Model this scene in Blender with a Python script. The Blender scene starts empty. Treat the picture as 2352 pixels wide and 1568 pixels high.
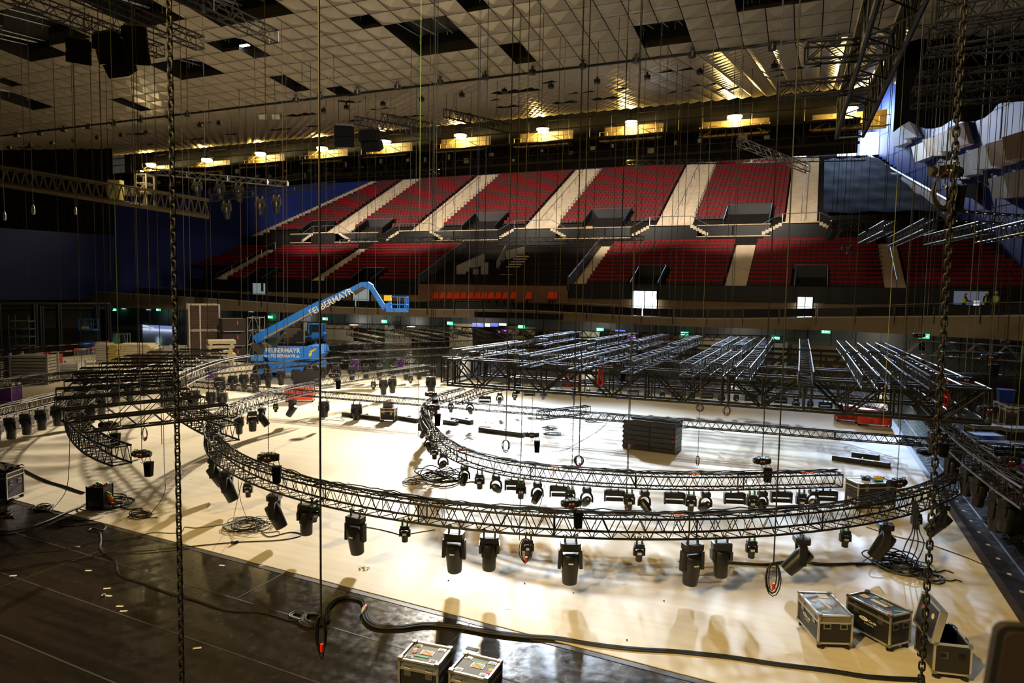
import bpy, math, random
from mathutils import Vector, Matrix
random.seed(7)
R = math.radians
C = bpy.context.scene.collection
SC = bpy.context.scene
# ---------------------------------------------------------------- camera (hall axes: X across, Y towards the stands, Z up)
CAMZ = 6.5
FOC = 1568.0
YAW, PIT, ROL = R(23.4), R(4.23), R(1.0)
_f = Vector((-math.sin(YAW)*math.cos(PIT), math.cos(YAW)*math.cos(PIT), -math.sin(PIT)))
_r0 = Vector((math.cos(YAW), math.sin(YAW), 0))
_u0 = _r0.cross(_f)
_r = _r0*math.cos(ROL) + _u0*math.sin(ROL)
_u = _r.cross(_f)
CAM = Vector((0, 0, CAMZ))
cd = bpy.data.cameras.new('camera'); cam = bpy.data.objects.new('camera', cd); C.objects.link(cam)
cd.sensor_width = 36.0; cd.lens = 36.0*FOC/2352.0; cd.clip_end = 500; cd.clip_start = 0.1
cam.matrix_world = Matrix(((_r.x, _u.x, -_f.x, 0), (_r.y, _u.y, -_f.y, 0), (_r.z, _u.z, -_f.z, CAMZ), (0, 0, 0, 1)))
SC.camera = cam
SC.view_settings.view_transform = 'Standard'; SC.view_settings.look = 'None'
SC.view_settings.exposure = 0.0; SC.view_settings.gamma = 1.0
SC.view_settings.use_curve_mapping = False
try:
    SC.cycles.max_bounces = 6; SC.cycles.diffuse_bounces = 3; SC.cycles.glossy_bounces = 3
    SC.cycles.sample_clamp_indirect = 6.0; SC.cycles.use_denoising = True
except Exception: pass
w = bpy.data.worlds.new('world'); SC.world = w; w.use_nodes = True
w.node_tree.nodes['Background'].inputs[0].default_value = (0.60, 0.66, 0.85, 1)
w.node_tree.nodes['Background'].inputs[1].default_value = 0.03

def light(name, kind, loc, power, color, size=1.0, aim=None, size_y=None, spot=None, blend=.5):
    l = bpy.data.lights.new(name, kind); l.energy = power; l.color = color
    if kind == 'AREA':
        l.size = size
        if size_y: l.shape = 'RECTANGLE'; l.size_y = size_y
    else: l.shadow_soft_size = size
    if kind == 'SPOT':
        l.spot_size = R(spot or 60); l.spot_blend = blend
    o = bpy.data.objects.new(name, l); C.objects.link(o); o.location = loc
    if aim is not None:
        o.rotation_euler = (Vector(aim)-Vector(loc)).to_track_quat('-Z', 'Y').to_euler()
    return o
COOL = (.70, .84, 1.0); WARM = (1.0, .62, .12); SOFT = (1.0, .86, .66)
# cool floods high on the catwalk at the far side, shining back over the arena floor
light('arena_flood', 'SPOT', (-28, 59.6, 21.3), 150000, COOL, .8, (-11, 27, 0), None, 24, 1.0)
light('arena_flood', 'SPOT', (-20, 59.6, 21.3), 110000, COOL, .8, (-6, 28, 0), None, 25, 1.0)
light('arena_flood', 'SPOT', (-5, 59.6, 21.3), 40000, COOL, .8, (0, 26, 0), None, 30, 1.0)
light('arena_flood', 'SPOT', (-30, 59.6, 21.3), 190000, SOFT, .8, (-23, 26, 0), None, 44, 1.0)
light('arena_flood', 'SPOT', (-40, 59.6, 21.3), 30000, SOFT, .8, (-46, 42, 0), None, 50, 1.0)
light('front_fill', 'SPOT', (-6, 10, 18.3), 42000, SOFT, .5, (-38, 45, 1), None, 46, .9)  # front fill added to brighten the boom lift and the stacks
light('front_fill', 'SPOT', (2, 9, 18.6), 9000, SOFT, .5, (-2, 62, 5), None, 60, .9)  # second added front fill, aimed towards the balcony
for _x in (-48, -34, -20, -6, 6): light('under_balcony_fill', 'POINT', (_x, 65.5, 3.1), 170, SOFT, .2)  # fill lights added to brighten the walls under the balcony, no fittings
# daylight through the doors high up at the back corner, then an added spot
light('daylight', 'AREA', (3, 101, 30), 3200, (.45, .65, 1.0), 3, (12, 70, 16), 3)
light('daylight', 'SPOT', (1, 97, 28), 26000, (.80, .88, 1.0), .8, (18, 66, 17), None, 48, 1.0)  # spot added to brighten the faceted panels on the side wall
# work lights over the stands
for _x in (-62, -48, -34, -20, -6): light('stand_work_light', 'SPOT', (_x, 65, 18.2), 11500, (1, .88, .74), .6, (_x-2, 92, 19.8), None, 92, .7)
for _x in (-50, -26, -4): light('stand_work_light', 'AREA', (_x, 64, 18.0), 170, SOFT, 3, (_x-1, 74, 9), 2)
# sodium floods on the catwalk behind the photographer's stand: the yellow light on the near ceiling and floor
for _x in (-20, -11, -3): light('catwalk_flood', 'SPOT', (_x, -14, 15.5), 3000, WARM, .3, (_x, 4, 20), None, 75)
for _x in (-17, -7): light('catwalk_flood', 'SPOT', (_x, -7, 18), 17000, (1.0, .70, .26), .25, (_x+11, 14, 0), None, 50)
light('daylight_beam', 'SPOT', (5.5, 99, 26), 160000, (.5, .68, 1.0), .8, (8, 25, 0), None, 14, 1.0)

# ---------------------------------------------------------------- pixel rays to real places
def ray(px, py):
    d = _f*FOC + _r*(px-1176.0) - _u*(py-784.0)
    return d.normalized()
def onz(px, py, z):
    d = ray(px, py); return CAM + d*((z-CAMZ)/d.z)
def ony(px, py, y):
    d = ray(px, py); return CAM + d*(y/d.y)
def ond(px, py, dep):
    d = ray(px, py); return CAM + d*(dep/d.dot(_f))
def proj(p):
    q = Vector(p)-CAM; k = FOC/q.dot(_f); return (1176+q.dot(_r)*k, 784-q.dot(_u)*k)

# ---------------------------------------------------------------- materials
MATS = {}
def mat(name, col, rough=.5, metal=0.0, emit=None, es=1.0, noise=0.0, nscale=4.0, col2=None, bump=0.0, spec=None, nw=False):
    if name in MATS: return MATS[name]
    m = bpy.data.materials.new(name); m.use_nodes = True; nt = m.node_tree; b = nt.nodes['Principled BSDF']
    b.inputs['Base Color'].default_value = (*col, 1); b.inputs['Roughness'].default_value = rough; b.inputs['Metallic'].default_value = metal
    if spec is not None: b.inputs['Specular IOR Level'].default_value = spec
    if emit:
        b.inputs['Emission Color'].default_value = (*emit, 1); b.inputs['Emission Strength'].default_value = es
    if noise > 0 or col2:
        tc = nt.nodes.new('ShaderNodeTexCoord'); n = nt.nodes.new('ShaderNodeTexNoise'); n.inputs['Scale'].default_value = nscale; n.inputs['Detail'].default_value = 5
        nt.links.new(tc.outputs['Object'], n.inputs['Vector'])
        r = nt.nodes.new('ShaderNodeValToRGB'); c2 = col2 or tuple(max(0, c*(1-noise)) for c in col)
        r.color_ramp.elements[0].position = .32; r.color_ramp.elements[1].position = .68
        r.color_ramp.elements[0].color = (*c2, 1); r.color_ramp.elements[1].color = (*col, 1)
        nt.links.new(n.outputs['Fac'], r.inputs['Fac']); nt.links.new(r.outputs['Color'], b.inputs['Base Color'])
        if bump:
            bp = nt.nodes.new('ShaderNodeBump'); bp.inputs['Strength'].default_value = bump; bp.inputs['Distance'].default_value = .02
            nt.links.new(n.outputs['Fac'], bp.inputs['Height']); nt.links.new(bp.outputs['Normal'], b.inputs['Normal'])
    MATS[name] = m; return m
M = dict(
    black=mat('black_metal', (.007, .007, .006), .5, 0, spec=.3),
    blacktube=mat('black_truss_tube', (.009, .008, .0065), .5, 0.0, spec=.3),
    silver=mat('aluminium_tube', (.24, .27, .32), .36, .85),
    plastic=mat('black_plastic', (.010, .010, .011), .38),
    fabric=mat('black_cloth', (.0035, .0035, .004), .95, spec=.05),
    cable=mat('black_cable', (.009, .009, .009), .55),
    steel=mat('steel', (.30, .30, .30), .35, .9),
    galv=mat('galvanised', (.5, .5, .48), .45, .6, noise=.3, nscale=3),
    case=mat('case_black', (.012, .011, .011), .45),
    alu=mat('case_edging', (.62, .60, .56), .34, .85),
    red=mat('red_plastic', (.6, .02, .01), .4),
    seatred=mat('seat_red', (.27, .006, .010), .75, noise=.25, nscale=1.2, spec=.2),
    seatdark=mat('seat_dark', (.040, .026, .022), .6, spec=.3),
    orange=mat('orange_seat', (.85, .06, .01), .4),
    blue=mat('lift_blue', (.02, .20, .72), .4),
    yellow=mat('yellow', (.85, .55, .01), .5),
    white=mat('white_paint', (.75, .75, .72), .5),
    seatpan=mat('seat_pan_black', (.014, .009, .008), .6, spec=.3),
    darkpanel=mat('dark_panel', (.006, .006, .0065), .5, spec=.3),
    stair=mat('stair_beige', (.62, .50, .34), .7, noise=.2, nscale=1.3),
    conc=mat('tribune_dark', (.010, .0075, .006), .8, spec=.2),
    purple=mat('purple_case', (.12, .02, .30), .45),
    wood=mat('raw_timber', (.55, .40, .22), .7, noise=.3, nscale=5),
    brownboard=mat('brown_board', (.10, .055, .03), .7, noise=.3, nscale=4),
    rail=mat('handrail', (.28, .29, .30), .4, .7),
)
# ---------------------------------------------------------------- mesh helpers
class MB:
    def __init__(s): s.v = []; s.f = []
    def quad(s, a, b, c, d):
        n = len(s.v); s.v += [tuple(a), tuple(b), tuple(c), tuple(d)]; s.f.append((n, n+1, n+2, n+3)); return s
    def tri(s, a, b, c):
        n = len(s.v); s.v += [tuple(a), tuple(b), tuple(c)]; s.f.append((n, n+1, n+2)); return s
    def hexa(s, p):
        n = len(s.v); s.v += [tuple(q) for q in p]
        for f in ((0, 3, 2, 1), (4, 5, 6, 7), (0, 1, 5, 4), (1, 2, 6, 5), (2, 3, 7, 6), (3, 0, 4, 7)): s.f.append(tuple(n+i for i in f))
        return s
    def box(s, x0, x1, y0, y1, z0, z1, T=None):
        p = [Vector(q) for q in ((x0, y0, z0), (x1, y0, z0), (x1, y1, z0), (x0, y1, z0), (x0, y0, z1), (x1, y0, z1), (x1, y1, z1), (x0, y1, z1))]
        if T is not None: p = [T @ q for q in p]
        return s.hexa(p)
    def cbox(s, c, sx, sy, sz, T=None, ch=0.0):
        x, y, z = c
        if ch > 0:   # chamfered vertical edges
            pts = []
            hx, hy = sx/2, sy/2
            for (a, b) in ((hx-ch, -hy), (hx, -hy+ch), (hx, hy-ch), (hx-ch, hy), (-hx+ch, hy), (-hx, hy-ch), (-hx, -hy+ch), (-hx+ch, -hy)):
                pts.append((x+a, y+b))
            return s.prism(pts, z-sz/2, z+sz/2, T)
        return s.box(x-sx/2, x+sx/2, y-sy/2, y+sy/2, z-sz/2, z+sz/2, T)
    def prism(s, pts, z0, z1, T=None, top=None):
        n = len(s.v); k = len(pts); tp = top or pts
        a = [Vector((x, y, z0)) for x, y in pts] + [Vector((x, y, z1)) for x, y in tp]
        if T is not None: a = [T @ q for q in a]
        s.v += [tuple(q) for q in a]
        s.f.append(tuple(n+i for i in reversed(range(k)))); s.f.append(tuple(n+k+i for i in range(k)))
        for i in range(k):
            j = (i+1) % k; s.f.append((n+i, n+j, n+k+j, n+k+i))
        return s
    def tube(s, pts, r, n=6, closed=False, caps=True):
        pts = [Vector(p) for p in pts]; L = len(pts)
        if L < 2: return s
        rr = r if isinstance(r, (list, tuple)) else [r]*L
        base = len(s.v); prev = None
        for i, p in enumerate(pts):
            if closed: t = pts[(i+1) % L]-pts[i-1]
            else: t = pts[min(i+1, L-1)]-pts[max(i-1, 0)]
            if t.length < 1e-9: t = Vector((0, 0, 1))
            t.normalize()
            if prev is None:
                a = t.cross(Vector((0, 0, 1)));
                if a.length < .05: a = t.cross(Vector((1, 0, 0)))
            else: a = prev - t*prev.dot(t)
            if a.length < 1e-6: a = t.orthogonal()
            a.normalize(); b = t.cross(a); prev = a
            for k in range(n):
                an = 2*math.pi*k/n; q = p + a*(math.cos(an)*rr[i]) + b*(math.sin(an)*rr[i]); s.v.append((q.x, q.y, q.z))
        for i in range(L if closed else L-1):
            j = (i+1) % L
            for k in range(n):
                m = (k+1) % n; s.f.append((base+i*n+k, base+i*n+m, base+j*n+m, base+j*n+k))
        if caps and not closed:
            s.f.append(tuple(base+k for k in reversed(range(n)))); s.f.append(tuple(base+(L-1)*n+k for k in range(n)))
        return s
    def lathe(s, prof, n=16, T=None):     # prof: (radius, z) list, about Z
        base = len(s.v)
        for (r, z) in prof:
            for k in range(n):
                a = 2*math.pi*k/n; q = Vector((r*math.cos(a), r*math.sin(a), z))
                if T is not None: q = T @ q
                s.v.append(tuple(q))
        for i in range(len(prof)-1):
            for k in range(n):
                m = (k+1) % n; s.f.append((base+i*n+k, base+i*n+m, base+(i+1)*n+m, base+(i+1)*n+k))
        s.f.append(tuple(base+k for k in reversed(range(n)))); s.f.append(tuple(base+(len(prof)-1)*n+k for k in range(n)))
        return s
    def build(s, name, m, parent=None, smooth=False):
        me = bpy.data.meshes.new(name); me.from_pydata(s.v, [], s.f); me.update()
        mm = m if isinstance(m, bpy.types.Material) else M[m]
        me.materials.append(mm)
        if smooth:
            me.polygons.foreach_set('use_smooth', [True]*len(me.polygons))
            try: me.set_sharp_from_angle(angle=R(38))
            except Exception: pass
        o = bpy.data.objects.new(name, me); C.objects.link(o)
        if parent is not None: o.parent = parent
        return o
def tag(o, label=None, cat=None, group=None, kind=None):
    if label: o['label'] = label
    if cat: o['category'] = cat
    if group: o['group'] = group
    if kind: o['kind'] = kind
    return o
def empty(name, loc, rz=0.0):
    o = bpy.data.objects.new(name, None); C.objects.link(o); o.location = loc; o.rotation_euler = (0, 0, rz); o.empty_display_size = .1
    return o
KIDS = {}
def kid(o, p):
    o.parent = p; KIDS.setdefault(p.name, []).append(o); return o
def dup(o, parent=None):
    c = o.copy(); C.objects.link(c)
    if parent is not None: c.parent = parent
    for ch in list(o.children): dup(ch, c)
    return c
def TR(loc, rz=0, rx=0, ry=0):
    return Matrix.Translation(Vector(loc)) @ Matrix.Rotation(rz, 4, 'Z') @ Matrix.Rotation(ry, 4, 'Y') @ Matrix.Rotation(rx, 4, 'X')
def cr(pts, n=8):         # smooth curve through points
    P = [Vector(p) for p in pts]
    if len(P) < 3: return P
    P = [P[0]*2-P[1]] + P + [P[-1]*2-P[-2]]; out = []
    for i in range(1, len(P)-2):
        a, b, c, d = P[i-1], P[i], P[i+1], P[i+2]
        for k in range(n):
            t = k/n
            out.append(.5*((2*b)+(c-a)*t+(2*a-5*b+4*c-d)*t*t+(3*b-a-3*c+d)*t*t*t))
    out.append(P[-2]); return out
def resample(pts, step):
    P = [Vector(p) for p in pts]; L = [0]
    for i in range(1, len(P)): L.append(L[-1]+(P[i]-P[i-1]).length)
    n = max(1, int(round(L[-1]/step))); out = []; j = 0
    for k in range(n+1):
        s = L[-1]*k/n
        while j < len(L)-2 and L[j+1] < s: j += 1
        t = (s-L[j])/max(1e-9, L[j+1]-L[j]); out.append(P[j].lerp(P[j+1], min(1, max(0, t))))
    return out
def text(name, s, size, m, parent, Mx, depth=.003, align='CENTER'):
    cu = bpy.data.curves.new(name, 'FONT'); cu.body = s; cu.size = size; cu.extrude = depth; cu.align_x = align; cu.align_y = 'CENTER'
    cu.offset = size*.012
    tmp = bpy.data.objects.new(name, cu); C.objects.link(tmp); bpy.context.view_layer.update()
    me = bpy.data.meshes.new_from_object(tmp, depsgraph=bpy.context.evaluated_depsgraph_get()); bpy.data.objects.remove(tmp)
    me.materials.clear(); me.materials.append(m if isinstance(m, bpy.types.Material) else M[m])
    o = bpy.data.objects.new(name, me); C.objects.link(o); o.parent = parent; o.matrix_local = Mx
    return o
# ================================================================= floor
def floor_material(name, base, dark, rough, kind):
    m = bpy.data.materials.new(name); m.use_nodes = True; nt = m.node_tree; b = nt.nodes['Principled BSDF']; N = nt.nodes.new; L = nt.links.new
    tc = N('ShaderNodeTexCoord')
    n1 = N('ShaderNodeTexNoise'); n1.inputs['Scale'].default_value = .22; n1.inputs['Detail'].default_value = 6; L(tc.outputs['Object'], n1.inputs['Vector'])
    mp = N('ShaderNodeMapping'); mp.inputs['Scale'].default_value = (.25, 5.0, 1); L(tc.outputs['Object'], mp.inputs['Vector'])
    n2 = N('ShaderNodeTexNoise'); n2.inputs['Scale'].default_value = 1.0; n2.inputs['Detail'].default_value = 6; L(mp.outputs[0], n2.inputs['Vector'])
    n3 = N('ShaderNodeTexNoise'); n3.inputs['Scale'].default_value = 6; n3.inputs['Detail'].default_value = 8; L(tc.outputs['Object'], n3.inputs['Vector'])
    r = N('ShaderNodeValToRGB'); r.color_ramp.elements[0].position = .30; r.color_ramp.elements[1].position = .62
    r.color_ramp.elements[0].color = (*dark, 1); r.color_ramp.elements[1].color = (*base, 1)
    mx = N('ShaderNodeMix'); mx.data_type = 'FLOAT'; mx.inputs[0].default_value = .5; L(n1.outputs['Fac'], mx.inputs[2]); L(n2.outputs['Fac'], mx.inputs[3])
    L(mx.outputs[0], r.inputs['Fac']); L(r.outputs['Color'], b.inputs['Base Color'])
    rr = N('ShaderNodeMapRange'); rr.inputs[1].default_value = .3; rr.inputs[2].default_value = .7
    rr.inputs[3].default_value = rough*.75; rr.inputs[4].default_value = rough*1.35
    L((n1 if kind == 'w' else n3).outputs['Fac'], rr.inputs[0]); L(rr.outputs[0], b.inputs['Roughness'])
    bp = N('ShaderNodeBump'); bp.inputs['Strength'].default_value = .10 if kind == 'w' else .32; bp.inputs['Distance'].default_value = .01
    L(n3.outputs['Fac'], bp.inputs['Height']); L(bp.outputs[0], b.inputs['Normal'])
    return m
m_dark = floor_material('dark_stage_floor', (.010, .008, .007), (.034, .026, .018), .22, 'd')
m_white = floor_material('cream_stage_floor', (.80, .73, .58), (.64, .56, .42), .50, 'w')
fb = MB().box(-112, 30, -2, 100, -.3, 0).build('floor', m_dark); tag(fb, 'dark worn glossy arena floor around the cream stage floor', kind='structure')
F0 = onz(0, 1140, 0); F1 = onz(1640, 1568, 0)
FX1 = 4.2
ml = (F1.y-F0.y)/(F1.x-F0.x)
def fedge(x): return F0.y+(x-F0.x)*ml
fw = MB().prism([(-60, fedge(-60)), (FX1, fedge(FX1)), (FX1, 44), (-60, 44)], 0.0, .02).build('floor_cream_stage', m_white)
tag(fw, 'cream painted glossy stage floor', kind='structure')
m_mid = mat('grey_lino', (.09,.10,.12), .32, noise=.3, nscale=.6)
tag(MB().prism([(-34, 44.05), (FX1, 44.05), (FX1+.2, 60), (-34, 60)], 0, .012).build('floor_grey_strip', m_mid), 'blue grey floor behind the cream stage floor', kind='structure')
# seams, tape and joints of the dark floor
sm = MB()
for k in range(1, 8):
    y = -k*1.55
    sm.prism([(-60, fedge(-60)+y), (6, fedge(6)+y), (6, fedge(6)+y+.03), (-60, fedge(-60)+y+.03)], 0, .004)
for k in range(13):
    x = 4-k*4.9
    sm.box(x, x+.025, fedge(x)-1.55 if k % 2 else fedge(x)-4.6, fedge(x)-.05, 0, .004)
tag(sm.build('floor_joints', mat('floor_joint', (.035, .028, .02), .6)), 'thin joints between the panels of the dark floor', kind='structure')
tp = MB()
tp.prism([(-60, fedge(-60)-.16), (FX1+.1, fedge(FX1)-.16), (FX1+.1, fedge(FX1)-.002), (-60, fedge(-60)-.002)], 0, .008)
tp.box(FX1+.01, FX1+.2, fedge(FX1), 46, 0, .008)
tp.box(FX1+.75, FX1+.8, 10, 48, 0, .005)
tag(tp.build('floor_edge_tape', mat('edge_strip', (.05, .04, .032), .5)), 'dark taped edge strip round the cream floor', kind='structure')
tl = MB()
for y in (fedge(0)+.02,): pass
for k in range(30):
    y = 16+k*1.05; tl.box(FX1+.42, FX1+.5, y, y+.12, 0, .006)
tl.box(FX1+1.7, FX1+1.72, 14, 44, 0, .006); tl.box(FX1+2.9, FX1+2.93, 12, 44, 0, .006)
tag(tl.build('floor_marking_line', mat('chalk', (.45, .45, .42), .7)), 'white marking lines on the dark floor beside the cream floor', kind='structure')

# ================================================================= ceiling
VB, VE, ZB, ZE = 31.0, 59.0, 16.95, 22.4
S1, S2 = .10, (ZE-ZB)/(VE-VB)
def cz(v): return ZB+(VB-v)*S1 if v < VB else ZB+(v-VB)*S2
def onceil(px, py):
    d = ray(px, py)
    best = None
    for sl, lo, hi in ((-S1, -50, VB), (S2, VB, VE+3)):
        # z = ZB + (v-VB)*sl ; CAMZ + t dz = ZB + (t dy - VB) sl
        t = (ZB-VB*sl-CAMZ)/(d.z-d.y*sl)
        v = t*d.y
        if lo-.01 <= v <= hi: best = CAM+d*t
    return best
# hatches: pixel centre, size across, size along (metres)
HATCH = [(1003, 80, 3, 3), (1513, 78, 2, 2), (1201, 116, 1, 2), (826, 40, 1, 1), (574, 120, 1, 2), (443, 168, 3, 2), (642, 190, 1, 2), (785, 210, 1, 2),
 (304, 239, 1, 2), (58, 232, 2, 3), (80, 55, 3, 3), (25, 100, 3, 3), (520, 12, 4, 3), (300, 15, 3, 3), (1790, 10, 3, 1), (10, 186, 1, 1), (1105, 0, 1, 1), (495, 98, 1, 1),
 (1190, 210, 3, 2), (1128, 230, 1, 1), (1155, 245, 2, 2), (1288, 234, 2, 2), (1345, 211, 2, 1), (1393, 224, 2, 2), (1277, 186, 1, 1), (1437, 201, 1, 1), (1550, 160, 2, 1), (1552, 211, 2, 1),
 (1825, 155, 3, 1), (1672, 202, 2, 1), (1615, 195, 2, 1), (1789, 172, 1, 1), (700, 262, 3, 2), (640, 296, 3, 2), (545, 307, 2, 2), (730, 288, 2, 2), (860, 250, 2, 1), (930, 268, 3, 2), (800, 232, 1, 2), (800, 277, 2, 2),
 (335, 306, 3, 2), (450, 318, 3, 2), (330, 331, 2, 2), (400, 324, 2, 1), (55, 338, 3, 2), (470, 281, 2, 1), (1000, 296, 2, 2), (1060, 262, 2, 1)]
cells = set()
for (px, py, a, b) in HATCH:
    p = onceil(px, py)
    if p is None: continue
    i0 = round(p.x-a/2); j0 = round(p.y-b/2)
    for i in range(a):
        for j in range(b): cells.add((i0+i, j0+j))
LAMPCELL = onceil(562, 113)
cm = MB(); g = .018
U0, U1, V0 = -84, 30, -16
for i in range(U0, U1):
    for j in range(V0, int(VE)):
        if (i, j) in cells: continue
        if (i < -50 and j < 16) or (j < 2 and i < -34): continue
        x0, x1, y0, y1 = i+g, i+1-g, j+g, j+1-g
        a = (x0, y0, cz(j)); b = (x1, y0, cz(j)); c = (x1, y1, cz(j+1)); d = (x0, y1, cz(j+1))
        k = ((i*7+j*13) % 5)*.004
        ap = (i+.30, j+.62, (cz(j)*.38+cz(j+1)*.62)-(.15 if j >= VB else .065)-k)
        n = len(cm.v); cm.v += [a, b, c, d, ap]
        cm.f += [(n+1, n, n+4), (n+2, n+1, n+4), (n+3, n+2, n+4), (n, n+3, n+4)]
m_ceil = mat('ceiling_panel', (.38, .33, .25), .32, .25, noise=.12, nscale=.5, spec=.6)
tag(cm.build('ceiling', m_ceil), 'pale folded ceiling panels over the hall', kind='structure')
m_void = mat('roof_void', (.012, .012, .011), .8)
bk = MB()
for (v0, v1) in ((V0, VB), (VB, VE)):
    bk.quad((U0, v0, cz(v0)+.9), (U0, v1, cz(v1)+.9), (U1, v1, cz(v1)+.9), (U1, v0, cz(v0)+.9))
for (i, j) in cells:      # upstands round each hatch
    for (di, dj) in ((1, 0), (-1, 0), (0, 1), (0, -1)):
        if (i+di, j+dj) in cells: continue
        if di: x = i+(1 if di > 0 else 0); bk.quad((x, j, cz(j)), (x, j+1, cz(j+1)), (x, j+1, cz(j+1)+.9), (x, j, cz(j)+.9))
        else: y = j+(1 if dj > 0 else 0); bk.quad((i, y, cz(y)), (i+1, y, cz(y)), (i+1, y, cz(y)+.9), (i, y, cz(y)+.9))
tag(bk.build('ceiling_void', m_void), 'dark roof void seen through the ceiling hatches', kind='structure')
tk = MB()
for v in (VB, ):
    tk.box(U0, U1, v-.05, v+.05, cz(v)-.09, cz(v)+.05)
p0 = onceil(300, 95); p1 = onceil(760, 12)
tk.box(U0, U1, 15.96, 16.10, cz(16)-.07, cz(16)+.04)
tag(tk.build('ceiling_track', 'black'), 'black tracks across the ceiling', kind='structure')
# steelwork inside the hatches
hb = MB(); rnd = random.Random(3)
for (px, py, a, b) in HATCH[:18]:
    p = onceil(px, py)
    if p is None: continue
    for k in range(4):
        x = p.x+rnd.uniform(-a/2, a/2); y = p.y+rnd.uniform(-b/2, b/2); z = cz(p.y)
        hb.tube([(x, p.y-b/2, z+.35), (x+rnd.uniform(-.4, .4), p.y+b/2, z+.6)], .03, 5); hb.tube([(x, y, z+.1), (x, y, z+.85)], .02, 5)
tag(hb.build('ceiling_steelwork', 'galv'), 'steelwork inside the ceiling hatches', kind='structure')
lm = mat('lamp_white', (1, 1, 1), .4, emit=(1, .97, .88), es=18)
t = empty('ceiling_floodlight', LAMPCELL+Vector((0, 0, .12))); tag(t, 'lit white floodlight inside a ceiling hatch at upper left', 'light fixture')
MB().box(-.28, .28, -.12, .12, .06, .2).build('housing', 'black', t); MB().box(-.24, .24, -.09, .09, .03, .059).build('lens', lm, t)
# black cans below the ceiling
CANS = [(37, 299), (91, 294), (145, 286), (202, 279), (261, 271), (322, 263), (387, 254), (430, 249), (680, 214), (735, 207), (821, 196), (913, 184), (1011, 172), (1115, 160), (1223, 148), (1339, 134), (1461, 120), (1590, 107), (1774, 90), (1923, 74),
 (21, 328), (69, 322), (119, 317), (169, 312), (223, 305), (278, 299), (336, 291), (395, 284), (459, 275), (503, 270), (744, 240), (796, 232), (880, 224), (969, 213), (1061, 203), (1159, 194), (1266, 182), (1372, 171), (1487, 161), (1608, 149), (1779, 135)]
can0 = None
for k, (px, py) in enumerate(CANS):
    p = onceil(px, py+3)
    if p is None: continue
    if can0 is None:
        can0 = MB().lathe([(.15, 0), (.17, .02), (.17, .20), (.05, .21), (.05, .42)], 14).build('ceiling_loudspeaker', 'plastic', smooth=True); o = can0
    else: o = can0.copy(); C.objects.link(o)
    o.location = (p.x, p.y, cz(p.y)-.40)
    row = 'on the steep ceiling in front of the fold' if k < 20 else 'on the shallow ceiling behind the fold'
    tag(o, 'small black round can loudspeaker hanging '+row, 'ceiling speaker', 'black can speakers '+row)
# ================================================================= walls
m_blue = mat('blue_wall', (.010, .028, .20), .6, noise=.25, nscale=.25)
def wl(v): return -78-(80-v)*.35 if v > 40 else -92
def wr(v): return 14+(80-v)*.333
def wallmesh(f, v0, v1, z0, z1, step=10, panel=None):
    b = MB(); v = v0
    while v < v1-.01:
        e = min(v1, v+step); b.quad((f(v), v, z0), (f(e), e, z0), (f(e), e, z1), (f(v), v, z1)); v = e
    return b
tag(wallmesh(wl, 46, 103, 4.4, 34).build('wall_left', m_blue), 'blue side wall at the far end of the stands', kind='structure')
wlb = lambda v: wl(v)-16
tag(MB().quad((-110, 46, 4.4), (-60, 46, 4.4), (-60, 57, 4.4), (-110, 57, 4.4)).build('ceiling_left_soffit', 'conc') if False else MB().quad((wlb(46), 46, 4.4), (wl(46), 46, 4.4), (wl(75), 75, 4.4), (wlb(75), 75, 4.4)).build('ceiling_left_soffit', mat('soffit_brown', (.12, .085, .045), .7)), 'brown soffit below the blue side wall', kind='structure')
tag(wallmesh(wlb, 30, 75, 0, 4.4).build('wall_left_base', mat('brown_wall', (.30, .21, .10), .6, noise=.2, nscale=.4)), 'brown lower side wall', kind='structure')
tag(MB().quad((-105, 46, 0), (-92+2, 46, 0), (-92+2, 46, 34), (-105, 46, 34)).build('wall_left_return', m_blue), 'blue wall return', kind='structure')
tag(wallmesh(wr, 36, 103, 4, 34).build('wall_right', m_blue), 'blue side wall carrying pale faceted panels', kind='structure')
jb = MB()
for k in range(5, 34, 3):
    v = 36
    jb.box(0, .001, 0, .001, 0, .001)
m_joint = mat('wall_joint', (.008, .014, .06), .6)
jb = MB()
for z in range(6, 34, 3):
    jb.hexa([(wr(v)-.03-e, v, zz) for (v, e, zz) in ((36, 0, z), (103, 0, z), (103, .02, z), (36, .02, z), (36, 0, z+.05), (103, 0, z+.05), (103, .02, z+.05), (36, .02, z+.05))])
for v in range(40, 103, 4):
    jb.box(wr(v)-.05, wr(v)-.02, v-.03, v+.03, 4, 34)
tag(jb.build('wall_right_joint', m_joint), 'dark joints of the blue wall panels', kind='structure')
m_bw = mat('rear_wall', (.022, .03, .055), .6)
# rear wall behind the top row with small bright windows
ZT = 26.0
wins = [(1083, 388, 8, 10), (1154, 386, 9, 13), (1197, 384, 12, 15), (1242, 381, 10, 14), (1288, 382, 8, 16), (1333, 377, 8, 14), (1387, 375, 19, 13), (1480, 370, 12, 14), (1536, 368, 20, 14),
 (1633, 361, 7, 8), (1738, 358, 18, 11), (1797, 355, 20, 13), (1835, 353, 36, 16), (1893, 349, 22, 12), (1945, 351, 44, 22), (900, 405, 12, 16), (965, 396, 10, 12), (860, 408, 14, 10), (1590, 364, 10, 9)]
rw = MB()
rw.quad((-90, 102.5, 25.2), (12, 102.5, 25.2), (12, 102.5, 34), (-90, 102.5, 34))
tag(rw.build('wall_back', m_bw), 'dark rear wall above the top row', kind='structure')
m_day = mat('daylight_glass', (.6, .7, 1), .3, emit=(.62, .78, 1.0), es=2.6)
m_dayb = mat('daylight_open', (1, 1, 1), .3, emit=(.80, .90, 1.0), es=28)
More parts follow.
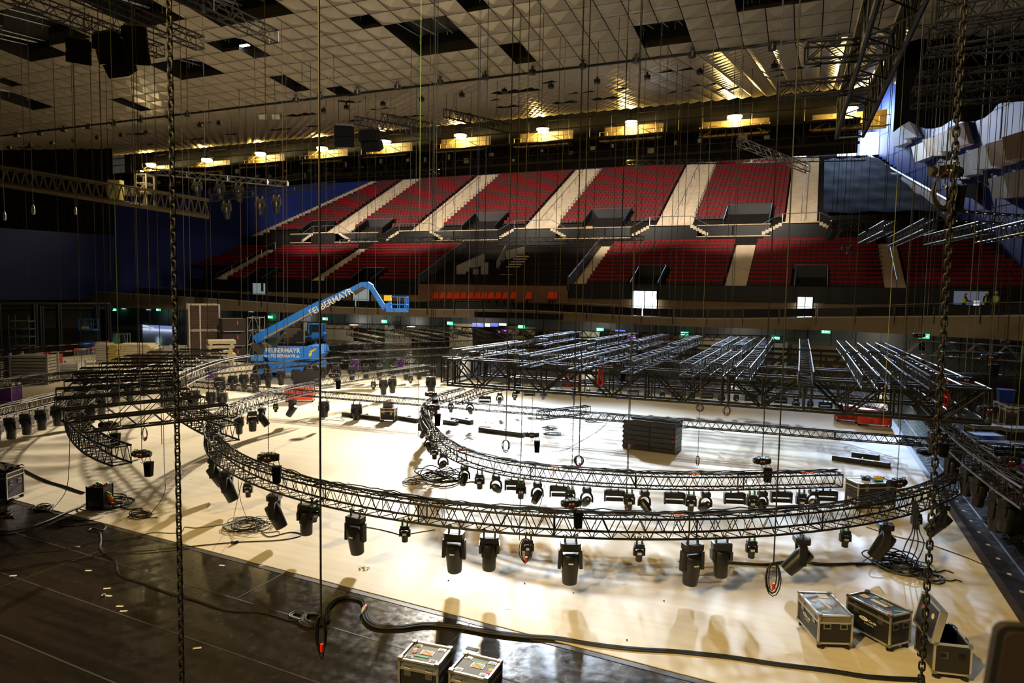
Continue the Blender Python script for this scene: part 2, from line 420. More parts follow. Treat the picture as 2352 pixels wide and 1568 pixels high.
for k, (px, py, ww, hh) in enumerate(wins):
    a = ony(px-ww/2, py-hh/2, 102.4); b = ony(px+ww/2, py+hh/2, 102.4)
    z0, z1 = min(a.z, b.z), max(a.z, b.z); x0, x1 = a.x, b.x
    t = empty('window_%d' % (k+1), (0, 0, 0)); tag(t, 'small bright window above the top row of the stands', group='windows above the top row', kind='structure')
    MB().box(x0, x1, 102.36, 102.42, z0, z1).build('pane', m_day, t)
    fr = MB(); n = max(1, int((x1-x0)/.5))
    for i in range(n+1):
        x = x0+(x1-x0)*i/n; fr.box(x-.04, x+.04, 102.30, 102.37, z0, z1)
    fr.box(x0, x1, 102.3, 102.37, z0-.04, z0+.04); fr.box(x0, x1, 102.3, 102.37, z1-.04, z1+.04); zc = (z0+z1)/2; fr.box(x0, x1, 102.31, 102.36, zc-.03, zc+.03)
    fr.build('window_frame', 'black', t)
tag(MB().quad((-95, 60, 29.5), (-95, 103, 34), (30, 103, 34), (30, 60, 29.5)).build('ceiling_rear', m_void), 'dark roof above the stands', kind='structure')
# big dazzling openings
CWR = ony(1976, 300, 61).x
a = ony(1978, 306, 101.5); b = ony(2042, 382, 101.5)
o = MB().box(a.x, b.x, 101.45, 101.6, b.z, a.z).build('window_opening', m_dayb); tag(o, 'dazzling daylight opening at the upper back corner', kind='structure')
a = ony(786, 402, 101.5); b = ony(812, 413, 101.5)
o = MB().box(a.x, b.x, 101.45, 101.6, b.z, a.z).build('window_opening_small', m_dayb); tag(o, 'small dazzling daylight opening beside the blue wall', kind='structure')

# ================================================================= balcony ring
RING = [(-30, 652, 690), (110, 667, 695), (250, 672, 705), (510, 688, 713), (786, 706, 721), (1000, 711, 728), (1200, 713, 732), (1560, 731, 749), (1930, 729, 760), (2150, 727, 772), (2352, 726, 783), (2600, 724, 800)]
rp = []
for (px, yt, yb) in RING:
    b = onz(px, yb, 3.6); dep = (b-CAM).dot(_f)
    # same depth, top pixel
    lo = ond(px, yt, dep); rp.append((b.x, b.y, lo.z))
rp = [tuple(p) for p in cr(rp, 5)]
def ringtop(x):
    for i in range(len(rp)-1):
        if rp[i][0] <= x <= rp[i+1][0]:
            t = (x-rp[i][0])/(rp[i+1][0]-rp[i][0]); return rp[i][1]+(rp[i+1][1]-rp[i][1])*t, rp[i][2]+(rp[i+1][2]-rp[i][2])*t
    return (rp[0][1], rp[0][2]) if x < rp[0][0] else (rp[-1][1], rp[-1][2])
m_fascia = mat('balcony_fascia', (.30, .22, .12), .6, noise=.15, nscale=.5)
m_cop = mat('coping', (.50, .42, .28), .55)
fa = MB(); co = MB(); sl = MB()
for i in range(len(rp)-1):
    (x0, y0, z0), (x1, y1, z1) = rp[i], rp[i+1]
    fa.quad((x0, y0, 3.6), (x1, y1, 3.6), (x1, y1, z1), (x0, y0, z0))
    co.hexa([(x0, y0-.06, z0-.02), (x1, y1-.06, z1-.02), (x1, y1+.3, z1-.02), (x0, y0+.3, z0-.02), (x0, y0-.06, z0+.08), (x1, y1-.06, z1+.08), (x1, y1+.3, z1+.08), (x0, y0+.3, z0+.08)])
    sl.quad((x0, y0, z0), (x1, y1, z1), (x1, 70, z1), (x0, 70, z0)); sl.quad((x0, y0, 3.6), (x1, y1, 3.6), (x1, 76, 3.6), (x0, 76, 3.6))
tag(fa.build('trim_1', m_fascia), 'olive brown fascia of the balcony ring', kind='structure')
tag(co.build('trim_2', m_cop), 'pale coping along the balcony edge', kind='structure')
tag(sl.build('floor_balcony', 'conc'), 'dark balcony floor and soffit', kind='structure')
# balustrade: dark panels between posts with a thin top rail, one bay after the other
bal = empty('balcony_balustrade', (0, 0, 0)); tag(bal, 'long dark panelled balustrade with thin rail running along the whole balcony edge', 'balustrade')
rpp = resample([(p[0], p[1], p[2]) for p in rp], 3.0)
pn = MB(); rl = MB(); pst = MB()
for i in range(len(rpp)-1):
    a, b = rpp[i], rpp[i+1]
    if a.x < -76: continue
    h = .95
    d = (b-a).normalized(); q0 = a+d*.08+Vector((0, .1, .12)); q1 = b-d*.08+Vector((0, .1, .12))
    pn.hexa([q0, q1, q1+Vector((0, .03, 0)), q0+Vector((0, .03, 0)), q0+Vector((0, 0, h-.25)), q1+Vector((0, 0, h-.25)), q1+Vector((0, .03, h-.25)), q0+Vector((0, .03, h-.25))])
    rl.tube([a+Vector((0, .1, h+.05)), b+Vector((0, .1, h+.05))], .03, 5)
    pst.box(a.x-.03, a.x+.03, a.y-.12, a.y-.06, a.z-.55, a.z+h)
pn.build('infill_panel', 'darkpanel', bal); rl.build('rail', 'rail', bal); pst.build('posts', 'black', bal)

# ================================================================= tribunes
LV, LZ, LP_, LH, LN = 67.0, 7.0, .91, .415, 12
UV, UZ, UP_, UH, UN = 80.0, 14.2, .95, .50, 22
def tribune(name, x0, x1, v0, z0, p, h, n, m, k0=0):
    b = MB()
    for k in range(k0, n):
        y = v0+k*p; z = z0+k*h
        b.quad((x0, y, z-h), (x1, y, z-h), (x1, y, z), (x0, y, z)); b.quad((x0, y, z), (x1, y, z), (x1, y+p, z), (x0, y+p, z))
    return b.build(name, m)
LX0, LX1 = -76, 20
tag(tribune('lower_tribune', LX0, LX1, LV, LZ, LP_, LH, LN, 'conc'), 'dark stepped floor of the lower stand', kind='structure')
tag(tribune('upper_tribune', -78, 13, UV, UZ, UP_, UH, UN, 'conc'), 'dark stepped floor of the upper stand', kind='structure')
# front wall of the lower stand, brown with dark panels over
fwm = MB().quad((LX0, 66.98, 3.6), (LX1, 66.98, 3.6), (LX1, 66.98, 6.3), (LX0, 66.98, 6.3))
tag(fwm.build('wall_concourse', mat('concourse_wall', (.26, .16, .07), .6, noise=.3, nscale=.5)), 'brown wall along the balcony concourse', kind='structure')
tag(MB().box(LX0, LX1, 66.7, 66.97, 5.9, 7.35).build('trim_3', 'darkpanel'), 'black panel front of the lower stand', kind='structure')
yl = LV+LN*LP_
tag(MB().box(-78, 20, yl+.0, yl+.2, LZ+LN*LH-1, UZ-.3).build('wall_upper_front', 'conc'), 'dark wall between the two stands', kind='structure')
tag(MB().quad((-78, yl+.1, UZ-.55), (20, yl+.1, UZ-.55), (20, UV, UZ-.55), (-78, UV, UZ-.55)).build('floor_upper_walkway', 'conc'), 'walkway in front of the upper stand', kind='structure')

def stair(px0, px1, py, v0, z0, p, h, n, label, k0=0, hand=True, sh=None):
    a = ony(px0, py, v0); b = ony(px1, py, v0); x0, x1 = a.x, b.x
    t = empty('aisle_stair', (x0, v0, z0)); tag(t, label, 'stairs')
    s = MB()
    for k in range(k0, n):
        for q in range(2):
            y = v0+k*p+q*p/2; z = z0+k*h+q*h/2
            dx = sh(y)-sh(v0) if sh else 0
            s.box(dx, dx+x1-x0, y-v0-.02, y-v0+p/2+.0, z-z0-h, z-z0+.05)
    s.build('steps', 'stair', t)
    if hand:
        r = MB(); xm = (x1-x0)*.5; y0 = k0*p; y1 = n*p
        r.tube([(xm, y0, k0*h+1.0), (xm, y1, n*h+1.0)], .035, 5)
        for k in range(k0, n+1, 3): r.tube([(xm, k*p, k*h), (xm, k*p, k*h+1.0)], .03, 4)
        r.build('handrail', 'rail', t)
    return x0, x1
US = [stair(555, 590, 508, UV, UZ, UP_, UH, UN, 'beige aisle stair of the upper stand running along the blue wall', 0, False, wl),
 stair(745, 798, 538, UV, UZ, UP_, UH, UN, 'beige aisle stair of the upper stand, first one in from the blue wall stair'),
 stair(940, 1003, 532, UV, UZ, UP_, UH, UN, 'beige aisle stair of the upper stand, left of the one above the dark box tier'),
 stair(1200, 1275, 526, UV, UZ, UP_, UH, UN, 'beige aisle stair of the upper stand above the dark seatless box tier'),
 stair(1505, 1588, 524, UV, UZ, UP_, UH, UN, 'beige aisle stair of the upper stand with brown cartons at its foot'),
 stair(1803, 1876, 517, UV, UZ, UP_, UH, UN, 'upright looking beige aisle stair of the upper stand beside the black draped seats')]
LS = [stair(480, 512, 632, LV, LZ, LP_, LH, LN, 'beige aisle stair of the lower stand farthest to the left'),
 stair(705, 735, 652, LV, LZ, LP_, LH, LN, 'beige aisle stair of the lower stand behind the boom lift', 0, False),
 stair(1312, 1340, 655, LV, LZ, LP_, LH, LN, 'narrow beige aisle stair at the edge of the dark seatless box tier', 0, False),
 stair(1662, 1712, 660, LV, LZ, LP_, LH, LN, 'wide beige aisle stair of the lower stand without handrail between two long red blocks', 0, False),
 stair(2035, 2085, 650, LV, LZ, LP_, LH, LN, 'beige aisle stair of the lower stand farthest to the right')]
bx0 = ony(965, 655, LV).x; bx1 = LS[2][0]-.2
# ---- seats
def seat_proto(name):
    t = empty(name, (0, 0, 0))
    b = MB(); n = 0
    b.hexa([(-.25, .20, .42), (.25, .20, .42), (.24, .32, .42), (-.24, .32, .42), (-.25, .30, .95), (.25, .30, .95), (.24, .39, .95), (-.24, .39, .95)])
    b.build('backrest', 'seatred', t)
    p = MB(); p.hexa([(-.22, .08, .40), (.22, .08, .40), (.21, .19, .38), (-.21, .19, .38), (-.21, .12, .74), (.21, .12, .74), (.20, .20, .74), (-.20, .20, .74)])
    p.build('seat_pan', 'seatpan', t)
    l = MB(); l.box(-.02, .02, .15, .30, 0, .42); l.build('leg', 'black', t)
    return t
blocksL = [(ony(330, 600, LV+6*LP_).x, LS[0][0], 4, 'lower block beside the blue wall'), (LS[0][1], LS[1][0], 0, 'lower block behind the boom lift arm'), (LS[1][1], bx0, 0, 'lower block next to the dark box tier'),
 (LS[2][1], LS[3][0], 0, 'lower block right of the box tier'), (LS[3][1], LS[4][0], 0, 'lower block right of the wide stair'), (LS[4][1], 17.0, 0, 'lower block past the last stair')]
blocksU = [(US[0][1], US[1][0], 0, 'upper block beside the blue wall'), (US[1][1], US[2][0], 0, 'upper block, second from the blue wall'), (US[2][1], US[3][0], 0, 'upper block, third from the blue wall'),
 (US[3][1], US[4][0], 0, 'upper block, fourth from the blue wall'), (US[4][1], US[5][0], 0, 'upper block beside the black draped seats')]
# vomitories: pixel centre x on the front row, half width m, rows they cut
VOL = [(590, 1.5, 3), (835, 1.5, 3), (1482, 1.35, 4), (1862, 1.35, 4)]
VOU = [(713, 1.9, 3), (848, 2.2, 3), (1100, 2.4, 4), (1383, 2.5, 4), (1713, 2.4, 4)]
vl = [(ony(px, 655, LV).x, hw, r) for px, hw, r in VOL]; vu = [(ony(px, 524, UV).x, hw, r) for px, hw, r in VOU]
spots = []
for (blocks, v0, z0, p, h, n, vs, tier) in ((blocksL, LV, LZ, LP_, LH, LN, vl, 'lower'), (blocksU, UV, UZ, UP_, UH, UN, vu, 'upper')):
    for (x0, x1, k0, nm) in blocks:
        for k in range(k0, n):
            cnt = int((x1-x0-.3)/.52); 
            for i in range(cnt):
                x = x0+.15+(i+.5)*(x1-x0-.3)/cnt
                if any(abs(x-vx) < hw+.35 and k < r for vx, hw, r in vs): continue
                if tier == 'upper' and (k < 1 or x < wl(v0+k*p)+3.3): continue
                if x < wl(v0+k*p)+.7 or x > wr(v0+k*p)-.7: continue
                spots.append(((Vector((x, v0+k*p+.45, z0+k*h))-CAM).length, x, v0+k*p+.45, z0+k*h, k, nm, tier))
vis = [s for s in spots if 0 < proj((s[1], s[2], s[3]))[0] < 2352]
vis.sort(key=lambda s: s[0])
near = set(id(s) for s in vis[:300])
proto = seat_proto('folding_seat')
first = True
ords = ['front', 'second', 'third', 'fourth', 'fifth', 'sixth', 'seventh', 'eighth', 'ninth', 'tenth', 'eleventh', 'twelfth']
for s in vis[:300]:
    t = proto if first else dup(proto); first = False
    t.location = (s[1], s[2], s[3])
    tag(t, 'red folding seat, %s row of the %s' % (ords[min(s[4], 11)], s[5]), 'seat', 'red seats, %s row, %s' % (ords[min(s[4], 11)], s[5]))
rb, pb, pb2 = MB(), MB(), MB()
for s in spots:
    if id(s) in near: continue
    X, Y, Z = s[1], s[2], s[3]
    rb.hexa([(X+a, Y+b, Z+c) for a, b, c in ((-.25, .20, .42), (.25, .20, .42), (.24, .32, .42), (-.24, .32, .42), (-.25, .30, .95), (.25, .30, .95), (.24, .39, .95), (-.24, .39, .95))])
    hh = .74 if s[6] == 'lower' else .76
    (pb if s[6] == 'lower' else pb2).hexa([(X+a, Y+b, Z+c) for a, b, c in ((-.22, .08, .40), (.22, .08, .40), (.21, .19, .38), (-.21, .19, .38), (-.21, .12, hh), (.21, .12, hh), (.20, .20, hh), (-.20, .20, hh))])
st = empty('stadium_seats', (0, 0, 0)); tag(st, 'rows of red folding seats filling the rest of both stands', 'seats', kind='stuff')
tag(rb.build('backrests', 'seatred', st), kind='stuff'); tag(pb.build('seat_pans', 'seatpan', st), kind='stuff'); tag(pb2.build('seat_pans', 'seatdark', st), kind='stuff')
# thin handrails at the row ends
for (x0, x1, k0, nm) in blocksU:
    er = MB()
    for k in range(2, UN):
        y = UV+k*UP_; z = UZ+k*UH; er.tube([(x0+.05, y, z), (x0+.05, y, z+.85), (x0+.05, y+.5, z+.85)], .025, 4)
    x = tag(er.build('row_end_rail', 'black'), 'small black bent rails at the row ends of the '+nm, 'handrail', kind='stuff')
# ---- box tier without seats between the lower blocks
bt = empty('box_tier', (0, 0, 0)); tag(bt, 'dark seatless box tier with bare black steps between the lower red blocks', 'tier')
s = MB()
for k in range(0, 6):
    y = LV+k*1.9+.05; z = LZ+.3+k*.86
    s.box(bx0+.3, bx1-.3, y, yl, z-.86, z+.02)
s.build('terrace', mat('box_tier_dark', (.012, .008, .006), .7, spec=.2), bt)
r = MB()
for k in range(1, 6):
    y = LV+k*1.9-.05; z = LZ+.3+k*.86; r.tube([(bx0+.3, y, z+.1), (bx1-.3, y, z+.1)], .03, 5)
r.build('guard_rail', 'black', bt)
for x in (bx0, bx1):
    e = MB(); e.hexa([(x-.12, LV-.4, LZ-.3), (x+.12, LV-.4, LZ-.3), (x+.12, yl+.3, LZ+LN*LH-.3), (x-.12, yl+.3, LZ+LN*LH-.3), (x-.12, LV-.4, LZ+.9), (x+.12, LV-.4, LZ+.9), (x+.12, yl+.3, LZ+LN*LH+.9), (x-.12, yl+.3, LZ+LN*LH+.9)])
    sw = e.build('side_wall', mat('grey_edge', (.05, .047, .042), .6), bt)
    MB().tube([(x, LV-.4, LZ+1.0), (x, yl+.3, LZ+LN*LH+1.0)], .09, 5).build('coping', 'rail', sw)
ws = MB(); m_ws = mat('white_balustrade', (.30, .27, .22), .6)
for (pa, ha, pb_, hb_, vv) in (((1048, 635), 40, (1110, 597), 24, LV+3), ((1140, 628), 45, (1160, 582), 30, LV+5), ((1162, 590), 22, (1202, 580), 22, LV+6.5)):
    a = ony(pa[0], pa[1], vv); b = ony(pb_[0], pb_[1], vv+2); ha *= .045; hb_ *= .045
    ws.hexa([(a.x, a.y, a.z-ha*.3), (b.x, b.y, b.z-hb_*.3), (b.x+.15, b.y, b.z-hb_*.3), (a.x+.15, a.y, a.z-ha*.3), (a.x, a.y, a.z+ha*.7), (b.x, b.y, b.z+hb_*.7), (b.x+.15, b.y, b.z+hb_*.7), (a.x+.15, a.y, a.z+ha*.7)])
for (p_, q_) in (((1086, 632), (1098, 618)), ((1104, 622), (1120, 602))):
    a = ony(p_[0], p_[1], LV+3); b = ony(q_[0], q_[1], LV+3); ws.box(a.x, b.x, a.y, a.y+.2, a.z-.5, b.z)
ws.build('stair_balustrade', m_ws, bt)
ss = MB()
for k in range(9):
    a = ony(1158+k*5, 636-k*6, LV+3.2+k*.35); ss.box(a.x-.8, a.x+.8, a.y, a.y+.4, a.z-.1, a.z+.03)
ss.build('stair_treads', 'stair', bt)
tag(MB().quad((bx0, 66.6, 4.2), (bx1, 66.6, 4.2), (bx1, 66.6, 7.1), (bx0, 66.6, 7.1)).build('wall_box_front', mat('box_brown', (.20, .10, .05), .6)), 'brown front wall below the dark box tier', kind='structure')
# ---- vomitories
def vomitory(x, hw, v, z, hgt, dep, label, bright, lower):
    t = empty('stand_entrance', (x, v, z)); tag(t, label, 'stand entrance')
    b = MB(); b.box(-hw, hw, dep-.1, dep, 0, hgt); b.build('back_panel', 'darkpanel', t)
    for sx in (-1, 1):
        q = MB(); q.hexa([(sx*hw-.06, -.3, -.6), (sx*hw+.06, -.3, -.6), (sx*hw+.06, dep, -.6), (sx*hw-.06, dep, -.6), (sx*hw-.06, -.3, .9), (sx*hw+.06, -.3, .9), (sx*hw+.06, dep, hgt), (sx*hw-.06, dep, hgt)]); q.build('side_panel', 'darkpanel', t)
        q = MB().tube([(sx*hw, -.3, 1.05), (sx*hw, dep, hgt+.08)], .04, 5); q.build('handrail', 'rail', t)
    MB().tube([(-hw, dep-.15, hgt+.05), (hw, dep-.15, hgt+.05)], .04, 5).build('top_rail', 'rail', t)
    if bright:
        MB().box(-hw*.72, hw*.72, dep-.18, dep-.12, bright[0], bright[1]).build('doorway', bright[2], t)
        MB().box(-hw*.6, hw*.6, dep-.16, dep-.02, bright[1]+.25, bright[1]+.42).build('exit_sign_strip', mat('exit_green', (0, .3, .12), .4, emit=(.1, 1, .45), es=1.2), t)
    return t
m_door = mat('doorway_glow', (.8, .9, 1), .4, emit=(.80, .90, 1.0), es=5)
m_doorg = mat('doorway_pale', (.40, .45, .45), .4, emit=(.55, .7, .7), es=.28)
names_u = ['next to the blue wall stair', 'second from the blue wall', 'above the red block behind the boom lift basket', 'above the dark box tier end', 'beside the black draped seats']
for (x, hw, r), nm in zip(vu, names_u):
    vomitory(x, hw, UV, UZ-.4, .5+r*UH+.6, r*UP_, 'black entrance cut into the upper stand '+nm, (-.6, .35, m_doorg), False)
names_l = ['left of the boom lift arm', 'behind the top of the boom lift arm', 'above the dazzling white doorway', 'with small bright doorway near the right end']
for (x, hw, r), nm, br in zip(vl, names_l, (m_doorg, m_doorg, m_door, m_door)):
    vomitory(x, hw, LV-.5, LZ-.5, .5+r*LH+.7, r*LP_, 'black entrance cut into the lower stand '+nm, None, True)
for (pa, pb2, m_, nm, k) in (((1455, 668), (1508, 730), m_door, 'dazzling white open doorway on the concourse', 1), ((1833, 682), (1864, 730), m_door, 'bright open doorway on the concourse near the right', 2),
   ((812, 660), (850, 708), m_doorg, 'pale doorway behind the boom lift arm', 3), ((582, 650), (612, 676), m_doorg, 'pale doorway left of the boom lift', 4)):
    a = ony(pa[0], pa[1], 66.6); b = ony(pb2[0], pb2[1], 66.6)
    t = empty('door_%d' % k, (0, 0, 0)); tag(t, nm, kind='structure')
    MB().box(a.x, b.x, 66.5, 66.6, b.z, a.z).build('door_light', m_, t)
    f = MB(); f.box(a.x-.12, a.x, 66.4, 66.6, b.z, a.z+.1); f.box(b.x, b.x+.12, 66.4, 66.6, b.z, a.z+.1); f.box(a.x, b.x, 66.4, 66.6, a.z, a.z+.12); 
    if k <= 2: f.box((a.x+b.x)/2-.04, (a.x+b.x)/2+.04, 66.35, 66.5, b.z, a.z); f.box(a.x, b.x, 66.35, 66.5, b.z+.7, b.z+.78)
    f.build('door_frame', 'black', t)
# ---- walkway front of the upper stand: black panels and white stepped landings
wf = empty('walkway_balustrade', (0, 0, 0)); tag(wf, 'long black panelled balustrade with pale rail between the two stands', 'balustrade')
def seg(px0, px1):
    a = ony(px0, 535, yl); b = ony(px1, 535, yl); return a.x, b.x
for (a, b) in ((770, 870), (995, 1145), (1275, 1450), (1600, 1770), (668, 716)):
    x0, x1 = seg(a, b); n = max(2, int((x1-x0)/2.6))
    for i in range(n):
        u0 = x0+(x1-x0)*i/n+.1; u1 = x0+(x1-x0)*(i+1)/n-.1
        MB().box(u0, u1, yl-.1, yl, UZ-1.3, UZ-.25).build('infill_panel', 'darkpanel', wf)
    for z, r_ in ((-.15, .05), (-1.38, .06)): MB().tube([(x0, yl-.12, UZ+z), (x1, yl-.12, UZ+z)], r_, 5).build('rail', 'stair', wf)
for i, (x0, x1) in enumerate(US[1:]):
    t = empty('stepped_landing', ((x0+x1)/2, yl-.1, UZ-.7)); tag(t, 'beige stepped landing at the foot of the '+['first', 'second', 'third', 'fourth', 'last'][i]+' upper stair from the blue wall', 'landing')
    hw = (x1-x0)/2+.2; s = MB(); s.box(-hw, hw, -.05, 1.2, .6, .72)
    for k in range(6):
        for sx in (-1, 1):
            xx = sx*(hw+.2+k*.32); s.box(xx-.17, xx+.17, -.05, 1.2, .45-k*.17, .60-k*.17+.03)
            s.box(xx-.17, xx+.17, -.07, -.04, .28-k*.17, .60-k*.17+.03)
    s.build('steps', 'stair', t)
    r = MB(); r.tube([(-hw-2.1, 0, .5), (-hw-.1, 0, 1.6), (hw+.1, 0, 1.6), (hw+2.1, 0, .5)], .04, 5)
    for xx in (-hw, 0, hw): r.tube([(xx, 0, .6), (xx, 0, 1.6)], .035, 5)
    r.build('handrail', 'rail', t)
    MB().prism([(-hw-2.4, -1.4), (hw+2.4, -1.4), (hw+.2, .5), (-hw-.2, .5)], 0, .2, Matrix.Rotation(R(90), 4, 'X') @ Matrix.Translation((0, .0, -.2))).build('front_panel', 'darkpanel', t)
for k, px in enumerate((1355, 1515, 1543, 1568)):
    p = ony(px, 520, UV-.9)
    o = MB().cbox((0, 0, .35), .8, .5, .7, ch=.01).build('carton', mat('carton', (.42, .27, .11), .7)); o.location = (p.x, UV-.9, UZ-.55)
    tag(o, ['brown carton alone on the upper walkway above the box tier', 'brown carton at the foot of the fourth upper stair, first of three', 'brown carton at the foot of the fourth upper stair, middle of three', 'brown carton at the foot of the fourth upper stair, last of three'][k], 'carton')
# ---- orange bucket seats in front of the box tier
oseat = None
pxs = [996, 1013, 1029, 1045, 1061, 1077, 1093, 1109, 1124, 1141, 1158, 1176, 1211, 1262, 1270]
for k, px in enumerate(pxs):
    yy, zz = ringtop(-5); q = ony(px, 700, 62.6 if False else 65.6)
    if oseat is None:
        oseat = empty('bucket_seat', (0, 0, 0))
        MB().hexa([(-.27, -.1, .42), (.27, -.1, .42), (.3, .35, .42), (-.3, .35, .42), (-.3, -.18, .52), (.3, -.18, .52), (.32, .36, .5), (-.32, .36, .5)]).build('seat', 'orange', oseat)
        MB().hexa([(-.28, .3, .45), (.28, .3, .45), (.3, .38, .45), (-.3, .38, .45), (-.2, .52, 1.0), (.2, .52, 1.0), (.2, .58, 1.0), (-.2, .58, 1.0)]).build('backrest', 'orange', oseat)
        MB().box(-.03, .03, .05, .2, 0, .43).build('leg', 'black', oseat); t = oseat
    else: t = dup(oseat)
    zt = ony(px, 683, 65.4).z
    t.location = (q.x, 65.4, zt-.75); t.scale = (1.3,)*3
    if k < 13: tag(t, 'orange bucket seat in the single row in front of the box tier', 'seat', 'orange seats in one row')
    else: tag(t, 'orange bucket seat standing apart at the end of the orange row beside the exit door', 'seat', 'orange seats apart from the row')
pl = MB().box(bx0+1, bx1, 64.8, 66.55, 3.7, 4.25).build('seat_platform', 'darkpanel'); tag(pl, 'low dark platform under the orange bucket seats', 'platform')
fl = MB().box(-83, 20, 61.5, 63.0, 20.5, 20.6)
# ================================================================= catwalk with sodium floods
CWZ = 20.6
m_cw = mat('catwalk_steel', (.012, .009, .005), .5, .2, noise=.6, nscale=1.0)
tag(MB().quad((-86, 63.6, 18.3), (CWR, 63.6, 18.3), (CWR, 63.6, 27), (-86, 63.6, 27)).build('wall_catwalk', m_cw), 'dark steel back of the suspended catwalk', kind='structure')
tag(MB().box(-86, CWR, 60.8, 63.6, 20.35, 20.5).build('floor_catwalk', m_cw), 'dark catwalk deck under the ceiling edge', kind='structure')
tag(MB().quad((-86, 59.0, 22.35), (18, 59.0, 22.35), (18, 60.2, 23.6), (-86, 60.2, 23.6)).build('ceiling_edge', 'black'), 'dark edge where the ceiling meets the catwalk', kind='structure')
bc = MB(); rnd = random.Random(5)
for z, r_ in ((20.5, .09), (21.55, .05), (18.6, .12), (19.3, .04), (23.2, .06), (22.4, .05)): bc.tube([(-83, 60.9, z), (CWR, 60.9, z)], r_, 5)
for k in range(42):
    x = -83+k*2; bc.tube([(x, 60.9, 18.6), (x, 60.9, 20.5)], .05, 4); bc.tube([(x, 61.0, 18.6), (x+1, 61.0, 20.5), (x+2, 61.0, 18.6)], .04, 4); bc.tube([(x, 60.9, 20.5), (x, 60.9, 23.2)], .035, 4)
tag(bc.build('catwalk_framing', mat('catwalk_frame', (.05, .042, .03), .5, .4)), 'long dark steel framing of the suspended catwalk under the ceiling edge', 'catwalk')
for k in range(33):
    x = -84+k*2.5+rnd.uniform(-.5, .5); z = rnd.uniform(18.7, 19.6)
    tag(MB().box(x, x+rnd.uniform(.2, .7), 60.95, 61.1, z, z+rnd.uniform(.2, .5)).build('junction_box', 'galv'), 'small grey box fixed along the underside of the catwalk', 'junction box', 'grey boxes under the catwalk')
LAMPS = [(347, 377), (475, 366), (598, 352), (740, 340), (885, 325), (1058, 311), (1247, 297), (1450, 281), (1688, 268), (1952, 250)]
m_sod = mat('sodium_lens', (1, .8, .3), .4, emit=(1.0, .80, .34), es=120)
m_cage = mat('catwalk_yellow', (.62, .46, .14), .45, .3)
lamp0 = None
ln = ['first from the left, above the lift platform', 'second from the left', 'third from the left', 'fourth from the left', 'fifth from the left, behind the dark loudspeakers', 'sixth from the left', 'fifth from the right', 'fourth from the right', 'third from the right, the brightest', 'last on the right beside the big black truss']
ln[8] = 'second from the right'; ln[7] = 'third from the right'; ln[6] = 'fourth from the right'
for k, (px, py) in enumerate(LAMPS):
    p = ony(px, py, 61.4)
    if lamp0 is None:
        lamp0 = empty('catwalk_floodlight', (0, 0, 0))
        MB().lathe([(.10, .36), (.26, .30), (.58, .10), (.64, .04)], 14).build('reflector', 'black', lamp0, True)
        MB().lathe([(.14, -.34), (.46, -.24), (.60, -.04), (.50, .05)], 14).build('bulb', m_sod, lamp0, True)
        c = MB()
        for sx in (-1, 1): c.tube([(sx*2.6, -.3, -1.5), (sx*.3, -.3, -.3)], .045, 4)
        c.tube([(-2.9, -.3, -1.5), (2.9, -.3, -1.5)], .05, 4); c.tube([(-2.9, -.3, -.75), (2.9, -.3, -.75)], .03, 4)
        for i in range(9): c.tube([(-2.8+i*.7, -.3, -1.5), (-2.8+i*.7, -.3, -.75)], .025, 4)
        c.build('guard_frame', m_cage, lamp0)
        MB().box(-2.7, 2.7, -.35, -.3, -1.62, -1.5).build('kerb', m_cage, lamp0)
        MB().box(-2.7, 2.7, .9, 1.0, -1.5, -.05).build('wall_panel', mat('lamplit_panel', (.15, .10, .03), .6, noise=.5, nscale=3), lamp0)  # yellowish panel puts the lamplit patch of wall into the colour
        MB().tube([(0, 0, .3), (0, 0, .8)], .03, 5).build('bracket', 'black', lamp0); t = lamp0
    else: t = dup(lamp0)
    t.location = p; tag(t, 'glowing yellow floodlight on the catwalk, '+ln[k], 'floodlight')
    light('sodium_lamp_light', 'POINT', (p.x, p.y-.3, p.z-.45), 650 if k < 5 else 1100, (1.0, .66, .16), .3)
# ================================================================= wall and things under the balcony
def onwall(px, py, f, off=0):
    d = ray(px, py); lo, hi = 5.0, 400.0
    s = 1 if f(60) < 0 else -1
    for _ in range(50):
        m = (lo+hi)/2; p = CAM+d*m
        inside = (p.x-(f(p.y)+off*s)) * s > 0
        lo, hi = (m, hi) if inside else (lo, m)
    return CAM+d*lo
m_under = mat('under_wall', (.085, .095, .11), .55, noise=.2, nscale=.3)
YU = 68.5
tag(MB().quad((-104, YU, 0), (22, YU, 0), (22, YU, 3.6), (-104, YU, 3.6)).build('wall_under_balcony', m_under), 'dark grey panelled wall under the balcony', kind='structure')
jn = MB()
for k in range(60): jn.box(-98+k*2, -98+k*2+.05, YU-.03, YU-.01, 0, 3.6)
tag(jn.build('wall_under_joint', 'black'), 'upright joints of the wall under the balcony', kind='structure')
m_beige = mat('beige_wall', (.42, .37, .27), .6, noise=.15, nscale=.5); m_gb = mat('greenish_pillar', (.34, .38, .32), .6); m_brn = mat('brown_under', (.20, .14, .07), .6)
def rect(px0, py0, px1, py1, Y, m, name, label, th=.2, kind='structure', cat=None, zmin=0.0):
    a = ony(px0, py0, Y); b = ony(px1, py1, Y); z0 = max(zmin, b.z)
    o = MB().box(a.x, b.x, Y-th, Y, z0, a.z).build(name, m); tag(o, label, cat, kind=kind); return o
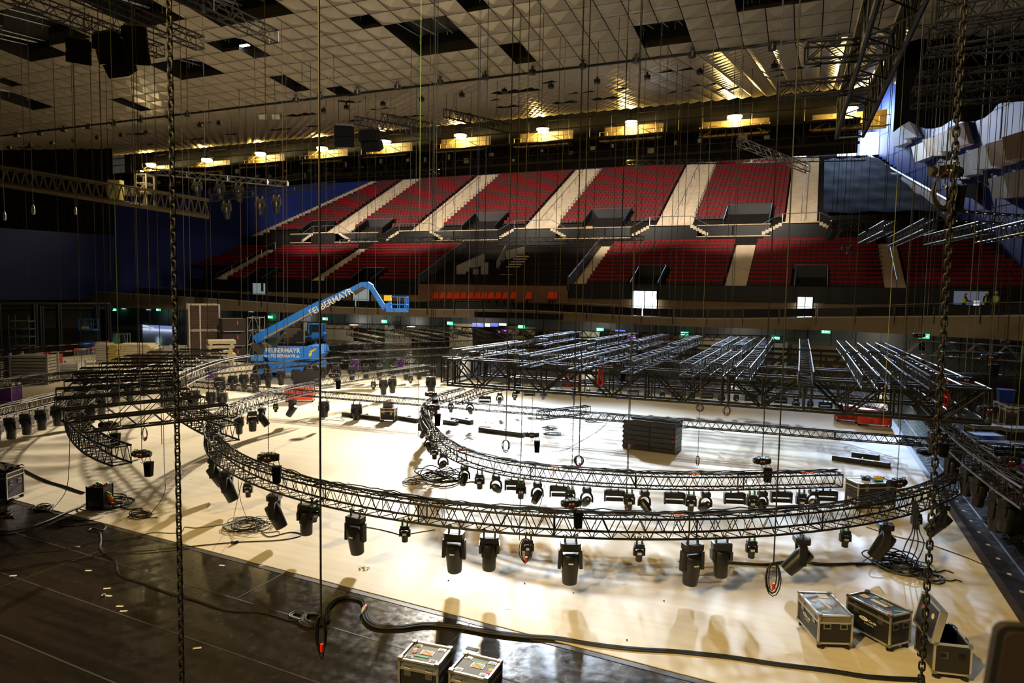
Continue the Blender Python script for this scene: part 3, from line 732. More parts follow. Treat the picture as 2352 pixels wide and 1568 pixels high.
pil = [(618, 715, 645, 990, m_gb, 'pale green pillar marked H'), (655, 742, 692, 990, m_beige, 'beige wall piece behind the boom'), (745, 745, 812, 990, m_beige, 'cream kiosk wall right of the forklift'), (886, 745, 905, 990, m_gb, 'pale pillar marked F'), (905, 760, 944, 990, m_beige, 'cream kiosk wall beyond the basket'),
 (1035, 742, 1084, 990, m_beige, 'cream wall marked E'), (1163, 748, 1225, 990, m_beige, 'cream wall beside the screens'), (1250, 758, 1300, 990, m_brn, 'brown wall piece'), (1332, 760, 1372, 990, m_gb, 'pale wall piece near the exit sign'), (1475, 768, 1560, 990, m_brn, 'brown wall piece at right of centre'),
 (1560, 770, 1580, 990, m_gb, 'pale pillar by the exit sign'), (1605, 775, 1665, 990, m_beige, 'beige wall piece behind the bright trusses'), (1780, 785, 1800, 990, m_gb, 'pale pillar by the right exit sign'), (1820, 790, 1960, 990, m_brn, 'brown wall at right')]
for k, (a, b, c, d, m_, nm) in enumerate(pil): rect(a, b, c, d, YU-.3-.02*k, m_, 'pillar_%d' % (k+1), nm+' under the balcony')
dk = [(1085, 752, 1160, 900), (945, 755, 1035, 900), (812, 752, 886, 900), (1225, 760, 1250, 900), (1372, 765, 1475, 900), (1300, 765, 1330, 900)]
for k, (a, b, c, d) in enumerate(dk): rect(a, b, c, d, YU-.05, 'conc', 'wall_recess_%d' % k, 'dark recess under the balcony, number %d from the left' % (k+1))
# bright open gate at left
a = ony(320, 745, YU-.1); b = ony(404, 792, YU-.1)
g = empty('door_20', (0, 0, 0)); tag(g, 'open gate at left with a bluish daylit yard behind', kind='structure')
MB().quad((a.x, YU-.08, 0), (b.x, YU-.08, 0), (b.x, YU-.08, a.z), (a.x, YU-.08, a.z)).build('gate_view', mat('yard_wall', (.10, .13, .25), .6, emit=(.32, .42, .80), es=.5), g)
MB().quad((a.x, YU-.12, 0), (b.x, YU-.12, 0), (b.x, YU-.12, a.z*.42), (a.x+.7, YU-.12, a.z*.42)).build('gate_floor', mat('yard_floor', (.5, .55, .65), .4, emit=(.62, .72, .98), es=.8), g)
MB().box(a.x-.1, a.x+.7, YU-.25, YU-.1, 0, a.z).build('gate_leaf', mat('gate_leaf', (.12, .20, .27), .5), g)
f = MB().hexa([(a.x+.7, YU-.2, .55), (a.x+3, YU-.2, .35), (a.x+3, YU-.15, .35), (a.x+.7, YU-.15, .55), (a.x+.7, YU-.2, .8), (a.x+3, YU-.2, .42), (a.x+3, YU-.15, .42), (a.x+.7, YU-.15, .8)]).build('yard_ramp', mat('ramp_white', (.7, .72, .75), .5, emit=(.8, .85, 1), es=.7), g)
# exit signs
m_sg = mat('exit_sign_green', (0, .35, .15), .4, emit=(.10, .95, .42), es=1.5); m_sw = mat('exit_sign_white', (.8, .9, .85), .4, emit=(.8, 1, .9), es=1.6)
ex = [(262, 711), (363, 711), (461, 712), (620, 728), (746, 732), (882, 738), (1033, 742), (1197, 750), (1378, 757), (1572, 766), (1781, 775), (1897, 761), (2122, 772)]
wd = ['first from the left', 'second from the left', 'third from the left', 'on the pillar marked H', 'behind the raised boom', 'left of the pillar marked F', 'beside the letter E', 'right of the blue screens', 'right of the second dark opening', 'on the pale pillar right of the middle', 'behind the bright trusses', 'under the balcony at right', 'with a pool of light below, farthest right']
for k, (px, py) in enumerate(ex):
    p = ony(px, py, YU-1.0 if k < 12 else 58); t = empty('exit_sign', p); tag(t, 'green lit exit sign under the balcony, '+wd[k], 'exit sign')
    MB().box(-.36, .36, 0, .1, -.17, .17).build('sign_box', m_sg, t)
    q = MB(); q.box(-.05, .07, -.02, -.003, -.10, .03); q.box(-.02, .05, -.02, -.003, .05, .11); q.box(.12, .26, -.02, -.003, -.03, .03); q.box(-.28, -.14, -.02, -.003, -.12, .12); q.build('running_figure_mark', m_sw, t)
    MB().box(-.02, .02, .02, .06, .17, 3.6-p.z).build('bracket', 'black', t)
light('exit_glow', 'POINT', ony(2105, 790, 57.5), 8, (.8, 1, .9), .2); light('exit_glow', 'POINT', ony(363, 722, 67), 18, (.8, 1, .95), .2); light('exit_glow', 'POINT', ony(461, 722, 67), 18, (.8, 1, .95), .2)
for k, (s, px, py) in enumerate((('H', 633, 738), ('G', 765, 741), ('F', 893, 747), ('E', 1043, 753))):
    p = ony(px, py, YU-.515-.02*(0, 2, 3, 5)[k]); t = empty('block_letter_sign', p); tag(t, 'black letter %s on the pale wall under the balcony' % s, 'sign')
    text('letter', s, .75, 'black', t, Matrix.Rotation(R(90), 4, 'X'), .01)
# screens
m_scr = mat('screen_blue', (.05, .08, .25), .3, emit=(.18, .25, .95), es=.9); m_scw = mat('screen_white', (.8, .8, .9), .3, emit=(.85, .88, 1), es=1.6); m_scp = mat('screen_purple', (.4, .2, .8), .3, emit=(.50, .18, 1), es=1.8)
for k, (a, b, c, d, m_, nm) in enumerate(((1085, 741, 1112, 751, m_scr, 'blue lit screen, leftmost of a row under the balcony'), (1114, 742, 1126, 750, m_scw, 'white lit screen in the row under the balcony'), (1128, 741, 1144, 750, m_scr, 'blue lit screen, right of the white one'), (1146, 742, 1163, 748, m_scw, 'white lit light box at the right end of the screen row'),
   (1144, 757, 1163, 766, m_scp, 'purple glowing screen below the row'), (1413, 757, 1436, 763, m_scr, 'small blue screen behind the bright trusses'), (1444, 770, 1460, 781, m_scp, 'purple glowing screen behind the bright trusses'))):
    A = ony(a, b, YU-1.4); B = ony(c, d, YU-1.4); t = empty('wall_screen', ((A.x+B.x)/2, YU-1.4, (A.z+B.z)/2)); tag(t, nm, 'screen')
    w, h = (B.x-A.x)/2, (A.z-B.z)/2
    MB().box(-w-.04, w+.04, 0, .1, -h-.04, h+.04).build('frame', 'black', t); MB().box(-w, w, -.01, .0, -h, h).build('display', m_, t)
# bowl uplights
m_bowl = mat('salmon_bowl', (.55, .25, .16), .5)
for k, (px, py) in enumerate(((685, 739), (813, 746), (944, 750))):
    p = ony(px, py, YU-1.0); t = empty('bowl_uplight', p); tag(t, 'salmon coloured bowl uplight under the balcony, '+['left of the forklift', 'middle of three', 'right of three, beyond the basket'][k], 'wall light')
    MB().lathe([(.05, -.45), (.28, -.35), (.52, -.05), (.56, 0)], 14).build('bowl', m_bowl, t, True); MB().lathe([(.5, .005), (.4, .02), (0, .03)], 12).build('glow', mat('bowl_glow', (1, 1, .9), .4, emit=(1, .95, .8), es=6), t)
    light('bowl_light', 'POINT', p+Vector((0, -.1, .4)), 40, (1, .9, .7), .2)
for k, px in enumerate((283, 340, 442, 576)):
    p = ony(px, 709+k*2, YU-.15); t = empty('bulkhead_light', p); tag(t, 'small white bulkhead light high on the dark wall, %s from the left' % ['first', 'second', 'third', 'fourth'][k], 'wall light')
    MB().box(-.35, .35, 0, .15, -.06, .06).build('lamp', mat('bulkhead', (.6, .65, .7), .4, emit=(.8, .9, 1), es=.5), t)
# steel portal frame at left
pt = empty('steel_portal', onz(130, 793, 0)); tag(pt, 'tall dark steel portal frame of columns and beams at the left edge of the hall', 'steel frame')
o0 = pt.location
fr = [(-2, 793), (82, 793), (96, 791), (137, 790), (224, 787), (250, 785)]
tops = [697, 697, 702, 697, 701, 697]
for (px, py), ty in zip(fr, tops):
    p = onz(px, py, 0); dep = (p-CAM).dot(_f); q = ond(px, ty, dep)
    c = MB(); c.box(-.22, .22, -.04, .04, 0, q.z); c.box(-.22, -.17, -.2, .2, 0, q.z); c.box(.17, .22, -.2, .2, 0, q.z)
    x = c.build('column', mat('portal_steel', (.035, .038, .045), .5, .3), pt); x.location = p-o0
p, q = onz(-12, 793, 0), onz(254, 785, 0)
for dz, sy in ((4.2, 0), (3.7, .4)):
    b = MB().tube([Vector((p.x, p.y+sy, dz))-o0, Vector((q.x, q.y+sy, dz+.05))-o0], .20, 4); b.build('beam', MATS['portal_steel'], pt)
for k, (px0, px1, py0, py1) in enumerate(((100, 123, 747, 796), (143, 170, 746, 795), (171, 190, 746, 794))):
    A = onwall(px0, py1, wlb, -.3); B = onwall(px1, py1, wlb, -.3); C_ = onwall(px0, py0, wlb, -.3)
    o = MB().quad((A.x, A.y, 0), (B.x, B.y, 0), (B.x, B.y, C_.z), (A.x, A.y, C_.z)).build('door_%d' % (30+k), mat('cream_door', (.42, .32, .15), .6)); tag(o, 'cream steel door in the brown wall at left, '+['first', 'second', 'third'][k], kind='structure')
# scaffold shelf tower
def frame_tower(px0, px1, pyb, hgt, dy, levels, label, m_='galv', shelves=True, load=None, cat='scaffold rack', name='scaffold_rack'):
    a = onz(px0, pyb, 0); b = onz(px1, pyb, 0); w = (b-a).length; t = empty(name, a, math.atan2(b.y-a.y, b.x-a.x)); tag(t, label, cat)
    p = MB()
    for x in (0, w):
        for y in (0, dy): p.tube([(x, y, 0), (x, y, hgt)], .04, 6)
    p.build('uprights', m_, t)
    l = MB()
    for z in levels:
        for y in (0, dy): l.tube([(0, y, z), (w, y, z)], .03, 5)
        for x in (0, w): l.tube([(x, 0, z), (x, dy, z)], .03, 5)
    for i in range(len(levels)-1): l.tube([(0, 0, levels[i]), (w*.35, 0, levels[i+1])], .02, 4); l.tube([(w, 0, levels[i]), (w*.65, 0, levels[i+1])], .02, 4)
    l.build('rails', m_, t)
    if shelves:
        s = MB()
        for z in levels: s.box(.02, w-.02, .02, dy-.02, z+.03, z+.09)
        s.build('shelf_boards', m_, t)
    return t, w
m_gb2 = mat('blue_galv', (.16, .21, .24), .5, .5)
frame_tower(22, 68, 803, 3.3, 1.2, (.3, 1.2, 1.95, 2.7), 'tall grey scaffold shelving tower standing between the portal columns', m_gb2)
# scissor lift
p = onz(205, 802, 0); t = empty('scissor_lift', p, YAW); tag(t, 'small blue scissor lift with a yellow stripe beside a portal column', 'scissor lift')
MB().box(-.7, .7, -.4, .4, .25, .75).build('chassis', 'blue', t)
s = MB()
for k in range(4):
    z = .75+k*.28
    for y in (-.3, .3): s.tube([(-.55, y, z), (.55, y, z+.28)], .04, 4); s.tube([(.55, y, z), (-.55, y, z+.28)], .04, 4)
s.build('scissor_arms', 'steel', t)
MB().box(-.75, .75, -.42, .42, 1.88, 2.05).build('platform', 'blue', t)
g = MB()
for x in (-.7, 0, .7):
    for y in (-.4, .4): g.tube([(x, y, 2.0), (x, y, 3.0)], .035, 5)
for z in (2.5, 3.0):
    for y in (-.4, .4): g.tube([(-.7, y, z), (.7, y, z)], .035, 5)
g.build('guard_rail', 'blue', t); MB().box(-.45, .3, -.44, -.43, 2.1, 2.3).build('stripe', 'yellow', t)
for x in (-.5, .5):
    for y in (-.38, .38): MB().lathe([(.2, -.06), (.2, .06)], 12, TR((x, y, .2), 0, R(90))).build('wheel', 'black', t)
# crowd barrier
a = onz(172, 832, 0); b = onz(216, 828, 0); t = empty('crowd_barrier', a, math.atan2(b.y-a.y, b.x-a.x)); tag(t, 'grey steel crowd barrier standing between the plank stacks', 'barrier'); w = (b-a).length
f = MB().tube([(0, 0, .1), (0, 0, 1.1), (w, 0, 1.1), (w, 0, .1), (0, 0, .1)], .03, 5); f.build('frame', 'galv', t)
f = MB()
for k in range(1, 14): f.tube([(w*k/14, 0, .1), (w*k/14, 0, 1.1)], .018, 4)
f.build('bars', 'galv', t); f = MB()
for x in (.25, w-.25): f.tube([(x, -.3, 0), (x, 0, .12), (x, .3, 0)], .025, 4)
f.build('feet', 'galv', t)
# striped barrier tapes
m_tr = mat('tape_red', (.6, .03, .02), .6); m_tw = mat('tape_white', (.7, .7, .68), .6)
for k, pts in enumerate((((-5, 805), (60, 800), (110, 795), (200, 790), (248, 784)), ((18, 819), (90, 812), (172, 806), (215, 800)))):
    P = resample(cr([ond(x, y, 62 if k == 0 else 52) for x, y in pts], 6), .55); t = empty('barrier_tape', P[0]); tag(t, 'red and white striped barrier tape, '+('upper one in front of the portal' if k == 0 else 'lower one above the plank stacks'), 'tape')
    r, q = MB(), MB()
    for i in range(len(P)-1):
        a, b = P[i]-P[0], P[i+1]-P[0]; (r if i % 2 else q).hexa([a, b, b+Vector((0, .01, 0)), a+Vector((0, .01, 0)), a+Vector((0, 0, .08)), b+Vector((0, 0, .08)), b+Vector((0, .01, .08)), a+Vector((0, .01, .08))])
    r.build('red_stripes', m_tr, t); q.build('white_stripes', m_tw, t)
    pst = MB()
    for p_ in (P[0], P[-1]): pst.tube([(p_-P[0])+Vector((0, 0, .1)), Vector(((p_-P[0]).x, (p_-P[0]).y, -P[0].z))], .03, 5)
    pst.build('posts', 'galv', t)
# stacked material: layered stacks in posts
def stack(px0, px1, pyb, hgt, dy, layers, label, m_, post=True, cat='stack', jitter=.0, gap=.02, mpost='galv', seed=0, name='plank_stack'):
    a = onz(px0, pyb, 0); b = onz(px1, pyb, 0); w = (b-a).length; t = empty(name, a, math.atan2(b.y-a.y, b.x-a.x)); tag(t, label, cat)
    rn = random.Random(seed); lh = (hgt-.15)/layers; s = MB()
    for k in range(layers):
        j = rn.uniform(-jitter, jitter); j2 = rn.uniform(-jitter, jitter)
        s.box(.03+j, w-.03+j2, .03, dy-.03, .12+k*lh, .12+(k+1)*lh-gap)
    s.build('layers', m_, t)
    if post:
        p = MB()
        for x in (0, w):
            for y in (0, dy): p.box(x-.05, x+.05, y-.05, y+.05, 0, hgt+.08)
        for z in (.05, hgt*.5):
            for y in (0, dy): p.box(0, w, y-.04, y+.04, z, z+.05)
        p.build('post_frame', mpost, t)
    else:
        p = MB()
        for x in (.15, w*.5, w-.25): p.box(x, x+.12, 0, dy, 0, .12)
        p.build('bearers', 'wood', t)
    return t
m_plank = mat('alu_plank', (.50, .46, .38), .45, .4, noise=.25, nscale=1.5); m_ply = mat('pale_ply', (.62, .52, .33), .6, noise=.3, nscale=3); m_whitebeam = mat('white_beam', (.62, .63, .62), .4, .3)
stack(26, 110, 884, 1.95, 1.3, 9, 'large stack of grey aluminium planks in a post frame at the left edge', m_plank, gap=.05)
t = stack(0, 25, 884, 1.85, 1.2, 14, 'end face of a stack of perforated alloy sections at the left edge', mat('alloy_dark', (.16, .15, .12), .5, .4), True, gap=.05)
stack(130, 178, 868, 1.0, 1.2, 7, 'white beams stacked high in a grey frame beside the crowd barrier', m_whitebeam)
stack(114, 130, 866, 1.6, 1.0, 8, 'stack of red ended tubes beside the white beams', mat('red_ends', (.25, .03, .015), .5), False)
stack(218, 246, 836, 1.7, 1.6, 8, 'brown board bundle at the end of the timber piles', m_plank, False, jitter=.05)
stack(246, 268, 836, 1.6, 1.5, 11, 'yellowish tied bundle in the middle of the timber piles', mat('yellow_bundle', (.38, .28, .07), .6), False, jitter=.1)
stack(268, 345, 834, 1.6, 2.0, 10, 'long loose pile of pale timber planks left of the gate', m_ply, False, jitter=.35, seed=2)
stack(215, 335, 812, .8, 2.2, 6, 'long flat pile of pale timber behind the other stacks', m_ply, False, jitter=.5, seed=3)
stack(300, 372, 845, 1.1, 1.5, 4, 'row of dark brown boards in front of the timber piles', 'brownboard', False, seed=4)
stack(376, 458, 818, .9, 2.0, 5, 'white beams stacked below the bright gate', m_whitebeam, True, seed=5)
stack(330, 400, 812, .7, 1.6, 4, 'grey framed beams left of the white beams', m_plank, True, seed=6)
for k, (z0, lb) in enumerate(((0, 'lower'), (1, 'upper'))):
    a = onz(436, 822, 0); b = onz(505, 820, 0); w = (b-a).length; H = 2.35
    t = empty('board_crate', a+Vector((0, 0, z0*(H+.03)+.1)), math.atan2(b.y-a.y, b.x-a.x)); tag(t, '%s of two large framed crates of brown boards' % lb, 'crate')
    s = MB()
    for i in range(12): s.box(.06, w-.06, .05, 2.4, .08+i*(H-.2)/12, .08+(i+1)*(H-.2)/12-.02)
    s.build('boards', 'brownboard', t); p = MB()
    for x in (0, w*.36, w):
        for y in (0, 2.45): p.box(x-.06, x+.06, y-.06, y+.06, -.02 if z0 else -.1, H)
    for z in (0, H-.08):
        for y in (0, 2.45): p.box(0, w, y-.05, y+.05, z, z+.08)
    p.build('post_frame', m_plank, t)
for k in range(6):
    a = onz(474, 846, 0); b = onz(540, 844, 0); w = (b-a).length
    t = MB(); t.box(0, w*(.93+.02*(k % 3)), 0, 1.8, 0, .24); t.box(.1, .3, 0, 1.8, -.12, 0); t.box(w-.5, w-.3, 0, 1.8, -.12, 0)
    o = t.build('timber_pallet', m_ply); o.location = a+Vector(((k % 3)*.12, 0, .13+k*.36)); o.rotation_euler = (0, 0, math.atan2(b.y-a.y, b.x-a.x)+R((k % 3)*2-2)); tag(o, 'pale timber pallet in the stack left of the boom lift, %s from the ground' % ['lowest', 'second', 'third', 'fourth', 'fifth', 'topmost'][k], 'pallet')
frame_tower(569, 597, 832, 3.9, 2.2, (.4, 1.5, 2.7, 3.8), 'grey steel frame open beside the dark stacks left of the boom lift', 'galv', False)
for k in range(3):
    a = onz(512, 832, 0); b = onz(566, 830, 0); w = (b-a).length
    t = empty('dark_crate', a+Vector((0, 0, k*1.25)), math.atan2(b.y-a.y, b.x-a.x)); tag(t, '%s dark brown crate in the tall stack left of the boom lift' % ['lowest', 'middle', 'topmost'][k], 'crate')
    MB().box(0, w, 0, 2, .1, 1.2).build('body', mat('dark_crate', (.035, .022, .014), .7), t); MB().box(.1, w-.1, -.03, 0, .1, .16).build('rail', 'galv', t)
    MB().box(w*.62, w*.66, -.03, 0, .7, 1.05).build('marker', 'orange', t)
frame_tower(269, 293, 800, 1.5, .8, (.1, 1.45), 'small open flight rack with dark gear in front of the grey wall', 'galv', False, cat='rack', name='gear_rack')
# raised deck with forklift
A = ond(635, 787, 60); B = ond(745, 787, 57); zt = A.z
dk2 = MB().hexa([(A.x, A.y, 0), (B.x, B.y, 0), (B.x+1, B.y+6, 0), (A.x+1, A.y+6, 0), (A.x, A.y, zt), (B.x, B.y, zt), (B.x+1, B.y+6, zt), (A.x+1, A.y+6, zt)]).build('loading_deck', 'darkpanel'); tag(dk2, 'dark raised loading deck behind the boom lift', 'deck')
p = ond(725, 786, 59.5); p.z = zt; t = empty('forklift', p, YAW); tag(t, 'blue forklift truck with closed cab standing on the raised deck behind the boom', 'forklift')
k_ = 59.5/1568
MB().prism([(-.75, .25), (.85, .25), (.9, .9), (.75, 1.05), (-.1, 1.05), (-.35, .75), (-.8, .7)], -.5, .5, Matrix.Rotation(R(90), 4, 'X')).build('body', 'blue', t)
c = MB()
for x, y in ((-.45, -.45), (-.45, .45), (.7, -.45), (.7, .45)): c.box(x-.05, x+.05, y-.05, y+.05, .9, 1.75)
c.box(-.52, .76, -.5, .5, 1.7, 1.78); c.build('cab_frame', 'blue', t); MB().box(-.4, .66, -.44, .44, 1.0, 1.7).build('cab_glass', mat('dark_glass', (.02, .03, .05), .08), t)
f = MB()
for y in (-.25, .25): f.box(-.95, -.85, y-.05, y+.05, .1, 1.85)
f.box(-.97, -.9, -.3, .3, .5, .58); f.box(-1.6, -.95, -.28, -.2, .08, .13); f.box(-1.6, -.95, .2, .28, .08, .13); f.build('mast', 'galv', t)
for x, r_ in ((-.45, .34), (.55, .27)):
    for y in (-.42, .42): MB().lathe([(r_*.6, -.1), (r_, -.09), (r_, .09), (r_*.6, .1)], 16, TR((x, y, r_), 0, R(90))).build('wheel', 'black', t, True)
for i in range(4):
    o = MB().box(0, 1.5, 0, .8, 0, .28).build('black_deck_part', 'plastic'); q = ond(650+i*9, 786-i*0, 59); o.location = (q.x, q.y+.3, zt+i*.29); o.rotation_euler = (0, 0, YAW); tag(o, 'flat black staging piece stacked on the raised deck, %s' % ['lowest', 'second', 'third', 'topmost'][i], 'staging piece')
# ================================================================= trusses
PATHS = {}
def truss(label, pts, w, h, side=1, m='blacktube', rc=.024, rb=.011, pitch=None, n=6, smooth=True, group=None, name='box_truss', key=None, xb=True, mb=None, hang=False):
    """pts: line of the near bottom chord; side +1 puts the body to the left of the walking direction."""
    P = cr(pts, 10) if (smooth and len(pts) > 2) else [Vector(p) for p in pts]
    pitch = pitch or h*.95
    Q = resample(P, pitch/2)
    L = len(Q); S = []
    for i in range(L):
        t = Q[min(i+1, L-1)]-Q[max(i-1, 0)]; t.z = 0; t.normalize(); S.append(Vector((-t.y, t.x, 0))*side*w)
    up = Vector((0, 0, h))
    A = Q; B = [q+s for q, s in zip(Q, S)]; Cc = [q+up for q in A]; D = [q+up for q in B]
    o = Q[0].copy()
    t = empty(name, o); tag(t, label, 'truss', group)
    for ch in (A, B, Cc, D):
        c = MB(); cc = ch if (smooth and len(pts) > 2) else [ch[0], ch[-1]]
        c.tube([p-o for p in cc], rc, n); x = c.build('chord', m, t, True)
    b = MB(); nb = 4
    for i in range(L-1):
        if i % 2 == 0: e = ((A[i], Cc[i+1]), (B[i], D[i+1]), (A[i], B[i+1])) + (((Cc[i], D[i+1]),) if xb else ())
        else: e = ((Cc[i], A[i+1]), (D[i], B[i+1]), (B[i], A[i+1])) + (((D[i], Cc[i+1]),) if xb else ())
        for p, q in e: b.tube([p-o, q-o], rb, nb, caps=False)
    for i in (0, L-1):
        for p, q in ((A[i], B[i]), (B[i], D[i]), (D[i], Cc[i]), (Cc[i], A[i])): b.tube([p-o, q-o], rb*1.3, nb)
    # joint frames every few metres
    st = max(2, int(3.0/(pitch/2)))
    for i in range(st, L-2, st):
        for p, q in ((A[i], Cc[i]), (B[i], D[i]), (A[i], B[i]), (Cc[i], D[i])): b.tube([p-o, q-o], rb*1.5, nb)
    b.build('bracing', mb or m, t)
    if hang:
        for i in (max(1, L//6), L-1-max(1, L//6)):
            c0 = (Cc[i]+D[i])/2; zt = (cz(min(c0.y, VE)) if c0.y < VE else 22.5)
            MB().tube([Cc[i]-o, c0-o+Vector((0, 0, .35)), D[i]-o], .012, 4).tube([c0-o+Vector((0, 0, .35)), Vector((c0.x, c0.y, zt))-o], .012, 4).build('suspension_line', 'black', t)
    if key: PATHS[key] = [(a+bb)/2 for a, bb in zip(A, B)]
    return t
def Z(pts, z): return [onz(x, y, z) for x, y in pts]
# --- the big outer ring in front
RC = Vector((-8.65, 26.17, 0)); RR = 13.6
def arc(a0, a1, z, n=60, c=RC, r=RR): return [Vector((c.x+r*math.cos(R(a0+(a1-a0)*i/n)), c.y+r*math.sin(R(a0+(a1-a0)*i/n)), z)) for i in range(n+1)]
a_end = math.degrees(math.atan2(20.69-26.17, 3.94+8.65)) + 1
truss('long curved black box truss sweeping across the foreground, strung with large moving lights', arc(a_end, -176, 1.4), .42, .42, 1, key='R1') if False else None
P1 = arc(a_end, -126, 1.4); P1b = arc(-126.4, -183, 1.4)
truss('long curved black box truss sweeping across the foreground, carrying the largest moving lights', P1, .42, .42, -1, key='R1', rc=.026, rb=.011, pitch=.40, n=8)
truss('curved truss with bright upper tubes continuing the foreground ring round its far left side', P1b, .42, .42, -1, key='R1b', m='silver', mb='blacktube', pitch=.40, rc=.026)
truss('curved black inner ring truss hung with bar lights and small moving lights', Z([(1935, 1118), (1800, 1122), (1650, 1125), (1500, 1123), (1330, 1113), (1200, 1098), (1130, 1085), (1060, 1065), (1015, 1040), (985, 1010), (967, 978), (968, 948), (1000, 925), (1056, 908)], 1.3), .34, .34, -1, key='R2', pitch=.34, rc=.023, rb=.010)
truss('far half of the inner ring truss, seen under the black grid with bar lights below', Z([(1062, 929), (1135, 900), (1252, 888), (1400, 888), (1600, 895), (1750, 903), (1900, 918), (2040, 945)], 1.4), .34, .34, 1, key='R2b', pitch=.42, n=5)
truss('heavy curved black truss whose cut end hangs over the cream floor at the left', Z([(258, 1070), (222, 1056), (188, 1036), (160, 1005), (150, 972), (160, 940), (190, 914)], 1.3), .52, .52, -1, key='R3', rc=.035, rb=.014)
truss('bright curved tubes of the left ring truss rising behind the parallel ladder trusses', Z([(192, 916), (240, 889), (292, 872), (350, 857), (412, 845), (470, 836)], 1.3), .52, .52, -1, m='silver', mb='blacktube', key='R3b', rc=.032, pitch=.6)
truss('heavy curved black truss with its cut end beside the foreground ring', Z([(513, 1015), (461, 994), (415, 968), (383, 947), (370, 924), (374, 902), (400, 886)], 1.4), .52, .52, -1, key='R4', rc=.034, rb=.014)
truss('bright curved truss bending away past the ladder trusses towards the timber stacks', Z([(402, 886), (440, 868), (504, 846), (574, 832)], 1.4), .52, .52, -1, m='silver', mb='blacktube', key='R4b', rc=.034)
truss('curved truss with a row of tall moving lights entering at the left edge', Z([(-60, 972), (0, 957), (82, 937), (146, 921)], 1.36), .32, .32, 1, key='L0', rc=.022)
truss('cable covered truss behind the left edge row of moving lights', Z([(-60, 905), (0, 893), (120, 876), (230, 868)], 1.4), .34, .34, 1, key='L0b', n=5)
lad = [((189, 963), (523, 930)), ((146, 942), (470, 911)), ((129, 916), (435, 893)), ((129, 894), (415, 877)), ((147, 876), (404, 864)), ((166, 860), (404, 851)), ((183, 846), (406, 840)), ((228, 835), (420, 833)), ((257, 825), (449, 825)), ((285, 817), (461, 817)), ((338, 809), (504, 808)), ((404, 802), (512, 806))]
pos = ['nearest', 'second', 'third', 'fourth', 'fifth', 'sixth', 'seventh', 'eighth', 'ninth', 'tenth', 'eleventh', 'twelfth and farthest']
for k, (a, b) in enumerate(lad):
    p, q = onz(*a, 3.3), onz(*b, 3.3); p.z = q.z = 2.98
    truss('dark straight truss in the ladder of parallel trusses, %s from the front' % pos[k], [p, q], .30, .32, 1, rc=.028, rb=.012, pitch=.62, smooth=False, n=6 if k < 4 else 5, xb=False)
a, b = onz(435, 876, 1.3), onz(2420, 1030, 1.3)
truss('very long thin straight truss crossing the whole floor behind the inner ring', [Vector((a.x, a.y, 1.0)), Vector((b.x, b.y, 1.0))], .28, .29, 1, smooth=False, rc=.024, rb=.010, pitch=.34, key='LT')
t5 = truss('straight truss with bright upper tubes pointing away to the right behind the ring', [onz(733, 873, 1.75)-Vector((0, 0, .34)), onz(985, 838, 1.75)-Vector((0, 0, .34))], .34, .34, 1, smooth=False, m='silver', mb='blacktube', key='T5', pitch=.45)
truss('straight truss of dark grey tubes hung with lights in front of the blue boom lift', [onz(483, 846, 1.9)-Vector((0, 0, .36)), onz(789, 820, 1.9)-Vector((0, 0, .36))], .36, .36, 1, smooth=False, key='T6', pitch=.5, n=5)
truss('cable covered truss with a row of dark lights beyond the boom lift', [onz(760, 822, 1.8)-Vector((0, 0, .4)), onz(1035, 822, 1.8)-Vector((0, 0, .4))], .4, .4, 1, smooth=False, key='T7', pitch=.5, n=5)
truss('curved truss descending at the right edge over the blue grey floor', Z([(2090, 930), (2113, 960), (2188, 1044), (2275, 1117), (2345, 1168)], 1.9), .5, .46, 1, key='RT', m='silver', mb='blacktube', rc=.03)
truss('short loose truss lying tilted across the long thin truss', [onz(1243, 964, 1.30), onz(1356, 950, 1.30)], .3, .32, 1, smooth=False, m='blacktube')
truss('thin straight truss on the far side behind the black grid at right', [onz(1700, 873, 1.8), onz(2055, 925, 1.8)], .3, .3, 1, smooth=False, m='silver', mb='blacktube', n=5)
for k, (a, b, lb) in enumerate((((745, 790), (1090, 800), 'long'), ((790, 810), (1100, 795), 'slanting'), ((800, 790), (1480, 772), 'far'))):
    p, q = onz(*a, 2.6), onz(*b, 2.6); truss('%s dark straight truss beyond the boom lift base' % lb, [p-Vector((0, 0, .5)), q-Vector((0, 0, .5))], .4, .5, 1, smooth=False, n=4, pitch=.7, key='FT%d' % k)
# short bright trusses pointing at the camera beyond the lift
fs = [((796, 760), (868, 775)), ((845, 758), (918, 770)), ((896, 756), (975, 772)), ((936, 757), (1010, 768)), ((980, 755), (1040, 766)), ((1032, 755), (1075, 764)), ((1085, 753), (1118, 765)), ((1140, 757), (1165, 768)), ((1195, 757), (1213, 770)), ((1255, 756), (1268, 770))]
for k, (a, b) in enumerate(fs):
    p, q = onz(*a, 3.1), onz(*b, 3.1)
    truss('short grey truss in the far row pointing towards the camera, %s from the boom lift' % (pos[k] if k else 'first'), [p-Vector((0, 0, .35)), q-Vector((0, 0, .35))], .4, .35, 1, smooth=False, n=4, pitch=.55, m='silver', mb='blacktube', rc=.03, rb=.016)
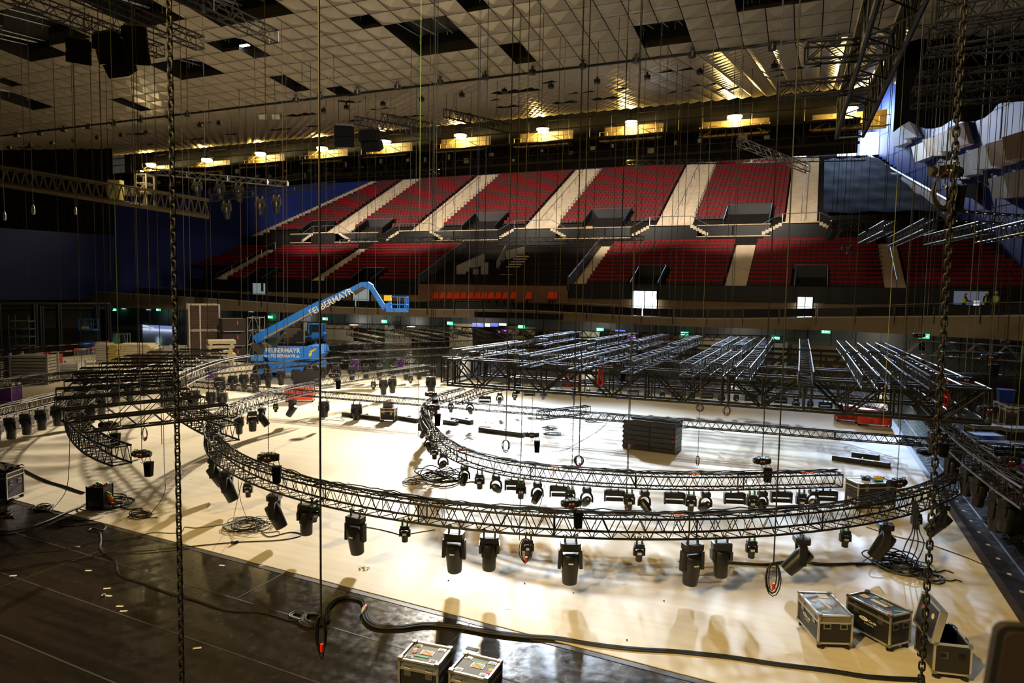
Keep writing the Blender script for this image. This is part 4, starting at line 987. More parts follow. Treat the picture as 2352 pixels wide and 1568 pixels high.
# --- the big black grid with bright trusses on top
gz = 2.85
ga, gb = onz(1028, 884, gz), onz(2275, 974, gz)
dirn = (gb-ga); dirn.z = 0; Lg = dirn.length; dirn.normalize(); back = Vector((-dirn.y, dirn.x, 0))
def bigtruss(label, a, b, w, h, bay, rc, rb, n=6, key=None):
    o = a.copy(); t = empty('heavy_truss', o); tag(t, label, 'truss')
    d = (b-a); L = d.length; d.normalize(); s = Vector((-d.y, d.x, 0))*w; up = Vector((0, 0, h))
    for off in (Vector(), s, up, s+up): MB().tube([off, off+d*L], rc, n).build('chord', 'blacktube', t, True)
    nbay = int(round(L/bay)); bb = MB(); x = L/nbay
    for i in range(nbay):
        for off in (Vector(), s):
            p0 = off+d*(i*x); p1 = off+d*((i+1)*x); pm = off+d*((i+.5)*x)
            bb.tube([p0, p0+up], rb*1.1, 5); bb.tube([p0+up+d*.12, pm-d*.05], rb, 5); bb.tube([pm+d*.05, p1+up-d*.12], rb, 5)
            bb.tube([pm, pm+up], rb*.8, 5)
            bb.tube([p0+d*.22, p0+d*.22+up], rb*.7, 5)
        bb.tube([d*(i*x), s+d*((i+.5)*x)], rb*.6, 4); bb.tube([s+d*((i+.5)*x), d*((i+1)*x)], rb*.6, 4)
        bb.tube([up+d*(i*x), s+up+d*((i+.5)*x)], rb*.6, 4); bb.tube([s+up+d*((i+.5)*x), up+d*((i+1)*x)], rb*.6, 4)
    for e in (0, L):
        for p, q in ((d*e, s+d*e), (d*e, up+d*e), (s+d*e, s+up+d*e), (up+d*e, s+up+d*e)): bb.tube([p, q], rb, 5)
    bb.build('bracing', 'blacktube', t)
    return t
ords2 = ['front', 'second', 'third', 'fourth', 'rearmost']
for k in range(5):
    off = back*(k*3.15)
    bigtruss('tall heavy black truss of the hanging grid, %s one' % ords2[k], ga+off, gb+off, .62, 1.0, 2.6, .048, .034, 6 if k < 2 else 5)
for k, fr in enumerate((0.0, 1.0)):
    p = ga+dirn*(Lg*fr)+back*.7; q = p+back*12.0
    bigtruss(('heavy black truss closing the grid at its left end', 'heavy black truss closing the grid at its right end')[k], p, q, .62, 1.0, 3.0, .045, .03, 5)
gt = gz+1.0+.05
pairs = [[(1050, 803), (1198, 783)], [(1238, 774), (1327, 761)], [(1205, 817), (1358, 786)], [(1360, 781), (1458, 764)], [(1316, 824), (1452, 791)], [(1455, 784), (1530, 767)], [(1440, 830), (1548, 795)], [(1545, 791), (1606, 771)],
 [(1575, 837), (1645, 800)], [(1645, 796), (1688, 773)], [(1645, 837), (1693, 805)], [(1695, 793), (1725, 776)], [(1706, 845), (1745, 803)], [(1745, 800), (1766, 776)], [(1852, 854), (1849, 806)], [(1849, 803), (1846, 779)],
 [(2000, 864), (1958, 812)], [(1955, 808), (1932, 783)], [(2065, 862), (2018, 820)], [(2008, 808), (1980, 788)], [(2155, 864), (2068, 817)], [(2075, 813), (2022, 788)]]
cols = ['first', 'first', 'second', 'second', 'third', 'third', 'fourth', 'fourth', 'fifth', 'fifth', 'sixth', 'sixth', 'seventh', 'seventh', 'eighth', 'eighth', 'ninth', 'ninth', 'tenth', 'tenth', 'last', 'last']
m_sil2 = mat('polished_tube', (.36, .43, .55), .26, .92)
for k, (a, b) in enumerate(pairs):
    h = .38; p = onz(*a, gt+h); q = onz(*b, gt+h); p.z = q.z = gt
    sh = Vector((-.2, 0, 0))
    truss('bright truss lying on the black grid, %s piece, %s line from the left' % ('near' if k % 2 == 0 else 'far', cols[k]), [p+sh, q+sh], .40, h, -1, smooth=False, m=m_sil2, mb=mat('tube_dark_alu', (.06, .07, .09), .4, .8), rc=.026, rb=.012, pitch=.8, n=6)
# red slings and black cloth bags on the grid
for k, (px, py) in enumerate(((1379, 865), (2173, 905))):
    p = onz(px, py, 3.5); t = empty('red_sling', p); tag(t, ['bundle of red round slings hanging in the middle of the black grid', 'bundle of red round slings hanging at the right end of the black grid'][k], 'sling')
    b = MB(); rn = random.Random(k)
    for i in range(9):
        w_ = rn.uniform(.05, .13); dy = rn.uniform(-.05, .05)
        b.tube([(0, dy, .45), (-w_*.6, dy, .1), (-w_, dy, -.25), (0, dy, -.38), (w_, dy, -.25), (w_*.6, dy, .1), (0, dy, .45)], .022, 5)
    b.build('loops', mat('sling_red', (.60, .02, .01), .7), t)
# --- trusses and rig in the upper right corner
A0, A1 = onz(1982, 313, 12.2), onz(2127, 0, 12.2); B0, B1 = onz(2042, 313, 12.2), onz(2236, 0, 12.2)
d = (A1-A0).normalized(); w_ = ((B0-A0)-d*(B0-A0).dot(d)).length
e = A0+d*((A1-A0).length+4)
bigtruss('huge black truss running overhead from the upper right corner towards the stands', e, A0, w_, 1.15, 2.3, .07, .04, 8)
for k, (a, b, z, hh) in enumerate((((1855, 135), (2040, 125), 12.2, .4), ((1785, 222), (2000, 205), 12.2, .4), ((2130, 112), (2400, 70), 12.6, .5), ((2125, 165), (2400, 143), 12.4, .5), ((2110, 208), (2400, 186), 12.3, .5), ((2096, 240), (2400, 216), 12.2, .5), ((2150, 50), (2400, 10), 12.9, .5))):
    p = onz(*a, z); q = onz(*b, z)
    truss(['black box truss stub sticking out left of the huge overhead truss, nearer one', 'black box truss stub sticking out left of the huge overhead truss, farther one', 'overhead cross truss at upper right, second from the top', 'overhead cross truss at upper right, third from the top', 'overhead cross truss at upper right, fourth from the top', 'overhead cross truss at upper right, the lowest above the black drape', 'overhead cross truss at upper right, topmost'][k],
     [p, Vector((q.x, q.y, p.z))], hh, hh, 1, smooth=False, rc=.034, rb=.014, pitch=.8, m='blacktube', hang=k > 1)
# ceiling trusses upper left
for k, (a, b, lb) in enumerate((((470, 112), (300, 20), 'middle'), ((640, 98), (470, 0), 'right hand'), ((378, 130), (150, 0), 'left hand'))):
    p = onz(*a, 15.0); q = p+Vector((0, -12, 0))
    truss('black truss under the ceiling at upper left, the %s one of three' % lb, [p, q], .42, .42, -1, smooth=False, rc=.03, rb=.014, pitch=.7, hang=True)
for k, (a, b, z) in enumerate((((814, 285), (980, 318), 16), ((875, 278), (995, 305), 16.6), ((1018, 268), (1155, 303), 16.6))):
    p = ond(*a, 40); q = ond(*b, 34)
    truss('small black truss hanging in front of the catwalk, %s of three' % ['leftmost', 'middle', 'rightmost'][k], [p, q], .4, .45, 1, smooth=False, rc=.03, rb=.018, pitch=.7, n=4, hang=True)
for k, (a, b, dd, m_) in enumerate((((335, 398), (660, 428), 48, 'steel'), ((483, 462), (770, 428), 46, 'black'), ((480, 520 - 74), (700, 408), 50, 'black'), ((655, 412), (1010, 398), 60, 'black'), ((1700, 332), (1860, 395), 36, 'steel'), ((1440, 378), (1990, 368), 60, 'steel'), ((780, 560), (1060, 552), 60, 'steel'), ((1040, 556), (1480, 552), 60, 'steel'))):
    p = ond(*a, dd); q = ond(*b, dd+1)
    truss(['lit steel truss running right from the lift platform at upper left', 'thin black truss hung with lights in front of the blue wall', 'dark truss just above the blue wall', 'thin dark truss under the catwalk above the upper seats', 'short steel truss hanging below the catwalk at right', 'long thin steel truss above the top row at right', 'thin steel truss hanging in front of the lower seats at centre left', 'thin steel truss hanging in front of the dark box tier'][k],
      [p, q], .35, .38, 1, smooth=False, rc=.028, rb=.014, pitch=.7, n=4, m=m_, key='U%d' % k, hang=True)
# right side hanging trusses
rs = [((1906, 530), (2048, 528), 33, 33), ((1915, 556), (1935, 520), 31, 37), ((1991, 566), (2055, 520), 29, 36), ((2059, 572), (2150, 515), 27, 36), ((2145, 570), (2277, 525), 25, 31), ((2266, 566), (2400, 520), 23, 28), ((2150, 520), (2400, 508), 32, 30)]
for k, (a, b, d0, d1) in enumerate(rs):
    p = ond(*a, d1); q = ond(*b, d0); q.z = p.z = (p.z+q.z)/2
    truss('hanging truss in front of the right hand seats, %s from the left' % pos[k], [p, q], .42, .42, -1, smooth=False, rc=.028, rb=.014, pitch=.55, n=5, m='silver' if k in (2, 3, 4, 5) else 'blacktube', mb='blacktube' if k < 2 else mat('tube_dark_alu', (.1, .12, .15)), key='S%d' % k, hang=True)
p, q = onz(2165, 858, 3.4), onz(2400, 866, 3.4)
truss('dark truss reaching right from the end of the black grid, above the black cases', [p, q], .5, .9, 1, smooth=False, rc=.034, rb=.018, pitch=1.6)
p, q = ond(2080, 812, 30), ond(2345, 822, 27)
q.z = p.z
truss('thin grey truss hanging before the dark wall at right', [p, q], .4, .6, 1, smooth=False, rc=.02, rb=.011, pitch=1.0, n=4, m='steel', hang=True)
# lattice girders under the balcony
for k, (x0, x1) in enumerate(((555, 1130), (1060, 1800))):
    p = ond(x0, 748 if k == 0 else 766, 68 if k == 0 else 63); q = ond(x1, 748+28 if k == 0 else 784, 62 if k == 0 else 58)
    q.z = p.z
    truss('long black lattice girder under the balcony edge, %s half' % ('left' if k == 0 else 'right'), [p, q], .4, .55, 1, smooth=False, rc=.03, rb=.02, pitch=.9, n=4, m='black')
# ================================================================= cable looms on trusses
def loom(key, label, n=3, amp=.07, z=.42, r=.012, seed=1, w=.36):
    rn = random.Random(seed); P = resample(PATHS[key], .22)
    t = empty('cable_loom', P[0]); tag(t, label, 'cable')
    for k in range(n):
        q = []; off = rn.uniform(-w/2, w/2); ph = rn.uniform(0, 6)
        for i, p in enumerate(P):
            a = P[min(i+1, len(P)-1)]-P[max(i-1, 0)]; s = Vector((-a.y, a.x, 0)).normalized()
            q.append(p-P[0]+s*(off+amp*math.sin(i*.35+ph)+rn.uniform(-.03, .03))+Vector((0, 0, z+.02+r+.03*abs(math.sin(i*.22+ph*2))+rn.uniform(0, .04))))
        MB().tube(q, r, 5).build('cable', 'cable', t, True)
    g = MB()
    for i in range(2, len(P)-2, 1):
        if rn.random() < .45:
            p = P[i]-P[0]; a = rn.uniform(.08, .2); s = Vector((rn.uniform(-1, 1), rn.uniform(-1, 1), 0)).normalized(); o2 = Vector((rn.uniform(-.15, .15), rn.uniform(-.15, .15), 0))
            g.tube([p+o2+Vector((0, 0, z+.03)), p+o2+s*a*.5+Vector((0, 0, z+a*.55)), p+o2+s*a+Vector((0, 0, z-.02)), p+o2+s*a*.8+Vector((0, 0, z-.25-a))], .006, 4)
    tag(g.build('loose_wires', 'cable', t), kind='stuff')
    return t
loom('R1', 'thick bundle of black cables lying along the top of the foreground curved truss', 5, .06, .42, .014, 1)
loom('R1b', 'bundle of black cables on the bright part of the foreground ring', 3, .06, .42, .013, 2)
loom('R2', 'bundle of black cables along the top of the inner ring truss', 5, .05, .34, .013, 3, .28)
loom('L0b', 'thick heap of black cables on the truss at the left edge', 6, .12, .34, .02, 4)
loom('T7', 'thick black cables on the truss beyond the boom lift', 6, .12, .4, .03, 5)
loom('RT', 'heap of black cables along the descending truss at the right edge', 4, .1, .46, .013, 6)
loom('L0', 'black cables along the truss carrying the left edge row of lights', 3, .08, .32, .013, 7)
m_org = mat('orange_connector', (.75, .17, .02), .5)
for k, (key, px) in enumerate((('R1', 705), ('R1', 1540), ('R1', 1970), ('R2', 1060), ('R2', 1270), ('R2', 1590), ('R2', 1850))):
    P = PATHS[key]; q = min(P, key=lambda p: abs(proj(p)[0]-px)); b = MB()
    for i in range(3): b.tube([(i*.11, .03*(-1)**i, 0), (i*.11+.08, .03*(-1)**i+.01, .01)], .022, 6)
    o = b.build('cable_connector', m_org); o.location = q+Vector((-.1, -.12, .42 if key == 'R1' else .34))+Vector((0, 0, .07))
    tag(o, 'cluster of orange cable connectors on '+['the foreground truss beside the long black rope', 'the middle of the foreground truss', 'the right part of the foreground truss', 'the left bend of the inner ring truss', 'the inner ring truss below the hanging cable loop', 'the inner ring truss, right of centre', 'the inner ring truss near its free end'][k], 'connector')
# ================================================================= moving lights
m_lens = mat('lens_glass', (.10, .13, .17), .08, .2)
m_led = mat('led_face', (.55, .62, .72), .25, .2)
m_label = mat('logo_white', (.8, .8, .78), .5)
m_gtop = mat('fixture_top', (.08, .075, .05), .5)
m_green = mat('green_mark', (.03, .5, .12), .5)
def clampmesh(w):
    b = MB()
    for sx in (-w, w):
        b.tube([(sx, -.05, 0), (sx, -.03, .035), (sx, .02, .035), (sx, .05, .0), (sx, .03, -.04), (sx, 0, -.06)], .014, 5); b.box(sx-.02, sx+.02, -.02, .02, -.14, -.05)
        b.box(sx-.05, sx+.05, .05, .08, -.03, 0)
    return b
RX = lambda a: Matrix.Rotation(a, 4, 'X')
def make_L():
    t = empty('moving_head_light', (0, 0, 0))
    clampmesh(.12).build('clamp', 'steel', t)
    MB().cbox((0, 0, -.20), .43, .32, .13, ch=.05).build('base', 'plastic', t)
    MB().box(-.15, .15, -.10, .10, -.137, -.13).build('top_plate', m_gtop, t)
    y = MB(); y.cbox((0, 0, -.30), .46, .17, .07, ch=.03)
    for s in (-1, 1): y.hexa([(s*.235-.035, -.06, -.72), (s*.235+.035, -.06, -.72), (s*.235+.035, .06, -.72), (s*.235-.035, .06, -.72), (s*.21-.04, -.085, -.30), (s*.21+.04, -.085, -.30), (s*.21+.04, .085, -.30), (s*.21-.04, .085, -.30)])
    y.build('yoke', 'plastic', t)
    h = MB().lathe([(.10, .235), (.165, .225), (.185, .19), (.19, .02), (.185, -.05), (.170, -.30), (.160, -.43), (.135, -.445)], 22).build('head', 'plastic', t, True)
    h.location = (0, 0, -.62)
    l = MB().lathe([(.125, -.446), (.10, -.45), (.0, -.455)], 16).build('lens', m_lens, h, True)
    q = MB().box(-.05, .05, -.196, -.18, .06, .085); q.build('logo', m_label, h)
    return t
def make_W():
    t = empty('wash_light', (0, 0, 0)); clampmesh(.12).build('clamp', 'steel', t)
    MB().cbox((0, 0, -.19), .40, .30, .12, ch=.05).build('base', 'plastic', t)
    MB().box(-.14, .14, -.1, .1, -.129, -.122).build('top_plate', m_gtop, t)
    y = MB(); y.cbox((0, 0, -.28), .42, .2, .07, ch=.03)
    for s in (-1, 1): y.hexa([(s*.19-.03, -.09, -.50), (s*.19+.03, -.09, -.50), (s*.19+.03, .09, -.50), (s*.19-.03, .09, -.50), (s*.19-.03, -.12, -.3), (s*.19+.03, -.12, -.3), (s*.19+.03, .12, -.3), (s*.19-.03, .12, -.3)])
    y.build('yoke', 'plastic', t)
    h = MB().lathe([(.08, .17), (.15, .15), (.17, .10), (.172, -.12), (.15, -.14), (.145, -.38), (.13, -.42), (.10, -.43)], 20).build('head', 'plastic', t, True); h.location = (0, 0, -.46)
    MB().lathe([(.095, -.431), (.05, -.434), (.0, -.436)], 14).build('lens', m_lens, h, True)
    return t
def make_S():
    t = empty('small_moving_light', (0, 0, 0)); clampmesh(.06).build('clamp', 'steel', t)
    MB().cbox((0, 0, -.17), .21, .17, .07, ch=.02).build('base', 'plastic', t)
    MB().box(-.07, .07, -.05, .05, -.134, -.128).build('top_plate', m_green, t)
    y = MB(); y.cbox((0, 0, -.22), .23, .12, .05, ch=.02)
    for s in (-1, 1): y.box(s*.11-.02, s*.11+.02, -.05, .05, -.40, -.22)
    y.build('yoke', 'plastic', t)
    h = MB().lathe([(.05, .09), (.085, .07), (.09, 0), (.088, -.05), (.075, -.07), (.072, -.17), (.06, -.18)], 16).build('head', 'plastic', t, True); h.location = (0, 0, -.36)
    MB().lathe([(.055, -.181), (.02, -.184), (0, -.185)], 12).build('lens', m_lens, h, True)
    MB().cbox((0, -.083, .02), .09, .015, .05).build('vent_panel', mat('vent_light', (.5, .52, .5), .4), h)
    return t
def make_M():
    t = empty('round_yoke_light', (0, 0, 0)); clampmesh(.08).build('clamp', 'steel', t)
    MB().cbox((0, 0, -.13), .24, .22, .09, ch=.04).build('base', 'plastic', t)
    y = MB(); pts = []
    for i in range(15):
        a = math.pi*(.0+i/14.0); pts.append((.15*math.cos(a)*1.02, 0, -.36+.17*math.sin(a)))
    pts = [(.153, 0, -.46)]+pts+[(-.153, 0, -.46)]
    y.tube(pts, .032, 6); y.build('yoke', 'plastic', t, True)
    h = MB().lathe([(.04, .15), (.09, .13), (.11, .06), (.118, -.02), (.105, -.10), (.095, -.20), (.085, -.24)], 18).build('head', 'plastic', t, True); h.location = (0, 0, -.43)
    MB().lathe([(.08, -.241), (.05, -.245), (0, -.25)], 14).build('lens', m_lens, h, True)
    MB().lathe([(.06, .142), (.03, .152), (0, .154)], 10).build('rear_cap', mat('grey_cap', (.25, .27, .3), .35), h, True)
    return t
def make_B():
    t = empty('bar_light', (0, 0, 0)); clampmesh(.1).build('clamp', 'steel', t)
    MB().cbox((0, 0, -.16), .50, .16, .15, ch=.03).build('base', 'plastic', t)
    y = MB()
    for s in (-1, 1): y.cbox((s*.265, 0, -.25), .045, .15, .30)
    y.build('side_arm', 'plastic', t)
    h = MB(); h.cbox((0, 0, 0), .46, .12, .10); h = h.build('head', 'plastic', t); h.location = (0, 0, -.35)
    MB().box(-.21, .21, -.02, .055, .05, .058).build('led_strip', m_led, h)
    g = MB()
    for i in range(9): g.box(-.19+i*.042, -.165+i*.042, -.012, .048, .0585, .0600)
    g.build('led_cells', mat('led_dark', (.06, .07, .09), .3), h)
    return t
PROTO = {}
MK = dict(L=make_L, W=make_W, S=make_S, M=make_M, B=make_B)
GRP = {}
def fixture(kind, p, pan, tilt, label, roll=0, scale=1, cat='stage light', group=None):
    if kind not in PROTO: PROTO[kind] = MK[kind](); t = PROTO[kind]
    else: t = dup(PROTO[kind])
    t.location = p; t.rotation_euler = (0, 0, YAW+R(pan)); t.scale = (scale,)*3
    for c in t.children:
        if c.name.startswith('head'): c.rotation_euler = (R(tilt), R(roll), 0)
    tag(t, label, cat, group); return t
def at(key, px): return min(resample(PATHS[key], .05), key=lambda p: abs(proj(p)[0]-px))
kn = dict(L='large black moving light', W='large tapered black wash light', S='small black moving light', M='round yoked black light', B='black bar-shaped light')
# outer ring: kind, px, pan, tilt (tilt>0 throws the lens away), words
O1 = [('L', 492, 90, -35, 'tilted sharply under the left bend of the foreground truss'), ('S', 470, 0, 0, 'highest at the left bend of the foreground truss'), ('L', 522, -90, 25, 'leaning right, second large one from the left on the foreground truss'), ('S', 569, 0, 5, 'between the second and third large lights of the foreground truss'),
 ('L', 630, -90, 26, 'leaning right just before the long black rope'), ('W', 705, 10, 0, 'hanging behind the long black rope'), ('S', 722, 30, 15, 'half hidden right behind the wash light at the long black rope'), ('L', 818, -20, 12, 'first large one right of the long black rope'), ('S', 932, 0, 0, 'alone between two large ones, left part of the foreground truss'),
 ('L', 1046, -10, 10, 'leaning slightly, left of the middle wash light'), ('W', 1127, 0, 0, 'in the middle of the foreground truss'), ('S', 1215, 0, 0, 'with a loop of cable beside it'), ('L', 1309, 0, 3, 'hanging straight down under the tall black hoist bag'), ('S', 1470, 0, 0, 'alone between two large ones, right of the middle hoist'),
 ('L', 1593, 15, 8, 'directly left of the right hand wash light'), ('W', 1657, 0, 0, 'hanging over the right half of the cream floor'), ('S', 1727, 0, 0, 'right of the wash light above the cable loops'), ('L', 1843, 80, 42, 'swung up almost level, right part of the foreground truss'), ('S', 1944, 0, 0, 'between the two tilted large lights at right'),
 ('L', 2033, 75, 30, 'pointing down left above the big cable pile at right'), ('S', 2107, 0, 0, 'beside the bundle of falling cables at right'), ('L', 2165, 70, 40, 'the last large one at the right end, behind the thick chain')]
for (k, px, pan, tilt, wd) in O1:
    p = at('R1', px); fixture(k, p+Vector((0, 0, -.04)), pan, tilt, '%s %s' % (kn[k], wd), scale={'L': .98, 'W': 1.0, 'S': .95}.get(k, 1))
O2 = [('W', 548, 10, 10, 'leaning right'), ('L', 580, 20, 0, 'straight'), ('L', 602, -90, 35, 'tilted with a shiny lens'), ('S', 633, 0, 0, 'small'), ('L', 672, 75, 35, 'tilted, by the red case')]
for (k, px, pan, tilt, wd) in O2:
    fixture(k, at('R1b', px)+Vector((0, 0, -.04)), pan, tilt, '%s on the bright far left ring part, %s' % (kn[k], wd), scale=.9)
# inner ring
I = [('S', 975), ('M', 985), ('S', 998), ('M', 1018), ('S', 1036), ('M', 1066), ('S', 1103), ('M', 1140), ('B', 1183), ('S', 1198), ('M', 1235), ('B', 1287), ('S', 1309), ('M', 1350), ('B', 1412), ('S', 1447), ('M', 1481), ('B', 1549), ('S', 1589), ('M', 1620), ('B', 1687), ('S', 1727), ('M', 1752), ('B', 1797), ('S', 1843), ('M', 1870), ('B', 1900)]
cnt = {}
oo26 = 'first second third fourth fifth sixth seventh eighth ninth tenth eleventh twelfth thirteenth fourteenth fifteenth sixteenth seventeenth eighteenth nineteenth twentieth twenty-first twenty-second twenty-third twenty-fourth twenty-fifth last'.split()
oo = ['first', 'second', 'third', 'fourth', 'fifth', 'sixth', 'seventh', 'eighth', 'ninth', 'tenth', 'eleventh']
for i, (k, px) in enumerate(I):
    n = cnt[k] = cnt.get(k, -1)+1
    side = 0
    fixture(k, at('R2', px)+Vector((0, 0, -.04)), (-8+(i*37) % 17) if k != 'B' else -4, {'M': 52 if n % 2 else -40, 'S': 8, 'B': -14}[k], '%s, near side of the inner ring, %s such from the left' % (kn[k], oo[n]), roll={'M': (-30, 35, 20)[n % 3]}.get(k, 0), scale={'S': 1.12, 'M': 1.02, 'B': .98}[k])
P2 = PATHS['R2']; 
back_pts = [p for p in resample(P2, .5) if proj(p)[1] < 975 and proj(p)[0] < 1060][:10]
for i, p in enumerate(back_pts[1:9]):
    k = 'MBS'[i % 3]; fixture(k, p+Vector((0, 0, -.04)), 60, 40, '%s inside the left bend of the inner ring, %s going back' % (kn[k], oo[i]), scale=1.0)
for i in range(26):
    px = 1080+i*34; k = 'MBMSB'[i % 5] if i > 2 else 'MBM'[i]
    p = at('R2b', px)
    fixture(k, p+Vector((0, 0, -.04)), (i*29) % 21-10, {'M': 45, 'S': 5, 'B': -12}[k], '%s on the far inner ring, %s place from the left' % (kn[k], oo26[i]), scale=1.08)
for i, px in enumerate((-12, 25, 60, 94, 131)):
    fixture('W', at('L0', px)+Vector((0, 0, -.04)), 5, 0, 'tall dark wash light hanging at the left edge, %s from the left' % ('cut off, first', 'second', 'third', 'fourth', 'fifth')[i], scale=1.12)
for i, px in enumerate((193, 232, 266, 297, 331)):
    fixture('W', at('R3b', px)+Vector((0, 0, -.04)), 5, 0, 'dark wash light seen through the ladder trusses, %s from the left' % oo[i], scale=1.2)
for i, px in enumerate((505, 535, 560, 586, 615, 645, 680, 710, 742, 772)):
    fixture('W' if i % 3 else 'L', at('T6', px)+Vector((0, 0, -.04)), 5, 8, 'dark light under the truss in front of the boom lift, %s from the left' % oo[i], scale=1.15)
for i, px in enumerate((770, 807, 840, 872, 903, 932, 962, 995, 1025)):
    fixture('W', at('T7', px)+Vector((0, 0, -.04)), 5, 8, 'dark light under the cable covered truss beyond the boom lift, %s from the left' % oo[i], scale=1.2)
for i, (px, k) in enumerate(((446, 'W'), (485, 'W'), (510, 'W'), (744, 'W'), (820, 'W'))):
    fixture(k, at('LT', px)+Vector((0, 0, -.04)), 5, 0, 'dark wash light under the long thin straight truss, %s from the left' % oo[i], scale=1.25)
for i, (px, k) in enumerate(((858, 'S'), (880, 'W'), (902, 'W'), (943, 'S'))):
    fixture(k, at('T5', px)+Vector((0, 0, -.04)), 5, 8, 'dark light under the bright straight truss behind the ring, %s from the left' % oo[i], scale=1.15)
f_ = fixture('W', ond(990, 858, 38), 0, 0, 'dark tall wash light hanging alone left of the black grid', scale=1.3); MB().tube([(0, 0, 0), (0, 0, (cz(f_.location.y)-f_.location.z)/1.3)], .012, 4).build('suspension_line', 'black', f_)
for i, (py, k) in enumerate(((1000, 'W'), (1045, 'L'), (1080, 'W'), (1102, 'W'), (1135, 'L'), (1150, 'W'))):
    P = resample(PATHS['RT'], .1); p = min(P, key=lambda q: abs(proj(q)[1]-(py-20)))
    fixture(k, p+Vector((0, 0, -.04)), 20, 5, 'dark light under the descending truss at the right edge, %s going down' % oo[i], scale=1.05)
# lights in the air on the far trusses
for i, px in enumerate((345, 453, 505, 548)):
    p = at('U0', px); fixture('W', p+Vector((0, 0, -.05)), 5, 10, 'dark light hanging under the lit steel truss at upper left, %s' % oo[i], scale=1.5)
for i, px in enumerate((520, 596, 634)):
    p = at('U1', px); fixture('W', p+Vector((0, 0, -.05)), 5, 10, 'dark light hanging on the thin truss before the blue wall, %s' % oo[i], scale=1.4)
# ================================================================= chain hoists
m_hred = mat('hoist_red', (.10, .008, .006), .5); m_hlight = mat('hoist_led', (.8, .75, .7), .4)
def hoist_proto(bag):
    t = empty('chain_hoist', (0, 0, 0))
    b = MB(); b.cbox((0, 0, 0), .52, .25, .22, ch=.04); b.cbox((0, 0, .0), .20, .30, .27, ch=.03); b.build('motor_body', 'plastic', t)
    for s in (-1, 1): MB().lathe([(.10, -.10), (.12, -.06), (.12, .06), (.10, .10)], 12, TR((s*.24, 0, 0), 0, 0, R(90))).build('end_cap', 'plastic', t, True)
    MB().box(-.15, .11, -.155, -.149, -.08, -.02).build('red_label', m_hred, t)
    g = MB(); g.box(-.11, -.05, -.157, -.150, .0, .03); g.box(.0, .06, -.157, -.150, .0, .03); g.build('white_marks', m_hlight, t)
    h = MB(); 
    for s in (-1, 1): h.tube([(s*.22, -.1, .1), (s*.22, -.1, .19), (s*.1, -.1, .19), (s*.1, -.1, .1)], .012, 5)
    h.build('carry_handle', 'black', t)
    MB().tube([(0, 0, -.13), (0, 0, -.24), (.04, 0, -.30), (0, 0, -.36), (-.05, 0, -.31)], .018, 6).build('hook', 'steel', t, True)
    if bag:
        q = MB(); q.hexa([(.14, -.12, -.85), (.36, -.12, -.85), (.36, .10, -.85), (.14, .10, -.85), (.11, -.14, -.30), (.39, -.14, -.30), (.39, .12, -.30), (.11, .12, -.30)]).build('chain_bag', 'fabric', t)
        MB().tube([(.13, -.1, -.3), (.18, 0, -.1)], .012, 4).tube([(.37, -.1, -.3), (.30, 0, -.1)], .012, 4).build('bag_strap', 'fabric', t)
    return t
HP = {}
def chain_up(t, z0, ztop, r=.011, m='black', links=None):
    if links is None:
        MB().tube([(0, 0, .12), (0, 0, ztop-z0)], r, 5).build('load_chain', m, t)
def hoist(px, py, dep, label, bag=True, rz=0, ztop=None, scale=1, beaded=True):
    p = ond(px, py, dep)
    if bag not in HP: HP[bag] = hoist_proto(bag); t = HP[bag]
    else: t = dup(HP[bag])
    for c in list(t.children):
        if c.name.startswith('load_chain'): bpy.data.objects.remove(c)
    t.location = p; t.rotation_euler = (0, 0, YAW+R(rz)); t.scale = (scale,)*3
    tag(t, label, 'chain hoist')
    zt = (cz(p.y)+(.9 if (math.floor(p.x), math.floor(p.y)) in cells else 0)) if p.y < VE else 22
    LNK.append((t, zt))
    return t
LNK = []
